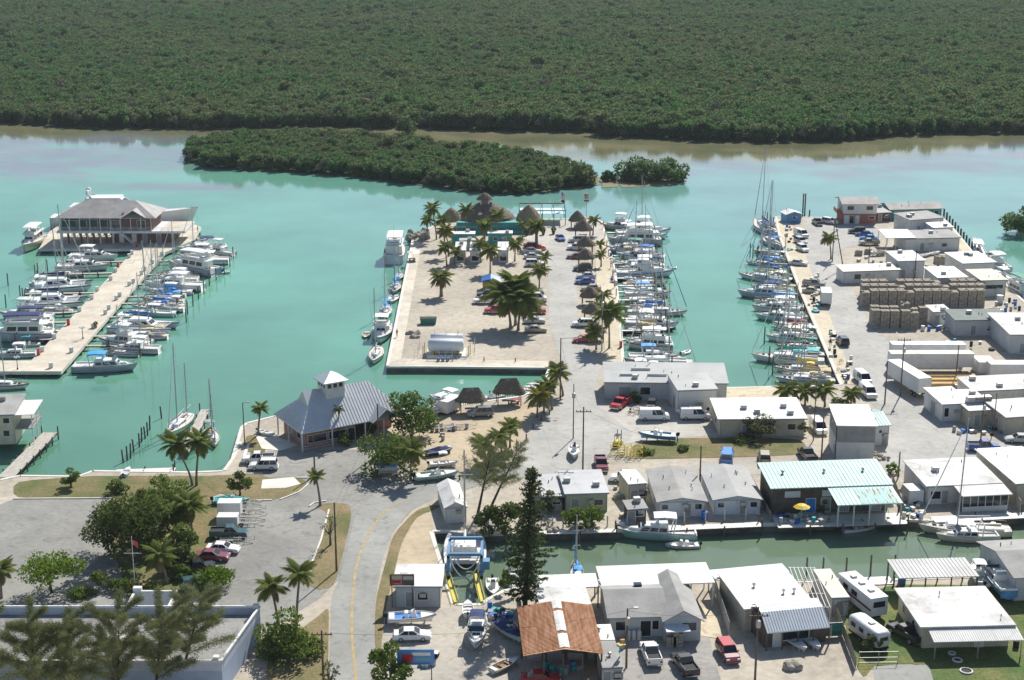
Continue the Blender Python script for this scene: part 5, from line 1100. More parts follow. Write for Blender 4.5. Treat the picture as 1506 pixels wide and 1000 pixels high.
def cabin(t, x0, x1, w0, w1, z, h, mat, rf=.25, rb=.06, win=None, name='cabin', taper=.86, winh=.45, nwin=3, parent=None, front=True):
    """tapered deckhouse from x0 (aft) to x1 (forward); raked front rf, back rb (fractions of height)"""
    rfw, rbk = rf * h, rb * h
    lo = [(x0, w0 / 2, z), (x1, w1 / 2, z), (x1, -w1 / 2, z), (x0, -w0 / 2, z)]; hi = [(x0 + rbk, w0 / 2 * taper, z + h), (x1 - rfw, w1 / 2 * taper, z + h), (x1 - rfw, -w1 / 2 * taper, z + h), (x0 + rbk, -w0 / 2 * taper, z + h)]
    c = MB().loft([lo, hi]).build(name, mat, parent or t)
    if win is not None:
        L, Hh = [Vector(p) for p in lo], [Vector(p) for p in hi]; a, b = .5 - winh * .42, .5 + winh * .52
        def pane(i, j, s0, s1):
            p = [(L[i].lerp(L[j], s)).lerp(Hh[i].lerp(Hh[j], s), q) for s, q in ((s0, a), (s1, a), (s1, b), (s0, b))]
            n_ = (p[1] - p[0]).cross(p[3] - p[0]).normalized(); ctr = sum((Vector(v) for v in lo + hi), Vector()) / 8
            if n_.dot(p[0] - ctr) < 0: n_ = -n_
            mb = MB(); mb.loft([[v - n_ * .02 for v in p], [v + n_ * .018 for v in p]]); mb.build('window', win, c)
        for k in range(nwin):
            for i, j in ((0, 1), (3, 2)): pane(i, j, .06 + .88 * k / nwin, .06 + .88 * (k + .84) / nwin)
        if front:
            for k in range(2): pane(1, 2, .07 + .44 * k, .07 + .44 * k + .40)
    return c
def outboard(t, x, y, z, s=1.0, mat=BLACK):
    o = MB().loft([[(x - .5 * s, y - .16 * s, z + .15), (x - .05, y - .16 * s, z + .1), (x - .05, y + .16 * s, z + .1), (x - .5 * s, y + .16 * s, z + .15)], [(x - .58 * s, y - .19 * s, z + .5 * s), (x - .02, y - .19 * s, z + .45 * s), (x - .02, y + .19 * s, z + .45 * s), (x - .58 * s, y + .19 * s, z + .5 * s)], [(x - .5 * s, y - .12 * s, z + .68 * s), (x - .1, y - .12 * s, z + .66 * s), (x - .1, y + .12 * s, z + .66 * s), (x - .5 * s, y + .12 * s, z + .68 * s)]]).build('outboard_motor', mat, t)
    MB().box(x - .32 * s, x - .16 * s, y - .05, y + .05, z - .9, z + .2).build('motor_leg', mat, o)
def bimini(t, x0, x1, w_, z0, z1, mat, name='canvas_top'):
    secs = []
    for x, d in ((x0, .12), ((x0 + x1) / 2, 0), (x1, .10)): secs.append([(x, w_ / 2 * math.cos(a), z1 - d + .10 * math.sin(a) - (.12 if abs(math.cos(a)) > .95 else 0)) for a in (0, .5, 1.1, 1.57, 2.04, 2.64, 3.1416)])
    MB().loft(secs, closed=False, caps=False).build(name, mat, t); pp = MB()
    for x in (x0 + .1, x1 - .1):
        for s in (-1, 1): pp.tube(((x0 + x1) / 2 + (x - (x0 + x1) / 2) * .8, s * w_ * .48, z0), (x, s * w_ * .49, z1 - .2), .022, n=4)
    pp.build('canvas_frame', ALU, t)
def rail(t, L, B, fb, ft, s0=.55, hgt=.55, name='bow_rail', full=.42, pw=2.1, st=.86):
    mb = MB(); last = None
    for sg in (1, -1):
        prev = None
        for k in range(6):
            s = s0 + (.985 - s0) * k / 5; b = half_beam(s, B, full, pw, st) * .93; z = ft + (fb - ft) * s ** 1.7; x = -L / 2 + L * s + .06 * L * s ** 3 * .5; q = Vector((x, sg * b, z + hgt)); mb.tube((x, sg * b, z - .05), q, .016, n=4)
            if prev is not None: mb.tube(prev, q, .018, n=4)
            prev = q
        if last is not None: mb.tube(last, prev, .018, n=4)
        last = prev
    mb.build(name, ALU, t)
def rig(t, L, x, zb, hm, cover, B, spread=True, boomL=None, x_aft=None, r=.11, name='mast', bow=True, furl=None):
    mb = MB().path([(x, 0, zb - .1), (x - .01 * hm, 0, zb + hm * .5), (x - .02 * hm, 0, zb + hm)], [r, r * .95, r * .7], 7); m = mb.build(name, ALU, t); top = Vector((x - .02 * hm, 0, zb + hm)); st = MB()
    if spread:
        for q in (.45, .72): MB().box(x - .04 - .02 * hm * q, x + .03 - .02 * hm * q, -B * .26 * (1.2 - .5 * q), B * .26 * (1.2 - .5 * q), zb + hm * q, zb + hm * q + .05).build('spreader', ALU, m)
    for s in (-1, 1): st.path([(x - .2, s * B * .46, zb - .3), (x - .01 * hm, s * B * .25, zb + hm * .45), top], [.012] * 3, 3)
    xf = L * .52 if bow else x + L * .22
    st.tube((xf, 0, zb + .1), top - Vector((0, 0, .3)), .013, n=3); st.tube((-L * .49 if x_aft is None else x_aft, 0, zb), top, .012, n=3); st.build('rigging', STEEL, m)
    if furl is not None: MB().path([(xf - .1, 0, zb + .6), Vector((xf, 0, zb + .1)).lerp(top, .5), Vector((xf, 0, zb)).lerp(top, .9)], [.09, .075, .03], 6).build('furled_jib', furl, m)
    bl = boomL or L * .36; z = zb + 1.15
    MB().tube((x, 0, z), (x - bl, 0, z + .1), .06, n=6).build('boom', ALU, m)
    if cover is not None: MB().loft([[(xx, hw * math.cos(a), z + .17 + .02 * k + hh * math.sin(a)) for a in (0, .8, 1.57, 2.34, 3.1416, 4.2, 5.2)] for k, (xx, hw, hh) in enumerate(((x + .12, .12, .5), (x - bl * .2, .22, .34), (x - bl * .6, .18, .24), (x - bl * .98, .10, .14)))]).build('sail_cover', cover, m)
def frame_px(stern, bow, z):
    a, b = G(*stern, z), G(*bow, z); return (a + b) / 2, math.atan2(b.y - a.y, b.x - a.x), (b - a).length
BN = {'sail': ('sailboat', 'sailboat'), 'cat': ('catamaran', 'catamaran'), 'sport': ('sport_fisher', 'motorboat'), 'cruiser': ('cabin_cruiser', 'motorboat'), 'trawler': ('trawler_yacht', 'motorboat'), 'skiff': ('skiff', 'boat'), 'dinghy': ('dinghy', 'dinghy'), 'yacht': ('motor_yacht', 'yacht')}
def boat(kind, label, stern, bow, canvas='blue', hull='white', z=0.0, group=None, B=None, mast=True, L=None, top=None, two=False, extra=None, deckm=None, name=None, cat=None):
    c, a, Lp = frame_px(stern, bow, z); L = L or max(2.2, Lp); nm, ct = BN[kind]
    t = thing(name or nm, label, cat or ct, (c.x, c.y, z), a, group); hm = HULLC[hull]; cv = CANV.get(canvas); rg = random.Random(H(label)); j = rg.uniform(.92, 1.08)
    if kind == 'sail':
        L = max(L, 6.2); B = B or L * .31; fb, ft = .10 * L * j, .075 * L * j; zd = hull_parts(t, L, B, fb, ft, hm, deckm or NONSKID, 1.9, .62, .45, BOOT, TEAK if j > 1 else ALU)
        z0 = zd(.5); h = .055 * L; cabin(t, -L * .10, L * .24, B * .56, B * .34, z0, h, GEL, .6, .1, DARKGL, 'cabin', .88, .34, 3, front=False)
        MB().box(-L * .40, -L * .12, -B * .20, B * .20, zd(.25) + .06, zd(.25) + .11).build('cockpit_sole', TEAK, t)
        w_ = MB(); w_.box(-L * .41, -L * .11, B * .2, B * .27, zd(.2), zd(.3) + .34); w_.box(-L * .41, -L * .11, -B * .27, -B * .2, zd(.2), zd(.3) + .34); w_.build('cockpit_coaming', GEL, t)
        MB().lathe([(.36, 0), (.40, .02), (.36, .05)], 12, (-L * .30, 0, zd(.2) + .85)).build('steering_wheel', STEEL, t)
        for x in (.28, .36): MB().box(L * x - .28, L * x + .28, -.28, .28, zd(.82) + .04 * B, zd(.82) + .04 * B + .09).build('hatch', DARKGL, t)
        if cv is not None:
            bimini(t, -L * .20, -L * .06, B * .6, zd(.4), zd(.4) + h + .75, cv, 'dodger')
            if rg.random() < .6: bimini(t, -L * .42, -L * .24, B * .66, zd(.1), zd(.1) + 2.1, cv, 'canvas_top')
        if mast:
            rig(t, L, L * .10, zd(.6) + h * .8, L * 1.22 * j, cv, B, furl=(cv if rg.random() < .5 else CANV['white']))
            if two: rig(t, L, -L * .38, zd(.1) + .2, L * .85, cv, B * .8, boomL=L * .2, bow=False, name='mizzen_mast', x_aft=-L * .5)
        rail(t, L, B, fb, ft, .6, .6, 'bow_rail', .45, 1.9, .62); rail(t, L, B, fb, ft, .03, .6, 'lifeline', .45, 1.9, .62)
    elif kind == 'cat':
        B = B or L * .52; fb, ft = .115 * L, .10 * L
        for s in (-1, 1): hull_parts(t, L, B * .28, fb, ft, hm, deckm or GEL, 2.0, .7, .45, BOOT, None, s * B * .36)
        MB().loft([[(-L * .40, B * .40, .55), (L * .12, B * .40, .55), (L * .12, -B * .40, .55), (-L * .40, -B * .40, .55)], [(-L * .40, B * .42, ft + .02), (L * .15, B * .40, fb * .96), (L * .15, -B * .40, fb * .96), (-L * .40, -B * .42, ft + .02)]]).build('bridge_deck', GEL, t)
        cabin(t, -L * .20, L * .20, B * .62, B * .42, ft + .02, .095 * L, GEL, 1.1, .1, DARKGL, 'cabin', .82, .5, 3)
        MB().box(L * .15, L * .40, -B * .24, B * .24, fb * .82, fb * .82 + .04).build('trampoline', M('grey_netting', (.30, .31, .32), .9, .1, 2), t); MB().tube((L * .40, -B * .36, fb * .9), (L * .40, B * .36, fb * .9), .09, n=6).build('crossbeam', ALU, t)
        bimini(t, -L * .38, -L * .18, B * .5, ft, ft + 2.3, CANV['white'])
        if mast: rig(t, L, L * .10, ft + .085 * L, L * 1.25, cv, B * .9, boomL=L * .42, r=.14, furl=CANV['white'])
        MB().box(-L * .44, -L * .40, -B * .36, B * .36, ft + .5, ft + .62).build('davit', ALU, t)
    elif kind in ('sport', 'cruiser', 'trawler'):
        B = B or L * (.32 if kind != 'sport' else .33); fb, ft = (.145, .085) if kind == 'sport' else (.135, .10) if kind == 'cruiser' else (.17, .12); fb *= L; ft *= L
        if L < 8: fb *= 1.1; ft *= 1.1
        zd = hull_parts(t, L, B, fb, ft, hm, deckm or NONSKID, 2.3, .9, .40, BOOT, ALU if kind != 'trawler' else TEAK); z0 = zd(.45)
        hh = .135 * L if kind != 'cruiser' else .10 * L; hh = min(hh, 2.3)
        x0, x1 = (-L * .12, L * .26) if kind == 'sport' else (-L * .14, L * .30) if kind == 'cruiser' else (-L * .34, L * .22)
        house = cabin(t, x0, x1, B * .80, B * .52, z0, hh, GEL, 1.1 if kind != 'trawler' else .35, .05, DARKGL, 'cabin', .86, .5, 3)
        cabin(t, x1 - hh * .9, L * .40, B * .52, B * .18, zd(.8), hh * .36, GEL, 1.5, 0, None, 'foredeck_trunk', .85)
        zf = z0 + hh
        if kind in ('sport', 'trawler'):
            fx0, fx1 = x0 + L * .01, x1 - hh * 1.0 if kind == 'sport' else x1 - hh * .5
            MB().box(x0 - L * .10, fx1 + .1, -B * .40, B * .40, zf, zf + .08).build('flybridge_deck', GEL, t)
            f = MB(); f.loft([[(fx0, B * .34, zf + .08), (fx1, B * .28, zf + .08), (fx1, -B * .28, zf + .08), (fx0, -B * .34, zf + .08)], [(fx0, B * .36, zf + .65), (fx1 + .25, B * .30, zf + .65), (fx1 + .25, -B * .30, zf + .65), (fx0, -B * .36, zf + .65)]], caps=False); f.build('flybridge', GEL, t)
            MB().box(fx0 + .3, fx0 + .8, -B * .24, B * .24, zf + .08, zf + .62).build('helm_seat', CANV['navy'] if j > 1 else WHITE, t); MB().box(fx1 - .5, fx1 - .1, -.45, .45, zf + .08, zf + .95).build('helm_console', GEL, t)
            tp = CANV[canvas] if canvas else GEL; bimini(t, fx0 - .1, fx1 + .2, B * .74, zf + .1, zf + 2.1, tp)
        else:
            MB().loft([[(x1 - hh * 1.0, y, zf - .03), (x1 - hh * 1.5, y * .92, zf + .5)] for y in (B * .40, B * .2, -B * .2, -B * .40)], closed=False, caps=False).build('windscreen', BLUEGL, t)
            MB().box(-L * .02, L * .01, -B * .26, B * .26, zf - hh * .1, zf + .45).build('helm_seat', WHITE, t)
            if cv is not None: bimini(t, -L * .24, L * .05, B * .76, z0, zf + 1.4, cv)
            ar = MB().path([(-L * .2, B * .42, z0 + .2), (-L * .23, B * .36, zf + 1.0), (-L * .23, -B * .36, zf + 1.0), (-L * .2, -B * .42, z0 + .2)], [.1, .09, .09, .1], 5); ar.build('radar_arch', GEL, t)
        MB().box(-L * .47, x0 - .05, -B * .36, B * .36, zd(.1) - .25 + .28, zd(.1) + .06).build('cockpit_sole', OFFW, t)
        w_ = MB(); w_.box(-L * .485, x0, B * .38, B * .44, zd(.1) - .02, zd(.1) + .35); w_.box(-L * .485, x0, -B * .44, -B * .38, zd(.1) - .02, zd(.1) + .35); w_.box(-L * .49, -L * .47, -B * .44, B * .44, zd(.1) - .02, zd(.1) + .35); w_.build('cockpit_coaming', GEL, t)
        rail(t, L, B, fb, ft, .58, .6, 'bow_rail', .40, 2.3, .9)
        if kind == 'sport':
            q = MB()
            for s in (-1, 1): q.path([(x0 + L * .1, s * B * .42, zf + .2), (x0 - L * .12, s * B * .62, zf + L * .42)], [.035, .012], 4)
            q.build('outrigger', ALU, t)
        MB().path([(x0 + .2, 0, zf + .3), (x0 + .1, 0, zf + min(3.5, L * .32))], [.03, .012], 4).build('antenna', WHITE, t)
        if kind == 'trawler':
            MB().path([(x0 + L * .06, 0, zf), (x0 + L * .05, 0, zf + L * .30)], [.07, .04], 6).build('signal_mast', WHITE, t); MB().box(x0 + .1, x0 + 2.2, -B * .2, B * .1, zf + .1, zf + .5).build('deck_box', WHITE, t)
        if L < 8 and kind == 'cruiser': outboard(t, -L * .5, 0, ft * .4, 1.1)
    elif kind == 'skiff':
        B = B or min(2.5, L * .36); fb, ft = .115 * L, .085 * L; zd = hull_parts(t, L, B, fb, ft, hm, deckm or OFFW, 2.3, .88, .42, None, WHITE, deck_drop=.30 if L > 4 else .22)
        z0 = zd(.4) + .04
        MB().loft([[(L * .20, B * .38, zd(.7) + .24), (L * .20, -B * .38, zd(.7) + .24)], [(L * .36, B * .26, zd(.86) + .24), (L * .36, -B * .26, zd(.86) + .24)], [(L * .47, B * .06, zd(.97) + .24), (L * .47, -B * .06, zd(.97) + .24)]], closed=False, caps=False).build('foredeck', GEL, t)
        if L > 4.6:
            MB().loft([[(-.1, .38, z0), (.75, .32, z0), (.75, -.32, z0), (-.1, -.38, z0)], [(0, .36, z0 + .85), (.45, .3, z0 + 1.0), (.45, -.3, z0 + 1.0), (0, -.36, z0 + .85)]]).build('console', GEL, t); MB().box(-.85, -.4, -.42, .42, z0, z0 + .75).build('helm_seat', CANV['white'] if not cv else cv, t)
            MB().box(.45, .48, -.3, .3, z0 + 1.0, z0 + 1.4).build('windscreen', BLUEGL, t)
        else:
            for x in (-.18, .08): MB().box(L * x, L * x + .3, -B * .38, B * .38, z0 + .12, z0 + .2).build('thwart', TEAK if hull in ('brown', 'cream') else GEL, t)
        MB().box(-L * .48, -L * .36, -B * .36, B * .36, z0 - .02, z0 + .26).build('stern_bench', GEL, t)
        if top: bimini(t, -L * .16, L * .14, B * .8, z0, z0 + 2.0, CANV[top], 't_top')
        if extra != 'oars': outboard(t, -L * .5, 0, ft * .55, max(.7, min(1.2, L / 6)))
        else: MB().tube((-L * .3, B * .2, z0 + .26), (L * .25, B * .1, z0 + .30), .03, n=4).build('oar', TEAK, t)
        if cv is not None and extra == 'cover': MB().loft([[(-L * .45, B * .46, zd(.1) + .34), (-L * .45, 0, zd(.1) + .6), (-L * .45, -B * .46, zd(.1) + .34)], [(0, B * .50, zd(.5) + .34), (0, 0, zd(.5) + .95), (0, -B * .5, zd(.5) + .34)], [(L * .42, B * .16, zd(.9) + .34), (L * .42, 0, zd(.9) + .45), (L * .42, -B * .16, zd(.9) + .34)]], closed=False, caps=False).build('boat_cover', cv, t)
    elif kind == 'dinghy':
        B = B or min(1.7, L * .52); r = B * .16; m = CANV['grey'] if canvas == 'grey' else GEL
        P = [Vector((-L * .5, B * .34, r * .9)), Vector((L * .15, B * .34, r)), Vector((L * .36, B * .22, r * 1.25)), Vector((L * .46, 0, r * 1.5)), Vector((L * .36, -B * .22, r * 1.25)), Vector((L * .15, -B * .34, r)), Vector((-L * .5, -B * .34, r * .9))]
        MB().path(P, [r * .8, r, r, r, r, r, r * .8], 8).build('tube', m, t, True); MB().loft([[(-L * .45, B * .3, r * .5), (-L * .45, -B * .3, r * .5)], [(L * .38, B * .1, r * .8), (L * .38, -B * .1, r * .8)]], closed=False, caps=False).build('floor', OFFW, t)
        MB().box(-L * .1, -L * .0, -B * .3, B * .3, r * 1.3, r * 1.5).build('thwart', GEL, t); MB().box(-L * .46, -L * .43, -B * .32, B * .32, r * .2, r * 1.9).build('transom', GEL, t); outboard(t, -L * .44, 0, r * 1.2, .65, CANV['navy'] if canvas == 'blue' else BLACK)
        if canvas == 'blue': MB().loft([[(-L * .3, B * .3, r * 1.7), (-L * .3, 0, r * 4.2), (-L * .3, -B * .3, r * 1.7)], [(L * .05, B * .3, r * 1.7), (L * .05, 0, r * 4.8), (L * .05, -B * .3, r * 1.7)]], closed=False, caps=False).build('boat_cover', cv, t)
    elif kind == 'yacht':
        B = L * .19; fb, ft = .135 * L, .085 * L; zd = hull_parts(t, L, B, fb, ft, hm, GEL, 2.1, .92, .42, BOOT, None); z0 = zd(.4)
        cabin(t, -L * .36, L * .22, B * .86, B * .60, z0, 2.6, GEL, 1.6, .1, DARKGL, 'main_deck_house', .92, .45, 6); cabin(t, -L * .26, L * .08, B * .74, B * .56, z0 + 2.6, 2.4, GEL, 1.5, .2, DARKGL, 'upper_deck_house', .9, .5, 4)
        MB().box(-L * .36, L * .06, -B * .43, B * .43, z0 + 2.6, z0 + 2.7).build('boat_deck', GEL, t); MB().box(-L * .22, L * .0, -B * .36, B * .36, z0 + 5.0, z0 + 5.1).build('sun_deck', GEL, t)
        MB().path([(-L * .20, B * .32, z0 + 4.9), (-L * .235, B * .26, z0 + 6.2), (-L * .235, -B * .26, z0 + 6.2), (-L * .20, -B * .32, z0 + 4.9)], [.35, .28, .28, .35], 6).build('radar_arch', GEL, t); MB().lathe([(.02, 0), (.7, .3), (.8, .8), (.5, 1.3), (.02, 1.5)], 10, (-L * .235, .8, z0 + 6.2)).build('radar_dome', GEL, t); MB().lathe([(.02, 0), (.5, .3), (.5, .7), (.02, 1.0)], 10, (-L * .235, -1.0, z0 + 6.2)).build('radar_dome', GEL, t)
        rail(t, L, B, fb, ft, .5, .9, 'bow_rail', .42, 2.1, .92)
    return t
g1, g2, g3, g4, g5 = 'boats left of the concrete pier', 'boats right of the concrete pier', 'boats along the west quay of the middle peninsula', 'boats in the slips of the middle peninsula', 'boats along the right basin quay'
boat('yacht', 'huge white motor yacht moored behind the marina house', (76, 334), (288, 332), L=40)
# --- left of the pier, from the platform to the pier foot
boat('trawler', 'cream trawler yacht bow-on at the left end of the platform', (62, 352), (33, 376), None, 'cream', group=g1, L=15)
boat('cruiser', 'white cruiser nearest the marina house, left of the pier', (102, 382), (172, 383), 'white', group=g1)
boat('cruiser', 'white cruiser with blue windscreen, second from the marina house', (84, 398), (160, 397), None, group=g1)
boat('dinghy', 'dark-covered launch tied at a finger dock left of the pier', (64, 404), (99, 404), 'grey', group=g1); boat('sail', 'small white sloop without cover, tucked behind the first catamaran', (60, 415), (102, 413), None, group=g1)
boat('cat', 'white catamaran with long navy sail cover left of the pier', (42, 428), (134, 424), 'navy', group=g1); boat('cat', 'largest white catamaran left of the pier, nearer the camera', (36, 450), (124, 448), 'navy', group=g1)
boat('sport', 'flybridge boat with outriggers, outer of two side by side left of the pier', (78, 470), (2, 468), 'white', group=g1); boat('trawler', 'flybridge yacht with navy canvas, inner of two left of the pier', (80, 482), (6, 484), 'navy', group=g1)
boat('trawler', 'pale grey trawler with side windows, cut by the left edge', (80, 499), (-24, 502), 'navy', 'grey', group=g1); boat('skiff', 'open white boat with teal top beside the pier foot', (60, 508), (18, 510), 'white', group=g1, top='teal')
boat('cruiser', 'white cuddy boat with white top at the pier foot', (54, 524), (-6, 526), 'white', group=g1); boat('sail', 'white sailboat with black bottom off the pier foot, cut by the left edge', (-40, 570), (41, 572), None, 'white', group=g1)
# --- right of the pier
boat('skiff', 'white skiff at the far corner of the platform', (284, 356), (305, 353), None, group=g2, L=5); boat('cruiser', 'cruiser with dark canvas top, farthest right of the pier', (334, 368), (262, 372), 'navy', group=g2)
boat('sport', 'sport fisher with reddish transom at the outer end of the slips', (345, 376), (300, 372), 'white', group=g2); boat('sport', 'white flybridge cruiser with dark window band, right of the pier', (338, 387), (262, 387), 'white', group=g2)
boat('trawler', 'big blue-grey motor yacht with white top right of the pier', (318, 406), (250, 396), 'white', 'grey', group=g2); boat('dinghy', 'white tender under a bright blue cover at the slip end', (319, 402), (339, 402), 'blue', group=g2)
boat('sail', 'white sloop just below the blue-grey motor yacht', (292, 408), (232, 406), None, group=g2); boat('cruiser', 'white hardtop boat above the light cruiser, right of the pier', (292, 416), (226, 415), 'white', group=g2)
boat('cruiser', 'light cruiser with green-tinted waterline, right of the pier', (300, 427), (216, 424), 'white', group=g2); boat('sail', 'sloop with bright blue bimini, first of the blue-canvas group', (274, 436), (222, 434), 'sky', group=g2)
boat('sail', 'sloop with blue cover, second of the blue-canvas group', (272, 446), (210, 442), 'sky', group=g2); boat('sail', 'sloop with navy sail cover, third of the blue-canvas group', (272, 458), (196, 456), 'blue', group=g2)
boat('cat', 'large white catamaran with blue canvas near the pier foot, right side', (166, 484), (256, 488), 'blue', group=g2); boat('sport', 'white flybridge sport fisher below the blue-canvas catamaran', (223, 510), (147, 506), 'white', group=g2)
boat('sail', 'small white sloop with grey decks between sport fisher and blue-top cruiser', (206, 524), (155, 521), None, group=g2, mast=True); boat('cruiser', 'blue-grey cruiser with bright blue canvas at the pier corner', (108, 546), (200, 545), 'sky', 'grey', group=g2)
# --- quay of the middle peninsula
boat('trawler', 'big white two-deck houseboat stern-on at the quay', (577, 397), (586, 360), 'white', group=g3, B=5.6, L=17); boat('sail', 'small grey sloop just astern of the houseboat', (589, 403), (585, 416), None, group=g3, L=7)
boat('sail', 'sloop with blue cover in the middle of the quay', (585, 414), (578, 440), 'sky', group=g3, L=9); boat('skiff', 'white open boat between the two blue-covered sloops', (582, 434), (575, 450), None, group=g3, L=6.5)
boat('sail', 'sloop with blue bimini behind the white flybridge boat', (571, 448), (563, 478), 'sky', group=g3, L=10); boat('sport', 'white flybridge boat bow-on at the quay', (566, 476), (556, 516), 'white', group=g3, L=12.5, B=4.4)
boat('skiff', 'little brown workboat outside the white flybridge boat', (541, 488), (536, 501), None, 'brown', group=g3, L=4.5, extra='oars'); boat('sail', 'white sloop bow-on at the corner of the quay', (558, 512), (548, 541), None, group=g3, L=10.5)
# --- slips of the middle peninsula
for a in (('sport', 'cream-hulled sport fisher at the seaward end of the slips', (944, 340), (884, 336), 'white', 'cream'), ('sport', 'long white sport fisher pointing out to sea, second in the slips', (906, 348), (984, 346), 'white', 'white'), ('trawler', 'large blue-grey convertible yacht third in the slips', (972, 360), (896, 361), 'white', 'grey'),
          ('sport', 'slim white sport fisher with its bow out beside the convertible', (920, 354), (980, 351), 'white', 'white'), ('cruiser', 'white cruiser with green cover, bow to the dock', (962, 374), (893, 370), 'green', 'white'), ('cruiser', 'cruiser with blue canvas enclosure in the slips', (978, 384), (908, 380), 'blue', 'white'),
          ('sail', 'dark-trimmed sloop next to the blue-canvas cruiser in the slips', (978, 394), (902, 390), 'navy', 'white'), ('dinghy', 'white tender with a red spot at the outer end of the slips', (984, 395), (994, 395), 'white', 'white'), ('sport', 'white sport fisher with bow out in the middle of the slips', (905, 406), (988, 407), 'white', 'white'),
          ('sail', 'black-hulled sloop with bow to the dock in the slips', (958, 416), (902, 413), None, 'black'), ('cruiser', 'motorboat with bright blue bimini in the slips', (918, 437), (985, 436), 'sky', 'white'), ('sail', 'sloop with white cover between blue bimini and long bowsprit', (980, 447), (916, 444), 'white', 'white'),
          ('sail', 'white sloop with long bowsprit and blue sail cover, bow out', (922, 462), (1008, 464), 'blue', 'white'), ('cruiser', 'white hardtop boat with bow out above the large palm', (920, 480), (996, 482), 'white', 'white'), ('sail', 'black-hulled workboat with tan spars under the large palm', (968, 494), (914, 490), 'tan', 'black'),
          ('trawler', 'boat shrouded in a grey-white tarp in the last slips', (990, 514), (922, 512), 'white', 'white'), ('cruiser', 'cruiser with sky blue hardtop beside the shrouded boat', (924, 530), (996, 530), 'sky', 'white'), ('dinghy', 'white tender tied outside the shrouded boat', (1001, 522), (1015, 518), 'white', 'white'), ('sail', 'sloop with tan boom in the slip before the grey warehouse', (1018, 538), (920, 536), None, 'white'), ('sail', 'last sloop in the slips, against the grey warehouse', (925, 550), (1022, 550), 'white', 'white')):
    boat(*a, group=g4)
# --- right basin
for a in (('sail', 'dark-trimmed ketch alone at the tip of the right quay', (1136, 348), (1110, 330), 'navy', 'white'), ('sail', 'sloop with blue canvas second from the tip of the right quay', (1146, 366), (1120, 352), 'blue', 'white'), ('sail', 'sloop with sky blue bimini left of the sloping dock', (1150, 394), (1098, 388), 'sky', 'white'),
          ('sail', 'sloop with navy cover between two ketches at the right quay', (1158, 404), (1108, 400), 'blue', 'white'), ('sail', 'wooden ketch with brown rail and bowsprit', (1160, 418), (1088, 408), 'cream', 'white'), ('sail', 'sloop with long royal blue sail cover at the right quay', (1165, 428), (1105, 424), 'sky', 'white'),
          ('cruiser', 'blue-grey cruiser with navy top, bow out', (1168, 440), (1087, 436), 'navy', 'grey'), ('sail', 'sloop with bright blue cover below the blue-grey cruiser', (1172, 448), (1110, 446), 'sky', 'white'), ('cruiser', 'white hardtop cruiser in the middle of the right quay', (1176, 460), (1108, 456), 'white', 'white'),
          ('cruiser', 'pale aqua launch with long side deck', (1180, 474), (1112, 469), None, 'aqua'), ('sail', 'sloop with maroon sail cover and green dodger', (1190, 488), (1136, 484), 'red', 'white'), ('cruiser', 'boat with yellow canvas top at the right quay', (1196, 504), (1128, 500), 'cream', 'white'),
          ('sail', 'sloop with green canvas behind the large cream-white sloop', (1206, 516), (1142, 512), 'green', 'white'), ('sail', 'largest white sloop of the right quay with long bowsprit and teal cover', (1212, 536), (1108, 530), 'teal', 'white'), ('sail', 'sloop covered by a yellow tarpaulin', (1222, 550), (1140, 546), 'yellow', 'white'), ('sail', 'boat under a tan tarpaulin at the foot of the right basin', (1228, 564), (1142, 561), 'tan', 'white')):
    boat(*a, group=g5, two='ketch' in a[1])
boat('skiff', 'blue and white cuddy boat at the right-hand dock', (1446, 388), (1432, 362), None, 'blue', group='boats at the far right dock', top='white'); boat('cruiser', 'white cruiser beside the blue cuddy boat, far right dock', (1478, 402), (1448, 384), 'white', group='boats at the far right dock')
boat('skiff', 'white open boat with red lifebelt at the far right dock', (1490, 416), (1460, 402), None, group='boats at the far right dock', top='white'); boat('trawler', 'work boat with green cover at the far right dock', (1512, 440), (1476, 424), 'green', group='boats at the far right dock')
# --- lower left dock
boat('sail', 'white two-masted sailboat moored at the narrow wooden dock', (281, 612), (247, 648), None, two=True, L=11.5); boat('sail', 'cream sailboat on the right of the narrow wooden dock', (304, 628), (320, 668), 'grey', 'cream', L=9)
# --- canal
boat('cruiser', 'cream lobster boat with white wheelhouse top in the canal', (1027, 792), (906, 790), 'white', 'sea', L=11.5, B=3.6, name='lobster_boat', cat='fishing boat'); boat('skiff', 'small white skiff alongside the cream lobster boat', (1028, 804), (980, 805), None)
boat('skiff', 'white skiff moored below the fish house deck', (1238, 782), (1288, 777), None); boat('sail', 'cream motorsailer with black mast moored at the canal house', (1478, 786), (1362, 783), None, 'cream', L=13, B=4.2); boat('cruiser', 'cream cabin boat rafted outside the motorsailer', (1466, 794), (1380, 795), None, 'cream', L=8.8); boat('dinghy', 'grey tender tied behind the motorsailer', (1480, 788), (1464, 786), 'grey')
boat('skiff', 'white open boat beside the travel lift slip', (724, 852), (726, 880), None, group='small boats by the slip', L=5.2); boat('cruiser', 'small cuddy boat with windscreen under the tall conifer', (750, 846), (757, 876), None, group='small boats by the slip', L=6); boat('cat', 'catamaran hanging in the travel lift at the canal head', (684, 838), (684, 795), 'white', L=11, B=6.2)
boat('sail', 'blue and white sloop behind the white boathouse', (850, 860), (846, 838), 'sky', L=6.5)
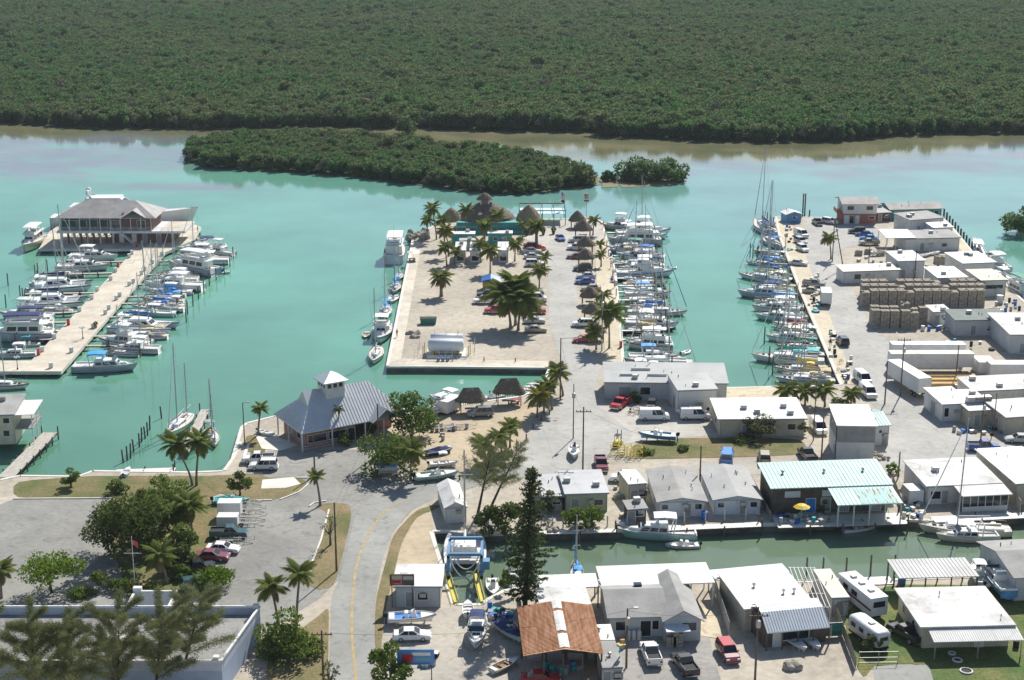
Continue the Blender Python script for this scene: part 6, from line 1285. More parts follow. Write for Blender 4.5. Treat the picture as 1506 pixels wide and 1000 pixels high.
# --- inlet beside the sand
boat('cruiser', 'white-topped cruiser in the inlet beside the left thatched hut', (676, 600), (640, 590), 'white', L=9); boat('skiff', 'white skiff in the inlet behind the right thatched hut', (735, 584), (712, 588), None, L=5)
for k, (u, v) in enumerate(((778, 574), (785, 570), (790, 566), (772, 578))): boat('skiff', ('white skiff nearest the right thatched hut in the inlet corner', 'second skiff in the inlet corner by the palms', 'farthest skiff in the inlet corner by the palms', 'low skiff touching the sand in the inlet corner')[k], (u + 10, v - 1), (u - 6, v + 1), 'blue' if k == 1 else None, group='skiffs in the inlet corner', L=4.6)

# --- more craft squeezed in between
XB = [('sloop', 'sail', None), ('small cruiser', 'cruiser', 'white'), ('sloop', 'sail', 'tan'), ('open boat', 'skiff', None), ('sloop', 'sail', 'white'), ('open boat', 'skiff', 'navy')]
def extra(where, group, spots):
    for k, (s, b) in enumerate(spots):
        d, kd, cv = XB[(k * 5 + len(where)) % 6]
        boat(kd, '%s squeezed in, %s such from the sea, %s' % ('slim ' + d, ('first', 'second', 'third', 'fourth', 'fifth', 'sixth', 'seventh', 'eighth', 'ninth', 'tenth')[k], where), s, b, cv, ('white', 'white', 'navy', 'white', 'cream', 'aqua')[k % 6], group=group, top='white' if kd == 'skiff' and k % 2 else None)
extra('in the peninsula slips', g4, [((960 + i * 3, v), (905 + i * 2, v - 1)) if i % 2 else ((908 + i * 2, v), (968 + i * 3, v - 1)) for i, v in enumerate((343, 365, 378, 400, 421, 430, 456, 472, 488, 506))])
extra('at the right quay', g5, [((1150 + i * 8, v + 3), (1108 + i * 5, v - 1)) for i, v in enumerate((372, 382, 411, 433, 453, 466, 480, 496, 523, 556))])
extra('right of the concrete pier', g2, [((320 - i * 12, v + 2), (262 - i * 14, v)) for i, v in enumerate((379, 396, 421, 431, 451, 463, 496, 517))])
extra('left of the concrete pier', g1, [((132 - i * 8, v), (84 - i * 12, v)) for i, v in enumerate((391, 406, 438, 460, 490))])
# ================================================================ VEHICLES
CARP = {k: M('car_paint_' + k, c, .28, .03, .5, spec=.5, coat=.5) for k, c in dict(white=(.78, .78, .77), silver=(.48, .49, .50), grey=(.22, .23, .24), black=(.018, .018, .02), tan=(.42, .37, .27), red=(.50, .03, .035), maroon=(.20, .035, .055), blue=(.03, .10, .36), sky=(.05, .25, .62), green=(.03, .09, .085), teal=(.12, .33, .38)).items()}
HEADL = M('headlight_lens', (.75, .75, .72), .1, .02, 1); TAILL = M('tail_light_lens', (.45, .02, .02), .2, .05, 1); RIM = M('alloy_rim', (.5, .5, .5), .3, .05, 1, metal=.6)
VM = {}
VT = {  # L, W, belt z, roof z, body profile (x, z from rear to front over the top), greenhouse bottom x0, x1, top x0, x1, wheelbase, wheel r
 'sedan': (4.75, 1.80, .92, 1.43, [(-2.35, .30), (-2.37, .72), (-2.25, .95), (-1.30, .98), (.85, .95), (2.05, .80), (2.34, .62), (2.36, .30)], -1.75, 1.05, -1.05, .30, 2.75, .33),
 'suv': (4.75, 1.88, 1.05, 1.76, [(-2.32, .36), (-2.37, .80), (-2.30, 1.08), (.95, 1.06), (2.0, .98), (2.33, .78), (2.36, .36)], -2.25, 1.15, -2.02, .45, 2.75, .37),
 'pickup': (5.45, 1.95, 1.08, 1.78, [(-2.70, .42), (-2.73, .82), (-2.70, 1.06), (1.15, 1.08), (2.45, 1.02), (2.70, .82), (2.72, .42)], -.62, 1.35, -.40, .72, 3.4, .39),
 'van': (5.4, 2.0, 1.15, 2.05, [(-2.66, .36), (-2.70, .80), (-2.68, 1.16), (1.75, 1.15), (2.50, 1.02), (2.68, .78), (2.70, .36)], -2.66, 1.95, -2.60, 1.15, 3.4, .36),
 'hatch': (4.1, 1.72, .93, 1.45, [(-2.0, .32), (-2.05, .75), (-1.98, .96), (.75, .95), (1.75, .82), (2.02, .62), (2.04, .32)], -1.9, 1.0, -1.5, .30, 2.5, .32)}
def vmesh(kind):
    L, W, zb, zr, prof, g0, g1, r0, r1, wb, wr = VT[kind]; out = {}; h = W / 2
    def ring(y, s, dz): return [(x * s, y, max(.28, z - (dz if z > .5 else 0))) for x, z in prof]
    out['body'] = MB().loft([ring(-h, .975, .07), ring(-h + .09, 1, 0), ring(h - .09, 1, 0), ring(h, .975, .07)]).mesh('body')
    wt = W * .40; lo = [(g0, h - .07, zb - .03), (g1, h - .07, zb - .03), (g1, -h + .07, zb - .03), (g0, -h + .07, zb - .03)]; hi = [(r0, wt, zr - .05), (r1, wt, zr - .05), (r1, -wt, zr - .05), (r0, -wt, zr - .05)]
    out['windows'] = MB().loft([lo, hi]).mesh('windows')
    r = MB().loft([[(x, y, z) for x, y, z in hi], [(r0 + .06 if x == r0 else r1 - .08, y * .93, zr + .01) for x, y, z in hi]]); up_ = Vector((0, 0, .01))
    for a, b in zip(lo, hi): r.tube(Vector(a) + up_, b, .055, .05, 4)
    for s in (1, -1):
        for q in ((.48,) if kind in ('sedan', 'hatch', 'pickup') else (.36, .68)): r.tube((g0 + (g1 - g0) * q, s * (h - .06), zb - .02), (r0 + (r1 - r0) * q, s * (wt + .01), zr - .04), .05, n=4)
    if kind == 'van': r.box(-2.6, -.4, h - .16, h - .075, zb, zr - .08); r.box(-2.6, -.4, -h + .075, -h + .16, zb, zr - .08)
    out['roof'] = r.mesh('roof')
    out['tyre'] = MB().loft([[(rr * math.cos(2 * math.pi * i / 12), y, rr * math.sin(2 * math.pi * i / 12)) for i in range(12)] for rr, y in ((wr * .86, -.12), (wr, -.08), (wr, .08), (wr * .86, .12))]).mesh('tyre')
    out['rim'] = MB().loft([[(rr * math.cos(2 * math.pi * i / 10), y, rr * math.sin(2 * math.pi * i / 10)) for i in range(10)] for rr, y in ((wr * .62, -.125), (wr * .62, .125))]).mesh('rim')
    fx = max(x for x, z in prof); rx = min(x for x, z in prof)
    out['headlight'] = MB().box(fx - .16, fx - .02, -.2, .2, .62, .78).mesh('headlight'); out['tail_light'] = MB().box(rx + .0, rx + .12, -.14, .14, .68, .92).mesh('tail_light')
    out['bumper'] = MB().box(-.06, .06, -h * .92, h * .92, .34, .52).mesh('bumper')
    if kind == 'pickup':
        out['bed_liner'] = MB().box(-2.62, -.72, -h + .17, h - .17, 1.0, 1.085).mesh('bed_liner'); bw = MB(); bw.box(-2.70, -.66, h - .16, h - .05, 1.0, 1.3); bw.box(-2.70, -.66, -h + .05, -h + .16, 1.0, 1.3); bw.box(-2.72, -2.62, -h + .05, h - .05, .95, 1.3); out['bed_wall'] = bw.mesh('bed_wall')
    return out
def car(kind, col, label, u, v, deg, roofc=None, group=None, z=LZ, bed=None):
    ms = shared(VM, kind, lambda: vmesh(kind)); L, W, zb, zr, prof, g0, g1, r0, r1, wb, wr = VT[kind]
    p = G(u, v, z); t = thing({'sedan': 'car', 'hatch': 'car', 'suv': 'suv', 'pickup': 'pickup_truck', 'van': 'van'}[kind], label, {'sedan': 'car', 'hatch': 'car', 'suv': 'suv', 'pickup': 'pickup truck', 'van': 'van'}[kind], (p.x, p.y, z + .04), R(deg), group); m = CARP[col]
    ob('body', ms['body'], m, t); ob('windows', ms['windows'], DARKGL, t); ob('roof', ms['roof'], CARP[roofc or col], t)
    for sx in (-1, 1):
        for sy in (-1, 1):
            w_ = ob('wheel', ms['tyre'], BLACK, t, (sx * wb / 2, sy * (W / 2 - .10), wr)); ob('rim', ms['rim'], RIM, w_)
    for s in (-1, 1): ob('headlight', ms['headlight'], HEADL, t, (0, s * W * .36, .06 if kind != 'sedan' else -.04)); ob('tail_light', ms['tail_light'], TAILL, t, (0, s * W * .38, .05))
    fx = max(x for x, _ in prof); rx = min(x for x, _ in prof); cm = CHROME if kind in ('pickup', 'van') else m
    ob('bumper', ms['bumper'], cm, t, (fx, 0, 0)); ob('bumper', ms['bumper'], cm, t, (rx, 0, 0))
    for s in (-1, 1): ob('mirror', shared(VM, 'mirror', lambda: MB().box(-.08, .08, -.11, .11, -.09, .09).mesh('mirror')), m, t, (g1 - .35, s * (W / 2 + .08), zb + .06))
    if kind == 'pickup': ob('bed_liner', ms['bed_liner'], BLACK if not bed else bed, t); ob('bed_wall', ms['bed_wall'], m, t)
    return t
gw, ge = 'cars on the west side of the peninsula road', 'cars on the east side of the peninsula road'
for a in (('sedan', 'maroon', 'dark red car nearest the date palm planter', 783, 364, 4, None, gw), ('sedan', 'silver', 'silver sedan, second car below the date palm', 783, 372, 2, None, gw), ('sedan', 'silver', 'light silver sedan, third car below the date palm', 784, 380, 0, None, gw), ('suv', 'white', 'white car behind the single palm over the parked cars', 786, 391, 0, None, gw),
          ('suv', 'black', 'black car at the top of the lower parking row', 785, 434, 3, None, gw), ('van', 'white', 'white minivan in the lower parking row', 787, 443, 0, None, gw), ('hatch', 'white', 'white car half hidden by the red truck', 783, 451, 0, None, gw), ('pickup', 'red', 'red truck with its cab toward the road, right of the palm cluster', 785, 461, 2, None, gw), ('sedan', 'silver', 'silver sedan above the last car of the lower parking row', 786, 475, 2, None, gw), ('sedan', 'tan', 'tan sedan, last car of the lower parking row', 788, 488, 2, None, gw),
          ('pickup', 'white', 'white pickup left of the palm cluster', 713, 446, 185, None, gw), ('pickup', 'black', 'dark pickup behind the white pickup by the palm cluster', 718, 437, 180, None, gw), ('pickup', 'red', 'red pickup left of the palm cluster', 730, 460, 180, None, gw),
          ('sedan', 'blue', 'dark blue car driving at the end of the peninsula road', 824, 353, -78, None, None), ('suv', 'silver', 'silver car beside the second thatched hut', 849, 356, 182, None, ge), ('suv', 'white', 'white car beside the third thatched hut', 847, 367, 180, None, ge), ('sedan', 'maroon', 'maroon car beside the fourth thatched hut', 847, 380, 180, None, ge), ('suv', 'black', 'black suv below the fourth thatched hut', 857, 398, 182, None, ge),
          ('sedan', 'silver', 'silver sedan with dark windows, below the black suv', 862, 409, 182, None, ge), ('sedan', 'blue', 'dark blue sedan between two pale sedans', 860, 417, 182, None, ge), ('sedan', 'tan', 'beige sedan above the fifth thatched hut', 869, 427, 182, None, ge), ('suv', 'white', 'white suv beside the sixth thatched hut', 857, 480, 182, None, ge), ('hatch', 'red', 'small red car beside the last thatched hut', 857, 503, 182, None, ge),
          ('suv', 'grey', 'dark grey wagon parked on the sand by the thatched huts', 706, 612, 190, None, None), ('suv', 'white', 'white suv nearer the camera in front of the restaurant', 388, 690, 182, None, None), ('pickup', 'white', 'white pickup behind the white suv by the restaurant', 380, 680, 184, None, None),
          ('pickup', 'green', 'dark green pickup beside the white trailers', 337, 790, 2, None, None), ('sedan', 'white', 'white coupe in the left parking lot', 328, 812, -4, None, None), ('sedan', 'maroon', 'maroon sedan beside the white coupe', 313, 823, -4, None, None), ('suv', 'green', 'dark green suv under the lime green tree', 292, 866, 20, None, None), ('pickup', 'black', 'black pickup half hidden in the garden shrubs', 288, 842, 20, None, None),
          ('pickup', 'red', 'bright red tow truck in front of the grey warehouse', 912, 598, -118, None, None), ('hatch', 'black', 'dark car in the shade before the white hall', 958, 600, -100, None, None), ('van', 'white', 'white work van on the pale lot, left of two', 962, 617, 0, None, None), ('van', 'white', 'white van carrying a skiff, right of two', 1022, 616, 0, None, None),
          ('pickup', 'maroon', 'faded maroon truck facing the camera beside the utility poles', 884, 688, -88, None, None), ('suv', 'white', 'white jeep with dark top by the canal lane', 918, 708, 175, None, None), ('van', 'sky', 'bright blue van driving away along the lane', 1069, 678, 80, None, None), ('suv', 'tan', 'tan wagon with red tail lights on the lane', 1124, 678, 84, None, None), ('pickup', 'black', 'black pickup beside the block tower', 1187, 674, 97, None, None), ('van', 'white', 'white van in the alley left of the block tower', 1203, 634, -85, None, None),
          ('suv', 'black', 'black suv driving up the right peninsula road', 1239, 506, 92, None, None), ('van', 'white', 'white van with yellow front, upper of two at the basin foot', 1268, 562, -82, None, None), ('van', 'white', 'white van facing the camera, lower of two at the basin foot', 1276, 582, -84, None, None), ('pickup', 'grey', 'grey pickup beside the white box truck', 1197, 421, -20, None, None), ('sedan', 'tan', 'rusty tan car beside the white box truck', 1195, 431, -20, None, None),
          ('suv', 'white', 'white suv at the quay, lowest of the three in a row', 1180, 369, -75, None, None), ('suv', 'silver', 'silver suv at the quay, middle of the three in a row', 1177, 358, -72, None, None), ('van', 'white', 'white van at the quay, farthest of the three in a row', 1178, 348, -70, None, None), ('sedan', 'silver', 'silver sedan parked askew on the right quay', 1174, 390, -25, None, None),
          ('pickup', 'black', 'black truck by the tip of the right peninsula', 1202, 330, 95, None, None), ('suv', 'white', 'white suv beside the red staircase', 1220, 329, -45, None, None), ('suv', 'black', 'dark suv in front of the two-storey house', 1260, 343, 178, None, None), ('sedan', 'blue', 'dark blue sedan right of the dark suv', 1271, 347, 172, None, None), ('sedan', 'sky', 'bright blue sedan beside the white canopy', 1277, 353, 172, None, None), ('pickup', 'tan', 'old tan truck with stacked bed by the white canopy', 1278, 360, 180, None, None),
          ('pickup', 'blue', 'dark blue pickup at the turning area', 1446, 662, 0, None, None), ('sedan', 'silver', 'silver sedan cut by the right edge', 1498, 650, 176, None, None), ('suv', 'white', 'white suv behind the canal house', 1356, 704, -50, None, None), ('sedan', 'teal', 'teal car behind the canal house, middle of three', 1386, 702, -60, None, None), ('sedan', 'teal', 'pale teal car behind the canal house, right of three', 1436, 702, -150, None, None),
          ('pickup', 'white', 'white pickup in front of the grey house', 957, 968, 96, None, None), ('pickup', 'black', 'dark grey pickup in front of the grey house', 1007, 984, 104, None, None), ('sedan', 'white', 'old white sedan by the repair yard road', 606, 940, 3, None, None), ('suv', 'maroon', 'maroon suv with red roof beside the concrete wall', 1070, 966, -80, 'red', None), ('pickup', 'black', 'dark pickup on the lawn beside the white-roofed house', 1332, 938, 118, None, None), ('sedan', 'red', 'red car under the front of the rusty shed', 796, 1004, 0, None, None)):
    car(a[0], a[1], a[2], a[3], a[4], a[5], a[6], a[7])
def wheelset(t, xs, y, r=.35, z=None):
    for x in xs:
        for s in (-1, 1):
            w_ = MB().loft([[(x + rr * math.cos(2 * math.pi * i / 12), s * y + yy, r + rr * math.sin(2 * math.pi * i / 12)) for i in range(12)] for rr, yy in ((r * .85, -.12), (r, -.08), (r, .08), (r * .85, .12))]).build('wheel', BLACK, t)
            MB().loft([[(x + rr * math.cos(2 * math.pi * i / 8), s * y + yy, r + rr * math.sin(2 * math.pi * i / 8)) for i in range(8)] for rr, yy in ((r * .5, -.125), (r * .5, .125))]).build('rim', RIM, w_)
def trailer_box(name, label, cat, u, v, deg, L, W, z0, h, mat, roofm=RWHITE, wx=(-.3,), r=.45, tongue=False, ribs=True, group=None, stripe=None, wins=()):
    p = G(u, v); t = thing(name, label, cat, p, R(deg), group); MB().box(-L / 2, L / 2, -W / 2, W / 2, z0, z0 + h).build('body', mat, t); MB().box(-L / 2 - .02, L / 2 + .02, -W / 2 - .02, W / 2 + .02, z0 + h, z0 + h + .06).build('roof', roofm, t)
    if ribs:
        mb = MB(); n = int(L / .6)
        for k in range(n + 1):
            x = -L / 2 + L * k / n
            for s in (-1, 1): mb.box(x - .02, x + .02, s * W / 2 - .02 if s < 0 else W / 2 - .005, s * W / 2 + .005 if s < 0 else W / 2 + .02, z0 + .1, z0 + h - .1)
        mb.build('side_rib', mat, t)['kind'] = 'stuff'
    MB().box(-L / 2 + .05, L / 2 - .05, -.4, .4, z0 - .25, z0 - .001).build('chassis', BLACK, t); wheelset(t, [x * L for x in wx], W / 2 - .2, r)
    d = MB(); d.box(-L / 2 - .035, -L / 2 - .003, -W / 2 + .08, -.02, z0 + .1, z0 + h - .1); d.box(-L / 2 - .035, -L / 2 - .003, .02, W / 2 - .08, z0 + .1, z0 + h - .1); d.build('rear_door', mat, t)
    if tongue: MB().tube((L / 2, 0, z0 - .1), (L / 2 + 1.3, 0, .35), .06, n=5).build('tongue', BLACK, t)
    elif z0 > .8: MB().box(L / 2 - 2.2, L / 2 - 2.05, -W * .3, W * .3, .05, z0 - .25).build('landing_gear', STEEL, t)
    for s, x, z, w_, hh in wins:
        mb = MB()
        if s in 'lr': y = W / 2 if s == 'l' else -W / 2; mb.box(x - w_ / 2, x + w_ / 2, y - .02, y + .02, z, z + hh)
        elif s == 'b': mb.box(-L / 2 - .05, -L / 2 + .02, x - w_ / 2, x + w_ / 2, z, z + hh)
        mb.build('window', DARKGL, t)
    if stripe is not None: MB().box(-L / 2 - .006, L / 2 + .006, -W / 2 - .006, W / 2 + .006, z0 + h * .30, z0 + h * .44).build('stripe', stripe, t)
    return t
WT = M('trailer_white', (.70, .70, .69), .5, .06, .4)
trailer_box('semi_trailer', 'long white semi-trailer lying across the yard', 'semi-trailer', 1367, 546, 0, 16.2, 2.6, 1.2, 2.7, WT, RTAN, (-.36, -.28), .5); trailer_box('semi_trailer', 'white semi-trailer parked just behind the crosswise one', 'semi-trailer', 1362, 532, 0, 14.6, 2.6, 1.2, 2.7, WT, RWHITE, (-.36, -.28), .5)
trailer_box('semi_trailer', 'white semi-trailer with its rear doors to the camera beside twin poles', 'semi-trailer', 1335, 572, 104, 12.4, 2.6, 1.2, 2.8, WT, RWHITE, (-.38, -.29), .5); trailer_box('shipping_container', 'white round-topped container in the lumber yard', 'container', 1490, 556, 0, 10, 2.8, .15, 3.0, WT, RWHITE, (), .4)
trailer_box('shipping_container', 'pink-white tool container between trailer and round-topped container', 'container', 1446, 548, 90, 4.5, 3.4, .15, 2.6, WT, RTAN, (), .4)
trailer_box('cargo_trailer', 'white box trailer nearer the water in the left parking lot', 'trailer', 339, 760, 0, 3.4, 2.0, .55, 2.0, WT, RWHITE, (-.1,), .33, True); trailer_box('cargo_trailer', 'beige-white box trailer on the sand beside the left thatched hut', 'trailer', 661, 606, 60, 4.6, 2.2, .55, 2.1, WT, RWHITE, (-.1, .1), .33, True)
trailer_box('cargo_trailer', 'small white canvas trailer above the green pickup', 'trailer', 336, 775, 0, 3.0, 1.9, .5, 1.4, WT, RWHITE, (-.1,), .33, True)
trailer_box('box_truck', 'white box truck parked on the right peninsula road', 'truck', 1214, 447, 82, 5.4, 2.3, .8, 2.5, WT, RWHITE, (-.3, .4), .42)
t = trailer_box('motorhome', 'white motorhome with maroon stripe beside the canal', 'motorhome', 1267, 893, 108, 8.2, 2.5, .7, 2.5, WT, RWHITE, (-.28, .33), .42, False, False, None, M('maroon_stripe', (.20, .07, .10), .4, .05, 1), [('b', 0, 1.9, 1.7, .8), ('r', 1.5, 1.9, 1.4, .7), ('r', -1.5, 1.9, 1.2, .7), ('l', 0, 1.9, 1.4, .7), ('l', 2.2, 1.9, 1.2, .7)])
for x in (-2, .3, 2.4): MB().box(x - .35, x + .35, -.35, .35, 3.26, 3.5).build('roof_vent', WWHITE if x else STEEL, t)
def caravan():
    p = G(1277, 944); t = thing('caravan', 'rounded silver-white caravan on the lawn behind the mesh fence', 'caravan', p, R(112)); S_ = M('dull_silver_skin', (.62, .63, .62), .4, .08, .6, metal=.2)
    secs = []
    for x, s in ((-3.1, .72), (-2.9, .92), (-2.3, 1), (2.3, 1), (2.9, .9), (3.2, .62)): secs.append([(x, 1.2 * s * math.copysign(abs(math.cos(a)) ** .45, math.cos(a)), 1.65 + 1.12 * s * math.copysign(abs(math.sin(a)) ** .45, math.sin(a))) for a in [2 * math.pi * k / 20 for k in range(20)]])
    MB().loft(secs).build('body', S_, t, True); wheelset(t, (-.4, .4), .95, .35); MB().box(-3.0, 3.0, -.9, .9, .35, .62).build('chassis', BLACK, t)
    for s in (-1, 1):
        for x in (-1.8, 0, 1.7): MB().box(x - .45, x + .45, s * 1.2 - .03, s * 1.2 + .03, 1.6, 2.15).build('window', DARKGL, t)
    MB().box(-3.14, -3.0, -.55, .55, 1.6, 2.1).build('rear_window', DARKGL, t); MB().tube((3.0, 0, .5), (4.4, 0, .4), .07, n=5).build('tongue', BLACK, t); MB().box(-.8, -.1, -.35, .35, 2.76, 2.95).build('roof_vent', WWHITE, t)
caravan()
def boat_trailer(label, u, v, deg, L=6.0, W=1.9, mat=STEEL, ax=(-.2,), name='boat_trailer', group=None):
    p = G(u, v); t = thing(name, label, 'boat trailer', p, R(deg), group); f = MB()
    for s in (-1, 1): f.tube((-L / 2, s * W * .38, .5), (L * .25, s * W * .38, .5), .05, n=4); f.tube((L * .25, s * W * .38, .5), (L / 2, 0, .45), .05, n=4)
    for x in (-.45, -.2, .05, .25): f.tube((x * L, -W * .38, .5), (x * L, W * .38, .5), .045, n=4)
    f.build('frame', mat, t)
    for s in (-1, 1): MB().box(-L * .45, L * .15, s * W * .2 - .06, s * W * .2 + .06, .62, .68).build('bunk', PLANK, t)
    MB().tube((L / 2, 0, .45), (L / 2, 0, 1.0), .04, n=5).build('winch_post', mat, t); wheelset(t, [a * L for a in ax], W / 2, .32)
    for a in ax:
        for s in (-1, 1): MB().box(a * L - .42, a * L + .42, s * W / 2 - .13, s * W / 2 + .13, .68, .72).build('mudguard', mat, t)
    return t
BLT = M('blue_trailer_paint', (.05, .28, .55), .4, .08, 1)
boat_trailer('blue triple-axle boat trailer in front of the white fuel tank', 657, 529, 2, 8.4, 2.3, BLT, (-.2, -.09, .02)); boat_trailer('triple-axle galvanised trailer on the sand beside the dark tree', 648, 632, 4, 7.5, 2.2, STEEL, (-.2, -.09, .02)); boat_trailer('light boat trailer on the sand with one spare wheel', 676, 630, 6, 6, 1.8)
for k, (u, v, lb) in enumerate(((362, 742, 'uppermost empty trailer frame in the left parking lot'), (366, 752, 'second empty trailer frame in the left parking lot'), (366, 763, 'third empty trailer frame in the left parking lot'), (364, 772, 'lowest empty trailer frame beside the canvas trailer'), (348, 798, 'empty trailer frame between green pickup and white coupe'))): boat_trailer(lb, u, v, 2, 5.2, 1.6, STEEL, (-.15,), group='empty trailers in the left parking lot')
boat_trailer('rusty trailer frames in front of the grey warehouse', 938, 604, 60, 6, 1.8, WDARK)
gb = 'boats stored ashore'
def ashore(kind, label, u0, v0, u1, v1, canvas=None, hull='white', L=None, h=.75, tr=True, top=None, **kw):
    t = boat(kind, label, (u0, v0), (u1, v1), canvas, hull, z=LZ + h, L=L, group=gb, top=top, **kw)
    s = MB(); L_ = L or 5.5
    if tr:
        for x in (-.32, .0, .28):
            for y in (-.35, .35): s.box(x * L_ - .07, x * L_ + .07, y - .07, y + .07, -h, .02)
        s.build('cradle', PLANK, t)
    return t
ashore('cruiser', 'white speedboat with red stripe and navy cover in the repair yard', 704, 916, 699, 958, 'navy', L=7.6); ashore('skiff', 'open pontoon-like boat with bright blue deck in the repair yard', 574, 911, 636, 909, None, 'white', L=6.0, B=2.3, deckm=TARP)
ashore('skiff', 'wooden rowing boat with varnished inside in front of the rusty shed', 728, 986, 756, 974, None, 'cream', L=4.2, h=.3, extra='oars', deckm=TEAK); ashore('skiff', 'white skiff in the shade left of the rusty shed', 732, 916, 766, 944, 'navy', L=6.4, h=.5, extra='cover'); ashore('skiff', 'small white skiff at the head of the slip', 688, 902, 688, 890, None, L=3.8, h=.9)
ashore('skiff', 'turquoise boat upturned-looking on the verge by the lot', 316, 738, 364, 738, 'teal', 'teal', L=5.4, h=.3, extra='cover'); ashore('skiff', 'long grey-blue skiff behind the roadside posts', 612, 704, 672, 698, 'grey', 'sea', L=7.0, h=.35); ashore('skiff', 'covered dark blue boat on the sand', 628, 668, 664, 662, 'navy', 'navy', L=4.6, h=.4, extra='cover')
ashore('skiff', 'white boat with folded top beside the grey-blue skiff', 636, 684, 668, 682, None, L=4.6, h=.5, top='white'); ashore('skiff', 'blue-hulled fishing boat on a trailer by the pale lot', 994, 644, 940, 640, None, 'blue', L=6.4); ashore('skiff', 'white skiff on the roof level behind the right white van', 1040, 606, 994, 606, None, L=5.4, h=1.0)
ashore('skiff', 'white hull full of gear at the foot of the utility pole', 846, 648, 843, 684, None, L=5.2, h=.6); ashore('skiff', 'left of two small open boats before the white work hall', 1158, 938, 1184, 956, None, L=3.9, h=.5); ashore('skiff', 'right of two small open boats before the white work hall', 1182, 936, 1204, 954, None, L=3.9, h=.5)
ashore('cruiser', 'blue and white cruiser on blocks at the right canal corner', 1484, 878, 1449, 838, None, 'blue', L=8.4, h=1.0); ashore('skiff', 'centre console with white top on a lift by the canal', 1446, 860, 1432, 836, None, L=6.0, h=.9, top='white'); ashore('skiff', 'white and grey boat dumped beside the turning area pole', 1444, 676, 1480, 676, None, L=5, h=.25)
ashore('skiff', 'white inflatable-like boat beside the restaurant palm', 383, 636, 400, 640, None, L=3.8, h=.2); ashore('cruiser', 'white cabin boat with plastic top by the inlet trees', 640, 606, 664, 596, 'white', L=7.5, h=.4); ashore('skiff', 'white skiff on the yard gravel of the right peninsula', 1284, 372, 1300, 371, None, L=4.6)
for k, (u, v) in enumerate(((1343, 376), (1360, 375), (1374, 372))): ashore('skiff', ('left', 'middle', 'right')[k] + ' one of three small white boats before the grey-roofed store', u - 6, v + 2, u + 6, v, None, L=4, h=.3)
ashore('skiff', 'upturned white tender beside the low left shore dock', 182, 700, 190, 690, None, L=3.4, h=.2, tr=False)
# ================================================================ DOCKS, POLES, YARD GEAR
PIL = {}; ORD = {}
def nth(key):
    n = ORD[key] = ORD.get(key, 0) + 1; w = 'first second third fourth fifth sixth seventh eighth ninth tenth eleventh twelfth thirteenth fourteenth fifteenth sixteenth seventeenth eighteenth nineteenth twentieth'.split()
    return w[n - 1] if n <= 20 else 'twenty-' + w[n - 21]
def finger(label, a, b, wid=1.0, group=None, mat=PLANK, zt=1.0, name='finger_dock', every=3.5, posts_=True, cat='dock'):
    A, B = G(*a, zt), G(*b, zt); d = (B - A); L = d.length; t = thing(name, label, cat, (A.x, A.y, 0), math.atan2(d.y, d.x), group)
    n = max(3, int(L / .45)); pl = MB()
    for k in range(n): x = L * k / n; pl.box(x, x + L / n - .03, -wid / 2, wid / 2, zt - .07, zt + (.01 if k % 3 else .0))
    pl.build('deck_planks', mat, t); st = MB(); st.box(0, L, -wid / 2 + .05, -wid / 2 + .17, zt - .3, zt - .08); st.box(0, L, wid / 2 - .17, wid / 2 - .05, zt - .3, zt - .08); st.build('stringer', WOODP, t)
    if posts_:
        k = max(1, int(L / every))
        for i in range(1, k + 1):
            for s in (-1, 1): MB().tube((L * i / k - .2, s * (wid / 2 + .12), -1), (L * i / k - .2, s * (wid / 2 + .12), zt + .35 + (.9 if i == k else 0)), .13, .12, 7).build('post', WOODP, t)
    return t
gf = 'finger docks of the concrete pier'
for k, (a, b) in enumerate((((183, 384), (120, 386)), ((165, 401), (54, 404)), ((143, 430), (36, 432)), ((118, 458), (40, 462)), ((105, 473), (62, 474)), ((83, 498), (22, 499)))): finger('plank finger dock left of the pier, number %s from the marina house' % ('one', 'two', 'three', 'four', 'five', 'six')[k], a, b, 1.1, gf)
for k, (a, b) in enumerate((((233, 384), (300, 380)), ((214, 404), (310, 400)), ((203, 418), (300, 416)), ((188, 436), (268, 434)), ((178, 446), (262, 446)), ((160, 466), (200, 465)), ((138, 494), (190, 492)), ((126, 508), (160, 508)))): finger('plank finger dock right of the pier, number %s from the marina house' % ('one', 'two', 'three', 'four', 'five', 'six', 'seven', 'eight')[k], a, b, 1.0, gf)
for k, v in enumerate((342, 352, 366, 376, 387, 399, 409, 420, 429, 441, 453, 468, 486, 499, 533)): finger(nth('fd') + ' narrow white finger dock from the sea in the peninsula slips', (893 + (v - 340) * .125, v), (950 + (v - 340) * .18, v - 1), .9, 'finger docks of the middle peninsula', OFFW)
for k, (u, v) in enumerate(((1150, 370), (1158, 388), (1164, 411), (1172, 432), (1178, 452), (1184, 466), (1192, 480), (1200, 497), (1208, 518), (1222, 541))): finger(nth('fq') + ' plank finger dock from the sea at the right quay', (u, v), (u - 36 - k, v - 2), .9, 'finger docks of the right quay')
finger('narrow weathered dock between the two lower left sailboats', (272, 664), (302, 602), 1.7, None, PLANK, 1.1, 'wooden_dock', 3.2); finger('wide plank dock leading to the cream dock house', (8, 702), (74, 636), 2.6, None, PLANK, 1.2, 'wooden_dock', 3); finger('low plank dock with gear along the left shore', (170, 693), (258, 690), 1.6, None, OFFW, 1.1, 'wooden_dock', 4)
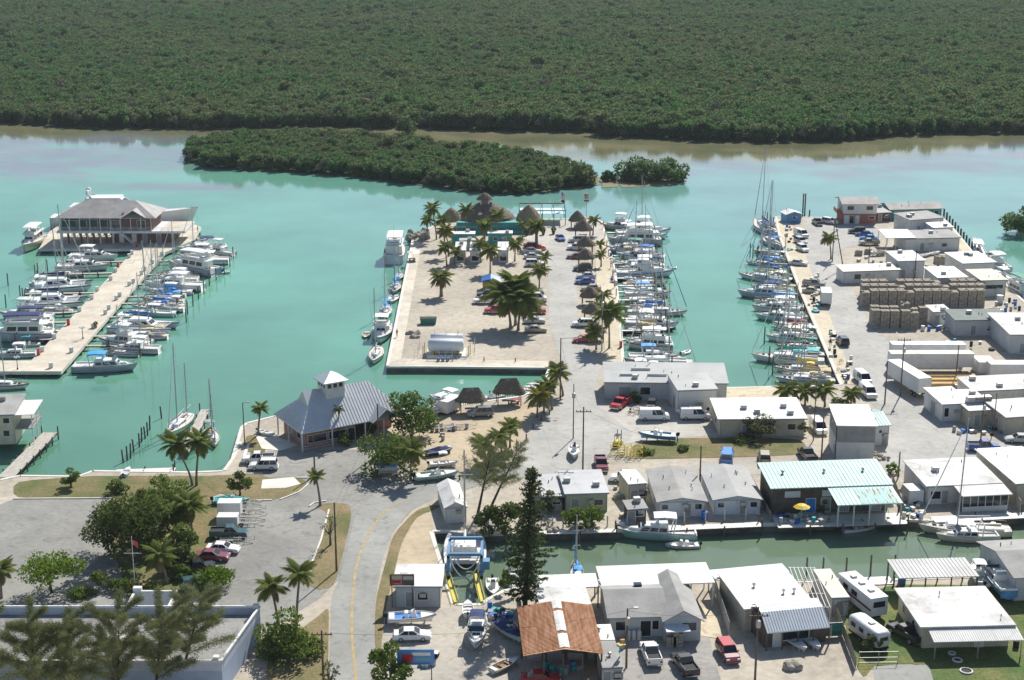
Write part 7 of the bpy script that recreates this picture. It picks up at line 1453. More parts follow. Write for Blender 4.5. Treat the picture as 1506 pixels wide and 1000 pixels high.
finger('plank deck running along the fish house on the canal', (1140, 768), (1330, 762), 4.2, None, OFFW, 1.42, 'canal_deck', 4.5); finger('pale plank walk in front of the canal cottages', (955, 778), (1120, 771), 1.6, None, OFFW, 1.42, 'canal_deck', 5); finger('pale plank walk in front of the canal house', (1372, 764), (1510, 757), 2.2, None, OFFW, 1.42, 'canal_deck', 5); finger('stone-edged plank walk below the green shed', (800, 783), (908, 780), 1.2, None, OFFW, 1.42, 'canal_deck', 5); finger('plank dock along the canal behind the motorhome', (1200, 857), (1312, 853), 2.4, None, OFFW, 1.42, 'canal_deck', 5)
def piling(u, v, h, label, group, z=0, r=.15, mat=WOODP, name='piling', lean=0.0):
    label = nth(label) + ' ' + label
    p = G(u, v, z); me = shared(PIL, (round(h, 1), r), lambda: MB().tube((0, 0, -1.2), (0, 0, h), r, r * .9, 8).mesh('shaft'))
    t = thing(name, label, 'piling', (p.x, p.y, z), 0, group); ob('shaft', me, mat, t, None, (0, lean, 0)); ob('cap', shared(PIL, ('cap', r), lambda: MB().lathe([(r * .95, 0), (r * .6, .08), (.01, .1)], 8).mesh('cap')), mat, t, (math.sin(lean) * h, 0, h)); return t
for k, (x, y) in enumerate(((755, 1000), (780, 985), (800, 975), (820, 935), (855, 905), (868, 875), (890, 855), (905, 835), (918, 800), (990, 730))): piling(x / 4.167, 440 + y / 4.167, 2.2 + .2 * (k % 3), 'dark leaning piling in the broken row left of the narrow dock', 'row of old pilings', lean=.05 * ((k % 3) - 1))
for u, v in ((343, 380), (338, 392), (330, 404), (318, 412), (308, 420), (300, 432), (292, 440), (284, 450), (276, 462), (274, 474), (222, 512), (206, 526)): piling(u, v, 3.0, 'dark mooring piling at the outer ends of the slips right of the pier', 'outer pilings right of the pier')
for u, v in ((56, 404), (52, 407), (30, 438), (34, 442), (9, 452), (12, 420), (70, 399)): piling(u, v, 3.0, 'dark mooring piling at the outer ends of the slips left of the pier', 'outer pilings left of the pier')
for k, v in enumerate(range(348, 545, 14)): piling(962 + (v - 345) * .13, v, 3.0, 'mooring piling at the outer ends of the peninsula slips', 'outer pilings of the peninsula slips')
for u, v in ((1103, 378), (1107, 380), (1113, 384), (1136, 462), (1141, 476), (1124, 505), (1131, 535), (1136, 550), (1144, 490), (1128, 330), (1132, 334), (1137, 338)): piling(u, v, 3.6, 'tall dark mooring piling in the right basin', 'pilings in the right basin')
for k in range(15): piling(1388 + k * 4.1, 319 + k * 4.9, 2.3, 'thick dark fender piling along the far right dock', 'fender pilings of the far right dock', r=.3)
for u, v in ((796, 786), (812, 788), (828, 788), (845, 788), (864, 787), (893, 786), (922, 785), (980, 782), (1006, 781), (1037, 780), (1065, 778), (1096, 776)): piling(u, v, 2.9, 'whitish dock piling along the north bank of the canal', 'pale pilings along the canal', mat=M('bleached_piling', (.52, .50, .46), .8, .1, 1), r=.12)
for u, v in ((1185, 862), (1209, 862), (1243, 862), (1279, 858), (1314, 858)): piling(u, v, 4.2, 'tall dark piling on the south bank of the canal', 'dark pilings on the south canal bank', r=.14)
for u, v in ((1180, 322), (1183, 322), (1190, 324)): piling(u, v, 7.5 if u < 1188 else 3, 'tall bare piling beside the bright blue hut', 'tall pilings at the peninsula tip', r=.22)
for u, v in ((666, 540), (712, 540), (758, 541)): piling(u, v, 2.1, 'short rusty post on the seawall of the gravel lot', 'posts on the seawall', mat=RRUST, r=.13)
for k, (u, v) in enumerate(((628, 712), (645, 710), (661, 708), (676, 706), (690, 702), (712, 692), (726, 682), (740, 674), (752, 668), (766, 658), (774, 646), (784, 630), (796, 618), (808, 610))): piling(u, v, .9, 'short wooden bollard post along the edge of the road', 'roadside bollard posts', z=LZ, r=.13, name='bollard')
# ---- utility poles
def pole(label, base, top, arm=None, tr=False, r=.15, mat=POLEW, lamp=False, lean_ok=True):
    p = G(*base); h = (base[1] - top[1]) / (S(base[1]) * .95); q = Vector((0, 0, h))
    # vertical unless it clearly leans in the photo
    want = (753 - base[0]) / 7788 * (top[1] - base[1]); dx = (top[0] - base[0]) - want; q.x = dx / S(base[1]) if abs(dx) > 5 else 0
    t = thing('utility_pole', label, 'pole', p); MB().tube((0, 0, -.3), q, r, r * .65, 8).build('shaft', mat, t)
    if arm:
        for z in arm: MB().box(-1.25, 1.25, -.06, .06, h - z, h - z + .13).build('crossarm', mat, t)
        for s in (-1.1, -.5, .5, 1.1): MB().lathe([(.05, 0), (.07, .1), (.03, .2)], 6, (q.x + s, 0, h - arm[0] + .13)).build('insulator', BLACK, t)
    if tr: MB().lathe([(.28, 0), (.30, .1), (.30, .85), (.1, .95)], 10, (q.x * .8, -.42, h * .76)).build('transformer', STEEL, t)
    if lamp: MB().tube((q.x, 0, h - .1), (q.x + lamp, 0, h + .1), .05, n=5).build('lamp_arm', STEEL, t); MB().box(q.x + lamp - .1, q.x + lamp + .45, -.14, .14, h + .02, h + .16).build('lamp_head', STEEL, t)
    return t
POLES = [('slim pole with grey transformer on the causeway road', (843, 645), (843, 565), None, True), ('stout pole with short crossarm beside the junk-filled hull', (857, 700), (858, 598), (.9,), False), ('pole with long street lamp arm on the causeway', (824, 588), (827, 498), None, False), ('grey pole with meter boxes among the hut palms', (885, 516), (885, 430), None, True),
         ('pole in front of the restaurant roof', (463, 700), (464, 642), None, False), ('pole beside the restaurant entrance gable', (557, 668), (558, 594), None, False), ('thin lamp pole at the shore end of the restaurant', (360, 655), (358, 592), None, False), ('pole with a white meter box on the dry verge', (495, 840), (493, 737), None, False), ('pole with crossarm at the bottom edge beside the road', (476, 1012), (472, 923), (.6,), False),
         ('pole with lamp in front of the grey house', (921, 982), (924, 891), None, True), ('tall pole with big transformers before the white work hall', (1110, 1006), (1114, 888), (1.2,), True), ('left pole of the twin poles at the trailer rear', (1324, 582), (1333, 498), (.5,), True), ('lone pole at the corner of the block tower roof', (1301, 594), (1304, 532), None, False), ('pole in the lumber yard', (1406, 556), (1409, 508), None, False),
         ('pole with crossarm at the turning area', (1440, 672), (1444, 580), (.9,), True), ('dark slim pole beside the flat-roofed stores', (1461, 634), (1465, 578), None, False), ('pole beside the aqua-roofed fish house', (1321, 702), (1319, 664), None, False), ('straight pole of the pair by the peninsula palm', (1224, 384), (1226, 322), None, False), ('leaning pole of the pair by the peninsula palm', (1241, 396), (1228, 325), None, True), ('pole behind the long low white store', (1345, 410), (1349, 368), None, False),
         ('pole on the lane between the two cottages', (1029, 717), (1031, 655), None, False), ('pole at the corner of the cold store yard', (1277, 396), (1278, 362), None, False), ('slim pole between the alley palms and the block tower', (1196, 648), (1198, 560), None, False), ('dark pole against the left wall of the block tower', (1207, 690), (1210, 612), None, False), ('grey pole at the slip by the canal head', (684, 800), (684, 682), None, False)]
PT = {}
for a in POLES:
    t = pole(*a, lamp=3.4 if 'street lamp arm' in a[0] else .8 if 'lamp' in a[0] else False, mat=STEEL if 'grey pole' in a[0] else POLEW, r=.11 if 'slim' in a[0] or 'thin' in a[0] else .15)
    p = G(*a[1]); PT[a[0]] = Vector((p.x, p.y, LZ + (a[1][1] - a[2][1]) / (S(a[1][1]) * .95) - .3))
def wire(label, a, b, sag=1.0, n=10):
    A, B = PT[a], PT[b]; P = [A.lerp(B, k / n) - Vector((0, 0, 4 * sag * (k / n) * (1 - k / n))) for k in range(n + 1)]; o = MB().path(P, [.018] * (n + 1), 3).build('power_line', BLACK); tag(o, label, 'cable')
wire('thin power line from the stout pole to the slim causeway pole', POLES[1][0], POLES[0][0]); wire('power line between the slim causeway pole and the street lamp pole', POLES[0][0], POLES[2][0]); wire('power line from the grey house pole to the work hall pole', POLES[9][0], POLES[10][0], .8); wire('power line from the roadside crossarm pole to the grey house pole', POLES[8][0], POLES[9][0], 1.4); wire('power line from the stout pole to the pole between the cottages', POLES[1][0], POLES[20][0], 1.2); wire('power line between the twin poles and the turning area pole', POLES[11][0], POLES[14][0], 1.2); wire('power line from the restaurant pole to the verge pole', POLES[5][0], POLES[7][0], 1.0); wire('power line from the pole by the cottages to the dark tower pole', POLES[20][0], POLES[23][0], 1.0)
# ---- pier pedestals, lamps, red boxes
for k, (u, v) in enumerate(((238, 376), (224, 388), (213, 398), (208, 404), (196, 416), (190, 420), (176, 436), (171, 441), (160, 455), (155, 462), (137, 482), (105, 518), (75, 541), (194, 374), (190, 379), (170, 400), (163, 412), (143, 428), (135, 440), (117, 458), (80, 498), (62, 517))):
    p = G(u, v); t = thing('power_pedestal', '%s white power pedestal from the marina house on the %s edge of the concrete pier' % (nth('ped' + str(k > 12)), 'left' if k > 12 else 'right'), 'pedestal', p, .6, 'pedestals on the pier'); MB().box(-.35, .35, -.25, .25, 0, 1.0).build('cabinet', WWHITE, t); MB().box(-.4, .4, -.3, .3, 1.0, 1.08).build('lid', WWHITE, t)
for lb, u, v in (('red cabinet on the pier beside the marina house', 201, 363), ('red cabinet at the second finger dock, left edge of the pier', 174, 393), ('red cabinet at the fifth finger dock, left edge of the pier', 101, 478), ('red cabinet near the foot of the pier', 57, 522), ('red fuel post on the peninsula dock walk', 913, 511)):
    p = G(u, v); t = thing('hose_cabinet', lb, 'cabinet', p); MB().box(-.3, .3, -.25, .25, 0, 1.3).build('cabinet', CARP['red'], t); MB().box(-.34, .34, -.3, .3, 1.3, 1.38).build('lid', CARP['red'], t)
for lb, u, v in (('pier lamp post with a globe cluster near the pier corner', 122, 498), ('pier lamp post beside the foot of the pier', 26, 543)):
    p = G(u, v); t = thing('lamp_post', lb, 'lamp post', p); MB().lathe([(.22, 0), (.14, .2), (.08, .5), (.06, 2.3)], 8).build('post', BLACK, t)
    for a in range(4): x, y = .45 * math.cos(a * 1.57), .45 * math.sin(a * 1.57); MB().tube((0, 0, 2.2), (x, y, 2.3), .03, n=4).build('bracket', BLACK, t); MB().lathe([(.02, 0), (.18, .12), (.18, .28), (.02, .4)], 8, (x, y, 2.3)).build('globe', WHITE, t)
p = G(141, 482); t = thing('potted_plant', 'small potted bush on the concrete pier', 'plant', p); MB().lathe([(.25, 0), (.35, .5), (.3, .5)], 8).build('pot', RRUST, t); blobs_mesh([(0, 0, 1.0, .5, .9)], 160, .2, rnd).build('foliage', L_MID, t)
# ---- fuel tank in its fenced bund
def fuel_tank():
    p = G(656, 521); t = thing('fuel_tank', 'big white horizontal fuel tank on the gravel lot', 'fuel tank', p); Lh, r = 3.4, 1.35
    MB().loft([[(x, rr * math.cos(a), 1.9 + rr * math.sin(a)) for a in [2 * math.pi * k / 20 for k in range(20)]] for x, rr in ((-Lh - .25, r * .6), (-Lh, r), (Lh, r), (Lh + .25, r * .6))]).build('tank_shell', M('tank_white', (.74, .76, .77), .35, .04, .4), t, True)
    MB().loft([[(x, 2.6 + .9 * math.cos(a), 2.7 + .9 * math.sin(a)) for a in [2 * math.pi * k / 16 for k in range(16)]] for x in (-Lh * .95, Lh)]).build('rear_tank', M('tank_white'), t, True)
    for x in (-2.6, -1.3, 0, 1.3, 2.6): MB().box(x - .15, x + .15, -1.2, 1.2, 0, 1.0).build('saddle', M('yellow_paint', (.62, .50, .04), .5, .1, 1) if x in (-2.6, 2.6) else WWHITE, t)
    for x in (-2.4, 0, 2.4): MB().tube((x, 2.6, 3.5), (x, 2.6, 4.3), .06, n=5).build('vent_pipe', CARP['red'] if x == 2.4 else WWHITE, t)
    MB().box(-Lh - .6, Lh + .6, -2.0, 4.0, 0, .18).build('bund', CONCW, t)
    for x, y in ((-4.6, -1.5), (4.6, -1.6), (4.9, .5), (-4.4, .6)): MB().tube((x, y, 0), (x, y, 2.3), .09, n=6).build('guard_post', M('yellow_paint'), t)
    f = MB()
    for x in (-5.6, 5.8):
        for k in range(4): f.tube((x, -3 + k * 2.6, 0), (x, -3 + k * 2.6, 2.2), .035, n=4)
        f.tube((x, -3, 2.15), (x, 4.8, 2.15), .03, n=4)
    f.build('fence_frame', STEEL, t)
fuel_tank()
p = G(630, 476); t = thing('dumpster', 'green dumpster behind the fuel tank', 'dumpster', p, .05); MB().loft([[(-1.6, -.7, 0), (1.6, -.7, 0), (1.6, .7, 0), (-1.6, .7, 0)], [(-1.8, -.9, 1.3), (1.8, -.9, 1.3), (1.8, .9, 1.3), (-1.8, .9, 1.3)]]).build('bin', M('dull_green_steel', (.05, .22, .17), .6, .1, 1), t); MB().box(-1.85, 1.85, -.95, .95, 1.3, 1.38).build('lid', BLACK, t)
ROCK = M('limestone_rock', (.34, .31, .26), .95, .15, 1.2, bump=.4)
def rocks(label, cpx, n, spread, size, group):
    for i in range(n):
        rg = random.Random(i * 7 + H(label)); u, v = cpx[0] + rg.uniform(-1, 1) * spread[0], cpx[1] + rg.uniform(-1, 1) * spread[1]; p = G(u, v); me = shared(PIL, ('rock', i % 5), lambda: rock_mesh(i % 5)); o = ob('rock', me, ROCK, None, (p.x, p.y, LZ + .1), (rg.uniform(0, 3), rg.uniform(0, 3), rg.uniform(0, 6)), [size * rg.uniform(.6, 1.3)] * 3); tag(o, label, 'rock', group)
def rock_mesh(i):
    bm = bmesh.new(); bmesh.ops.create_icosphere(bm, subdivisions=2, radius=.6); rg = random.Random(i)
    for v in bm.verts: v.co *= 1 + .45 * mnoise.noise(v.co * 1.7 + Vector((i * 3, 0, 0)))
    me = bpy.data.meshes.new('rock'); bm.to_mesh(me); bm.free(); return me
rocks('dark boulder in the riprap at the seaward corner of the quay', (614, 347), 22, (14, 6), 1.5, 'riprap at the quay corner'); rocks('pale rubble stone heaped beside the dumpster', (608, 494), 16, (9, 4), .8, 'rubble heap by the dumpster'); rocks('pale stone lining the curved walk beside the block tower', (1296, 672), 14, (12, 6), .6, 'edging stones by the block tower')
rocks('pale stone on the canal bank below the green shed', (812, 780), 12, (10, 3), .8, 'bank stones below the green shed'); rocks('net-covered dark heap piece before the white work hall', (1166, 982), 7, (8, 3), 1.2, 'dark heap before the work hall')
# ---- lobster trap stacks
TRAP = streak('weathered_trap_slats', (.42, .37, .30), (.21, .185, .15), 0, 1.5, .9); TR = {}
def trap_mesh(nx, ny, nz):
    mb = MB(); a, b, c = .62, .55, .42; rg = random.Random(nz)
    for i in range(nx):
        for j in range(ny):
            for k in range(nz):
                if k == nz - 1 and rg.random() < .18: continue
                d = rg.uniform(-.03, .03); mb.box(i * a + .02 + d, i * a + a - .03 + d, j * b + .02, j * b + b - .03, k * c + .015, k * c + c - .02)
    return mb.mesh('traps')
def stack(label, u, v, nx, ny, nz, group, rz=0.0):
    p = G(u, v); t = thing('trap_stack', label, 'trap stack', p, rz, group); ob('traps', shared(TR, (nx, ny, nz), lambda: trap_mesh(nx, ny, nz)), TRAP, t, (0, 0, .12)); MB().box(0, nx * .62, 0, ny * .55, 0, .12).build('pallet', PLANK, t)
NUM = ('first', 'second', 'third', 'fourth', 'fifth', 'sixth', 'seventh', 'eighth', 'ninth', 'tenth', 'eleventh', 'twelfth', 'thirteenth', 'fourteenth')
for k in range(14):
    for row, (v, nm) in enumerate(((452, 'front'), (444, 'middle'), (437, 'back'))):
        if row == 2 and k in (3, 9): continue
        stack('%s block from the left in the %s row of the long trap wall' % (NUM[k], nm), 1267 + k * 13.0, v - k * .05, 3, 4, 9 if (k + row) % 5 else 8, 'long wall of stacked traps')
for k, (u, v, h) in enumerate(((1281, 482, 9), (1295, 483, 9), (1309, 483, 9), (1325, 483, 9), (1338, 483, 8), (1351, 478, 9))):
    stack('%s trap stack from the left in the shorter front group' % NUM[k], u, v, 3, 3, h, 'front group of trap stacks')
    if k < 5: stack('%s trap stack from the left behind the shorter front group' % NUM[k], u - 1, v - 6, 3, 3, h + (2 if k == 3 else 0), 'front group of trap stacks')
for k in range(5): stack('%s slatted trap stack by the right dock halls' % NUM[k], 1376 + k * 7, 388, 2, 4, 4, 'traps by the right dock')
for k, (u, v) in enumerate(((1268, 398), (1258, 376), (1272, 374), (1290, 376), (1448, 468), (1458, 462))): stack(('trap pile on the gravel beside the long low store', 'left dark trap pile on the peninsula gravel', 'middle dark trap pile on the peninsula gravel', 'right dark trap pile on the peninsula gravel', 'trap pile beside the packing hall annex', 'trap pile near the dock behind the annex')[k], u, v, 3, 2, 3, 'scattered trap piles')
for k, (u, v, n) in enumerate(((980, 952, 4), (990, 952, 5), (998, 940, 6))): stack('%s crate stack before the gable of the grey house' % NUM[k], u, v, 2, 2, n, 'crate stacks at the grey house')
LUM = streak('new_sawn_lumber', (.62, .43, .19), (.46, .30, .13), 0, .8, .8)
for k, (u0, u1, v) in enumerate(((1358, 1448, 557), (1362, 1450, 563), (1370, 1458, 569), (1386, 1420, 583), (1430, 1458, 579))):
    a, b = G(u0, v), G(u1, v); t = thing('lumber_stack', '%s yellow lumber stack counted from the long trailer' % NUM[k], 'lumber', a, 0, 'lumber stacks'); L = b.x - a.x
    for i in range(4):
        for j in range(2): MB().box(0, L * (1 - .06 * ((i + j) % 3)), i * .3, i * .3 + .27, .1 + j * .3, .1 + j * .3 + .27).build('timber', LUM, t)
p = G(1480, 578); t = thing('scrap_pile', 'heap of orange timber scraps in the lumber yard', 'scrap heap', p)
for i in range(26): MB().tube((rnd.uniform(-2.5, 2), rnd.uniform(-1, 1.5), rnd.uniform(.1, .6)), (rnd.uniform(-2, 2.5), rnd.uniform(-1, 1.5), rnd.uniform(.3, 1.9)), .09, n=4).build('timber', LUM, t)
# ---- travel lift
def travel_lift():
    t = thing('travel_lift', 'blue travel lift straddling the slip at the canal head', 'boat hoist', (0, 0, 0)); BL = M('lift_blue_paint', (.10, .25, .42), .45, .1, 1); P = {}
    pts = [G(664, 852), G(704, 851), G(664, 818), G(704, 818)]; x0, x1, y0, y1 = pts[0].x - .4, pts[1].x + .4, pts[0].y, pts[0].y + 5.5; z = LZ
    for x in (x0, x1):
        for y in (y0, y1): MB().box(x - .2, x + .2, y - .2, y + .2, z + .8, z + 3.5).build('leg', BL, t)
        MB().box(x - .22, x + .22, y0 - .6, y1 + .6, z + .8, z + 1.2).build('side_beam', BL, t); MB().box(x - .18, x + .18, y0 - .2, y1 + .2, z + 3.2, z + 3.5).build('top_beam', BL, t)
        for y in (y0, y1): MB().loft([[(x + s, y + .5 * math.cos(q), z + .5 + .5 * math.sin(q)) for q in [2 * math.pi * k / 12 for k in range(12)]] for s in (-.2, .2)]).build('wheel', BLACK, t)
    for y in (y0, y1): MB().box(x0, x1, y - .2, y + .2, z + 3.5, z + 3.9).build('cross_beam', BL, t)
    for f in (.25, .75):
        y = y0 + (y1 - y0) * f; n = 12; MB().path([(x0 + (x1 - x0) * k / n, y, z + 3.2 - 3.6 * math.sin(math.pi * k / n) ** .7) for k in range(n + 1)], [.09] * (n + 1), 5).build('sling', CANV['white'], t)
    MB().box(x1 + .2, x1 + 1.1, y0 + .5, y0 + 1.8, z + 1.2, z + 2.4).build('engine_box', BL, t)
    YP = M('yellow_paint')
    for nm, (u0, v0, u1, v1) in (('left', (657, 846, 670, 888)), ('right', (699, 846, 709, 887))):
        A, B = G(u0, v0), G(u1, v1); d = (B - A); r_ = thing('runway_rail', '%s yellow runway rail of the travel lift slip' % nm, 'rail', A, math.atan2(d.y, d.x), 'lift runway rails'); MB().box(0, d.length, -.2, .2, .02, .28).build('beam', YP, r_); 
        for s in (-1, 1): MB().tube((0, s * .4, .6), (d.length, s * .4, .6), .04, n=4).build('handrail', YP, r_)
        for k in range(6): MB().tube((d.length * k / 5, .4, -1.5), (d.length * k / 5, .4, .6), .05, n=4).build('handrail_post', STEEL, r_)
travel_lift()
# ---- flags and signs
def flag_us():
    p = G(825, 325); t = thing('flagpole', 'flagpole flying a red and white striped flag by the dock pavilion', 'flagpole', p); MB().tube((0, 0, 0), (0, 0, 8.8), .06, .04, 6).build('pole', WHITE, t)
    def strip(i): return [[(.05 + k * .16 - .02 * i, .06 * math.sin(k * 1.1), 8.6 - i * .19 - k * .16 + dz) for dz in (0, -.19)] for k in range(8)]
    for i in range(9): MB().loft(strip(i), closed=False, caps=False).build('stripe', CARP['red'] if i % 2 == 0 else WHITE, t)
    MB().loft([[(x - .0, y - .03, z) for x, y, z in s] for s in [[(.05 + k * .16, .06 * math.sin(k * 1.1), 8.62 - k * .16), (.05 + k * .16, .06 * math.sin(k * 1.1), 7.75 - k * .16)] for k in range(4)]], closed=False, caps=False).build('canton', CARP['blue'], t)
    MB().loft([[(.05 + k * .2, .05 * math.sin(k), 6.2 - k * .05), (.05 + k * .2, .05 * math.sin(k), 5.5 - k * .05)] for k in range(6)], closed=False, caps=False).build('lower_flag', BLACK, t)
flag_us()
p = G(199, 866); t = thing('flagpole', 'white flagpole with a yardarm in the garden', 'flagpole', p); MB().tube((0, 0, 0), (0, 0, 7.6), .07, .045, 7).build('pole', WHITE, t); MB().tube((-1.2, 0, 5.2), (1.2, 0, 5.2), .04, n=5).build('yardarm', WHITE, t); MB().loft([[(.06 + k * .15, .05 * math.sin(k), 7.1 - k * .05), (.06 + k * .15, .05 * math.sin(k), 6.5 - k * .12)] for k in range(6)], closed=False, caps=False).build('flag', CARP['red'], t)
def sign(label, u, v, w_, h_, z0, cols, posts_=2, rz=0.0, dep=0.0, lines=()):
    p = G(u, v); t = thing('sign', label, 'sign', p, rz); b = MB().box(-w_ / 2, w_ / 2, -.05, .05, z0, z0 + h_).build('board', cols[0], t); n = len(cols) - 1
    for x, z, ww, hh, c in lines: MB().box(x * w_ - ww * w_ / 2, x * w_ + ww * w_ / 2, -.07, -.052, z0 + z * h_, z0 + (z + hh) * h_).build('lettering_panel', c, b)
    for s in ((-1, 1) if posts_ == 2 else (0,)): MB().box(s * w_ * .42 - .06, s * w_ * .42 + .06, .055, .16, 0, z0 + h_).build('post', WDARK, t)
    return t
sign('tall white sign board with dark lettering on a teal post', 862, 322, 1.6, 2.6, 5.0, [WWHITE], 1, lines=((0, .62, .7, .25, WGREY), (0, .38, .7, .2, CARP['grey']), (0, .05, .86, .2, CARP['maroon']), (-.2, .64, .2, .2, BLACK)))
sign('blue and cream roadside sign under the dark tree', 571, 704, 3.0, 1.9, 1.0, [M('pale_blue_sign', (.30, .42, .55), .6, .05, 1)], 2, lines=((0, .58, .9, .3, CARP['sky']), (0, .30, .86, .14, CREAM), (0, .06, .86, .12, RRUST)))
sign('lettered sign frame standing on the roof edge of the repair office', 592, 894, 3.2, 1.6, 3.2, [WDARK], 2, lines=((-.2, .1, .42, .42, CARP['red']), (-.2, .55, .42, .36, CARP['tan']), (.25, .5, .4, .36, PLANK), (-.2, .3, .3, .1, WHITE)))
sign('big blue billboard facing away beside the road tree', 612, 1000, 4.4, 2.0, 2.0, [CARP['sky']], 2, lines=((-.22, .2, .3, .5, CARP['red']), (.15, .62, .5, .2, WHITE), (0, .06, .8, .1, CARP['blue']), (.2, .3, .4, .16, CARP['teal'])))
# ---- fences
def fence(label, a, b, h, mat=STEEL, mesh=None, every=2.6, name='fence'):
    A, B = G(*a), G(*b); d = B - A; L = d.length; t = thing(name, label, 'fence', A, math.atan2(d.y, d.x)); n = max(2, int(L / every))
    for k in range(n + 1): MB().tube((L * k / n, 0, 0), (L * k / n, 0, h), .045, n=5).build('post', mat, t)
    for z in (.15, h * .5, h - .04): MB().tube((0, 0, z), (L, 0, z), .03, n=4).build('rail', mat, t)
    if mesh is not None:
        for k in range(n): MB().box(L * k / n + .06, L * (k + 1) / n - .06, -.02, .02, .12, h - .08).build('panel', mesh, t)
    return t
BOARD = streak('grey_fence_boards', (.34, .31, .27), (.22, .20, .17), 2, 1.2, .9)
fence('grey board fence right of the white work hall', (1226, 900), (1258, 985), 1.7, WDARK, BOARD); fence('open steel fence at the foot of the silver caravan', (1263, 976), (1320, 975), 1.6); fence('weathered block wall left of the white work hall', (1048, 862), (1072, 935), 2.0, WGREY, WGREY, 3.0, 'wall'); fence('pale board fence right of the canal house', (1474, 716), (1500, 754), 2.0, WBEIGE, WBEIGE, 2.5); fence('wooden fence between the fish house and the canal house', (1312, 712), (1330, 760), 1.6, WDARK, BOARD, 2); fence('dark board fence left of the fish house', (1104, 712), (1134, 768), 1.6, WDARK, BOARD, 2); fence('green mesh screen beside the white work hall', (1206, 938), (1238, 936), 2.0, STEEL, M('green_mesh', (.05, .22, .17), .9, .1, 1), 1.6)
# ---- yellow trap frames, umbrella, drums, planters, odds and ends
for k, (u, v) in enumerate(((908, 668), (920, 670), (934, 672))):
    p = G(u, v); t = thing('wire_frame', '%s of three yellow wire frames on the verge' % ('left', 'middle', 'right')[k], 'frame', p, .1 * k, 'yellow wire frames'); YP = M('yellow_paint'); s = 1.1
    for z in (0.05, .9, 1.8):
        for q in ((-s, -.7, s, -.7), (-s, .7, s, .7), (-s, -.7, -s, .7), (s, -.7, s, .7)): MB().tube((q[0], q[1], z), (q[2], q[3], z), .05, n=4).build('rail', YP, t)
    for x in (-s, 0, s):
        for y in (-.7, .7): MB().tube((x, y, 0), (x, y, 1.85), .05, n=4).build('upright', YP, t)
p = G(908, 656); t = thing('forklift', 'small yellow forklift beside the yellow wire frames', 'forklift', p, 1.2); MB().box(-.9, .9, -.5, .5, .35, 1.0).build('body', M('yellow_paint'), t); wheelset(t, (-.6, .6), .5, .32)
for s in (-.35, .35): MB().box(1.0, 1.1, s - .05, s + .05, .1, 2.6).build('mast_rail', BLACK, t); MB().box(1.1, 2.0, s - .07, s + .07, .1, .16).build('fork', BLACK, t); MB().tube((-.7, s, 1.0), (-.5, s, 2.0), .04, n=4).build('cage_post', BLACK, t); MB().tube((.5, s, 1.0), (.4, s, 2.0), .04, n=4).build('cage_post', BLACK, t)
MB().box(-.6, .5, -.45, .45, 2.0, 2.06).build('cage_roof', BLACK, t)
def parasol(label, u, v, mat, r=1.3, h=2.3):
    p = G(u, v, 1.42); t = thing('parasol', label, 'parasol', p); MB().tube((0, 0, 0), (0, 0, h + .3), .03, n=5).build('pole', WHITE, t); MB().loft([[(rr * math.cos(a), rr * math.sin(a), z) for a in [2 * math.pi * k / 8 for k in range(8)]] for rr, z in ((r, h - .25), (r * .5, h + .08), (.02, h + .25))], caps=False).build('canopy', mat, t); MB().lathe([(.3, 0), (.3, .08), (.05, .1)], 8).build('base', BLACK, t)
parasol('yellow parasol on the fish house deck', 1178, 764, CANV['yellow']); parasol('yellow parasol at the right end of the fish house porch', 1306, 762, CANV['cream'], 1.0); parasol('white parasol on the quay behind the houseboat', 608, 382, CANV['white'], 1.8)
gd = 'drums and tubs'
for lb, u, v, m, s in (('blue water butt beside the left cottage', 1036, 764, CANV['blue'], 1.2), ('blue tub beside the bait shed', 946, 762, CANV['blue'], .8), ('blue drum under the grey carport', 1326, 858, CANV['blue'], 1.3), ('black drum on the lawn corner by the white house', 1494, 952, BLACK, .9), ('white ice drum beside the trap stacks', 1357, 486, WWHITE, 1.0), ('blue drum beside the white ice drum', 1366, 486, CANV['blue'], .9), ('white tank in the yard behind the packing annex', 1470, 446, WWHITE, 1.8), ('green bin beside the dumped boat', 1447, 676, CANV['green'], .9), ('left blue tank at the small tank shed', 1362, 350, CANV['blue'], 2.2), ('right blue tank at the small tank shed', 1369, 350, CANV['blue'], 2.2)):
    p = G(u, v); t = thing('drum', lb, 'drum', p, 0, gd); MB().lathe([(.38 * s, 0), (.42 * s, .1), (.42 * s, 1.0 * s), (.36 * s, 1.05 * s)], 12).build('barrel', m, t); MB().lathe([(.43 * s, 1.0 * s), (.43 * s, 1.06 * s), (.02, 1.08 * s)], 12).build('rim', m, t)
p = G(789, 367); t = thing('planter', 'round red flower bed around the date palm', 'planter', p); MB().lathe([(2.6, 0), (2.6, .5), (2.3, .5), (2.3, .3)], 20).build('kerb_ring', M('red_painted_kerb', (.32, .09, .08), .8, .15, 1), t); blobs_mesh([(1.3 * math.cos(a), 1.3 * math.sin(a), .45, .9, .4) for a in range(6)], 500, .25, rnd).build('foliage', L_MID, t); blobs_mesh([(1.4 * math.cos(a), 1.4 * math.sin(a), .75, .7, .3) for a in range(6)], 220, .2, rnd).build('flowers', leafmat('red_petal', (.5, .02, .03), (.6, .05, .08), (.5, .02, .02)), t)
for k, (u, v) in enumerate(((775, 346), (783, 344), (799, 345), (814, 344))): p = G(u, v); t = thing('potted_plant', nth('pot') + ' dark potted shrub from the left on the pale forecourt before the dock pavilion', 'plant', p, 0, 'potted shrubs on the forecourt'); MB().lathe([(.35, 0), (.5, .7), (.4, .7)], 9).build('pot', WDARK, t); blobs_mesh([(0, 0, 1.4, .7, 1.2)], 220, .24, rnd).build('foliage', L_DARK, t)
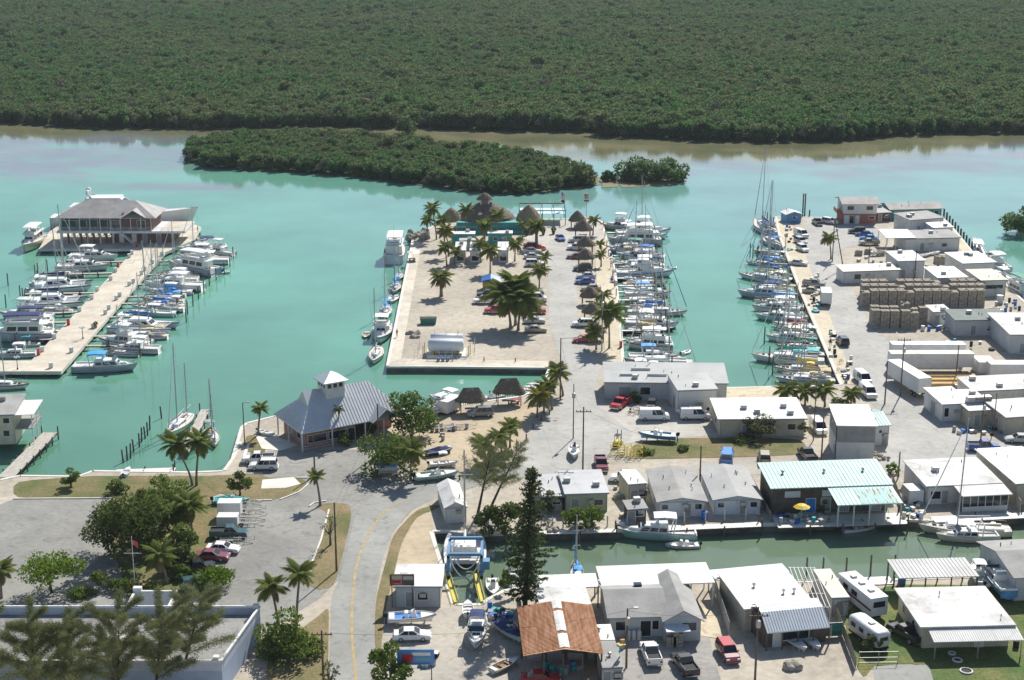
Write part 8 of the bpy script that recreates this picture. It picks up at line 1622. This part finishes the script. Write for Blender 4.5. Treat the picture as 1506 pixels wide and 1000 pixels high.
def picnic(label, u, v, rz, mat=PLANK, group=None):
    p = G(u, v); t = thing('picnic_table', label, 'picnic table', p, rz, group); MB().box(-.9, .9, -.4, .4, .7, .76).build('top', mat, t)
    for s in (-1, 1): MB().box(-.9, .9, s * .75 - .14, s * .75 + .14, .42, .47).build('bench', mat, t); MB().box(s * .6 - .05, s * .6 + .05, -.75, .75, .05, .7).build('frame', mat, t)
picnic('picnic table in front of the box cabins', 676, 392, .2); picnic('red picnic table in the garden under the big tree', 220, 800, .4, CARP['maroon']); picnic('picnic table on the quay under the white parasol', 606, 384, .3); picnic('wooden table on the fish house deck', 1214, 766, 0); picnic('red bench table under the right oblong thatched hut', 758, 592, 0, CARP['red'])
p = G(232, 782); t = thing('deck_chair', 'white deck chair in the garden', 'chair', p, .5); MB().box(-.3, .3, -.4, .4, .35, .42).build('seat', WHITE, t); MB().loft([[(-.3, .4, .38), (.3, .4, .38)], [(-.3, .75, 1.1), (.3, .75, 1.1)]], closed=False, caps=False).build('backrest', WHITE, t)
for s in (-1, 1): MB().box(s * .28 - .03, s * .28 + .03, -.35, .35, 0, .35).build('leg', WHITE, t)
# cluttered gear on the canal decks and the quays
def clutter(label, u, v, n, spr, group, cols, seed, z=1.42):
    rg = random.Random(seed)
    for i in range(n):
        p = G(u + rg.uniform(-1, 1) * spr[0], v + rg.uniform(-1, 1) * spr[1], z); m = rg.choice(cols); cn = lambda q: {'white_wall': 'white', 'grey_dock_plank': 'plank', 'blue_canvas': 'blue', 'grey_block_wall': 'grey', 'black_rubber': 'black', 'cream_paint': 'cream', 'teal_canvas': 'teal', 'grey_steel': 'steel'}.get(q.name, q.name.split('_')[-1 if 'car' in q.name else 0]); t = thing('gear_crate', cn(m) + ' ' + label, 'crate', (p.x, p.y, z if z > LZ + .05 else LZ + .06), rg.uniform(0, 3), group); s = rg.uniform(.6, 1.2)
        kd = rg.random()
        if kd < .25: t.name = 'drum'; t['label'] = t['label'].replace('crate', 'drum'); t['category'] = 'drum'; MB().lathe([(.3, 0), (.32, .1), (.32, .85), (.28, .9)], 10).build('barrel', m, t); continue
        if kd < .45: t.name = 'net_heap'; t['label'] = t['label'].replace('crate', 'net heap'); t['category'] = 'net'; ob('netting', shared(PIL, ('rock', i % 5), lambda: rock_mesh(i % 5)), m, t, (0, 0, .15), None, (1.3 * s, 1.0 * s, .5 * s)); continue
        MB().box(-.4 * s, .4 * s, -.3 * s, .3 * s, 0, .5 * s).build('box', m, t); MB().box(-.42 * s, .42 * s, -.32 * s, .32 * s, .5 * s, .56 * s).build('lid', rg.choice(cols), t)
GC = [WWHITE, PLANK, CANV['blue'], WGREY, BLACK, CREAM, CANV['teal'], STEEL]
clutter('small gear crate among the clutter on the fish house deck', 1180, 764, 26, (34, 6), 'clutter on the fish house deck', GC, 1); clutter('gear crate piled between the fish house and the canal house', 1342, 750, 18, (14, 14), 'clutter beside the canal house', GC, 2, LZ); clutter('gear crate along the right quay', 1200, 450, 9, (4, 10), 'gear on the right quay, upper part', GC, 3, LZ); clutter('gear crate on the lower part of the right quay', 1224, 510, 12, (5, 24), 'gear on the right quay, lower part', GC, 4, LZ)
clutter('fish crate around the bait shed', 930, 764, 12, (18, 8), 'crates around the bait shed', GC + [CANV['yellow'], LUM], 5, LZ); clutter('gear crate in front of the repair yard sign', 622, 972, 16, (22, 10), 'gear in the repair yard', GC, 6, LZ); clutter('gear box on the dock walk of the middle peninsula', 902, 430, 14, (5, 70), 'dock boxes on the peninsula walk', [WWHITE, WGREY, CANV['blue'], CARP['red'], STEEL], 7, LZ); clutter('junk crate under the front of the rusty shed', 820, 985, 14, (36, 8), 'junk under the rusty shed', GC, 8, LZ); clutter('junk crate on the yard side of the grey-green building', 1385, 484, 9, (20, 3), 'junk beside the grey-green building', GC, 9, LZ); clutter('yard crate on the right peninsula gravel', 1300, 385, 14, (40, 12), 'crates on the peninsula gravel', GC + [RRUST], 10, LZ); clutter('fishing gear crate at the far right dock', 1482, 450, 14, (18, 10), 'gear at the far right dock', GC + [CANV['red']], 11, LZ); clutter('gear crate beside the mast yard of the work hall', 1108, 912, 9, (10, 8), 'gear beside the work hall', GC, 12, LZ)
clutter('gear crate by the flat-roofed stores', 1440, 634, 14, (50, 6), 'gear by the flat-roofed stores', GC + [RRUST], 13, LZ); clutter('yard crate behind the long trailer', 1430, 512, 16, (60, 8), 'gear behind the long trailer', GC + [LUM], 14, LZ); clutter('yard crate before the trap wall', 1410, 462, 14, (50, 4), 'gear before the trap wall', GC + [RRUST], 15, LZ); clutter('dock crate beside the packing halls', 1400, 400, 14, (40, 8), 'gear by the packing halls', GC, 16, LZ); clutter('yard crate before the grey house and rusty shed', 900, 960, 12, (26, 16), 'gear before the grey house', GC + [LUM], 17, LZ); clutter('yard crate around the travel lift', 740, 905, 14, (24, 14), 'gear around the travel lift', GC, 18, LZ); clutter('beach crate on the sand by the inlet', 690, 650, 14, (50, 26), 'gear on the inlet sand', GC, 19, LZ); clutter('yard crate by the lumber and containers', 1440, 575, 14, (40, 10), 'gear by the lumber', GC + [LUM, RRUST], 20, LZ); clutter('garden crate left of the canal cottages', 945, 728, 10, (40, 10), 'gear by the canal cottages', GC, 21, LZ)
clutter('quay crate near the tip of the right quay', 1158, 352, 12, (6, 20), 'gear near the right quay tip', GC + [CARP['red']], 22, LZ); clutter('quay crate behind the parked pickup of the right quay', 1196, 424, 14, (8, 26), 'gear in the middle of the right quay', GC + [RRUST], 23, LZ); clutter('quay crate at the foot of the right quay', 1244, 545, 12, (8, 18), 'gear at the right quay foot', GC + [CANV['green']], 24, LZ)
# ---- people (small in the picture)
SKIN = M('skin', (.42, .26, .18), .6, .05, 3)
def person(label, u, v, rz, shirt, trousers, stride=.12, arm=.25):
    p = G(u, v); t = thing('person', label, 'person', (p.x, p.y, LZ + .05), rz); J = {}
    V = [(0, 0, .95), (0, .02, 1.2), (0, 0, 1.42), (0, 0, 1.54), (0, .02, 1.68), (.1, stride, .9), (.11, stride * 1.5, .5), (.11, stride * .9, .08), (.11, stride * .9 + .14, .04), (-.1, -stride, .9), (-.11, -stride * .8, .5), (-.11, -stride * 1.9, .08), (-.11, -stride * 1.9 + .14, .04), (.19, 0, 1.40), (.25, -.04, 1.13), (.24, arm, .95), (.24, arm + .12, .90), (-.19, 0, 1.40), (-.25, .04, 1.13), (-.24, arm * .6, .92), (-.24, arm * .6 + .12, .88)]
    E = [(0, 1), (1, 2), (2, 3), (3, 4), (0, 5), (5, 6), (6, 7), (7, 8), (0, 9), (9, 10), (10, 11), (11, 12), (2, 13), (13, 14), (14, 15), (15, 16), (2, 17), (17, 18), (18, 19), (19, 20)]
    rr = [.15, .14, .15, .055, .105, .10, .065, .05, .045, .10, .065, .05, .045, .065, .05, .036, .04, .065, .05, .036, .04]
    me = bpy.data.meshes.new('body'); me.from_pydata(V, E, []); o = ob('body', me, None, t); sk = o.modifiers.new('skin', 'SKIN')
    for i, r_ in enumerate(rr): me.skin_vertices[0].data[i].radius = (r_, r_ * .8)
    me.skin_vertices[0].data[0].use_root = True; o.modifiers.new('sub', 'SUBSURF').levels = 1
    m = bpy.data.materials.new('clothed_body'); m.use_nodes = True; n, l = m.node_tree.nodes, m.node_tree.links; tc = n.new('ShaderNodeTexCoord'); sx = n.new('ShaderNodeSeparateXYZ'); cr = n.new('ShaderNodeValToRGB'); mr = n.new('ShaderNodeMath'); mr.operation = 'MULTIPLY'; mr.inputs[1].default_value = .5
    l.new(tc.outputs['Object'], sx.inputs[0]); l.new(sx.outputs[2], mr.inputs[0]); l.new(mr.outputs[0], cr.inputs[0]); cr.color_ramp.interpolation = 'CONSTANT'; e = cr.color_ramp.elements; e[0].position = 0; e[0].color = (.42, .26, .18, 1); e[1].position = .26; e[1].color = (*trousers, 1)
    for ps, c in ((.475, shirt), (.735, (.42, .26, .18))): x = e.new(ps); x.color = (*c, 1)
    l.new(cr.outputs[0], n['Principled BSDF'].inputs['Base Color']); n['Principled BSDF'].inputs['Roughness'].default_value = .8; me.materials.append(m)
    MB().lathe([(.02, .12), (.09, .08), (.115, 0), (.10, -.05)], 10, (0, 0, 1.71)).build('hair', BARKD, t)
person('person in dark shirt walking along the right quay', 1221, 510, 2.6, (.05, .05, .07), (.12, .12, .16)); person('person in red shirt on the quay beside the white flybridge boat', 584, 496, .5, (.5, .05, .04), (.08, .09, .15)); person('person in pale shirt standing at the right end of the marina platform', 291, 342, 1, (.5, .5, .48), (.08, .08, .1))
# buoy lines hung along the dock walk of the middle peninsula
OR = M('orange_float', (.70, .22, .03), .5, .1, 2); YF = M('yellow_float', (.70, .50, .04), .5, .1, 2)
for k in range(10):
    v = 336 + k * 14 + (k // 4) * 3; p = G(886 + (v - 330) * .19, v); t = thing('float_string', nth('fl') + ' string from the sea of bright orange and yellow trap floats along the dock walk', 'floats', p, 0, 'float strings on the dock walk')
    for i in range(4): MB().lathe([(.02, -.22), (.17, -.1), (.19, .05), (.02, .24)], 8, (0, 0, .5 + i * .42)).build('float', (OR, YF, CARP['red'], OR)[(i + k) % 4], t)
    MB().tube((0, 0, 0), (0, 0, 2.3), .04, n=5).build('post', WOODP, t)
for lb, u, v, m in (('upper bicycle lying on the right quay', 1236, 535, BLACK), ('lower bicycle leaning on the right quay', 1232, 548, STEEL)):
    p = G(u, v); t = thing('bicycle', lb, 'bicycle', p, .6)
    for x in (-.5, .5):
        w_ = MB(); 
        for i in range(12): a, b = i * math.pi / 6, (i + 1) * math.pi / 6; w_.tube((x + .33 * math.cos(a), 0, .34 + .33 * math.sin(a)), (x + .33 * math.cos(b), 0, .34 + .33 * math.sin(b)), .025, n=4)
        w_.build('wheel', BLACK, t)
    f = MB()
    for a, b in (((-.5, .34), (-.1, .34)), ((-.1, .34), (.35, .8)), ((-.2, .8), (.35, .8)), ((-.2, .85), (-.1, .34)), ((.35, .95), (.5, .34)), ((-.5, .34), (-.2, .8))): f.tube((a[0], 0, a[1]), (b[0], 0, b[1]), .025, n=4)
    f.build('frame', m, t); MB().box(-.32, -.08, -.07, .07, .86, .92).build('saddle', BLACK, t); MB().tube((.36, -.25, .98), (.36, .25, .98), .02, n=4).build('handlebar', STEEL, t)
for k, (u, v) in enumerate(((1400, 962), (1408, 972), (1421, 988))): p = G(u, v); t = thing('ring_planter', ('small white tyre ring on the lawn', 'larger white tyre ring on the lawn', 'stone ring cut by the bottom of the lawn')[k], 'planter', p); MB().lathe([(.45 + .15 * k, 0), (.5 + .15 * k, .2), (.35 + .15 * k, .25), (.32 + .15 * k, 0)], 12).build('ring', WWHITE, t); MB().lathe([(.32 + .15 * k, .1), (.02, .12)], 12).build('soil', BARKD, t)
# ---- thin sea air that pales the far mangroves
hz = MB().box(-7000, 7000, -600, 5200, -2.5, 97).build('haze', None); hz['kind'] = 'stuff'; tag(hz, 'thin bluish haze over the whole bay', 'haze')
hm = bpy.data.materials.new('sea_haze'); hm.use_nodes = True; n, l = hm.node_tree.nodes, hm.node_tree.links; n.remove(n['Principled BSDF']); pv = n.new('ShaderNodeVolumePrincipled'); pv.inputs['Density'].default_value = .000065; pv.inputs['Color'].default_value = (.80, .90, 1.0, 1); l.new(pv.outputs[0], n['Material Output'].inputs['Volume']); hz.data.materials.append(hm)
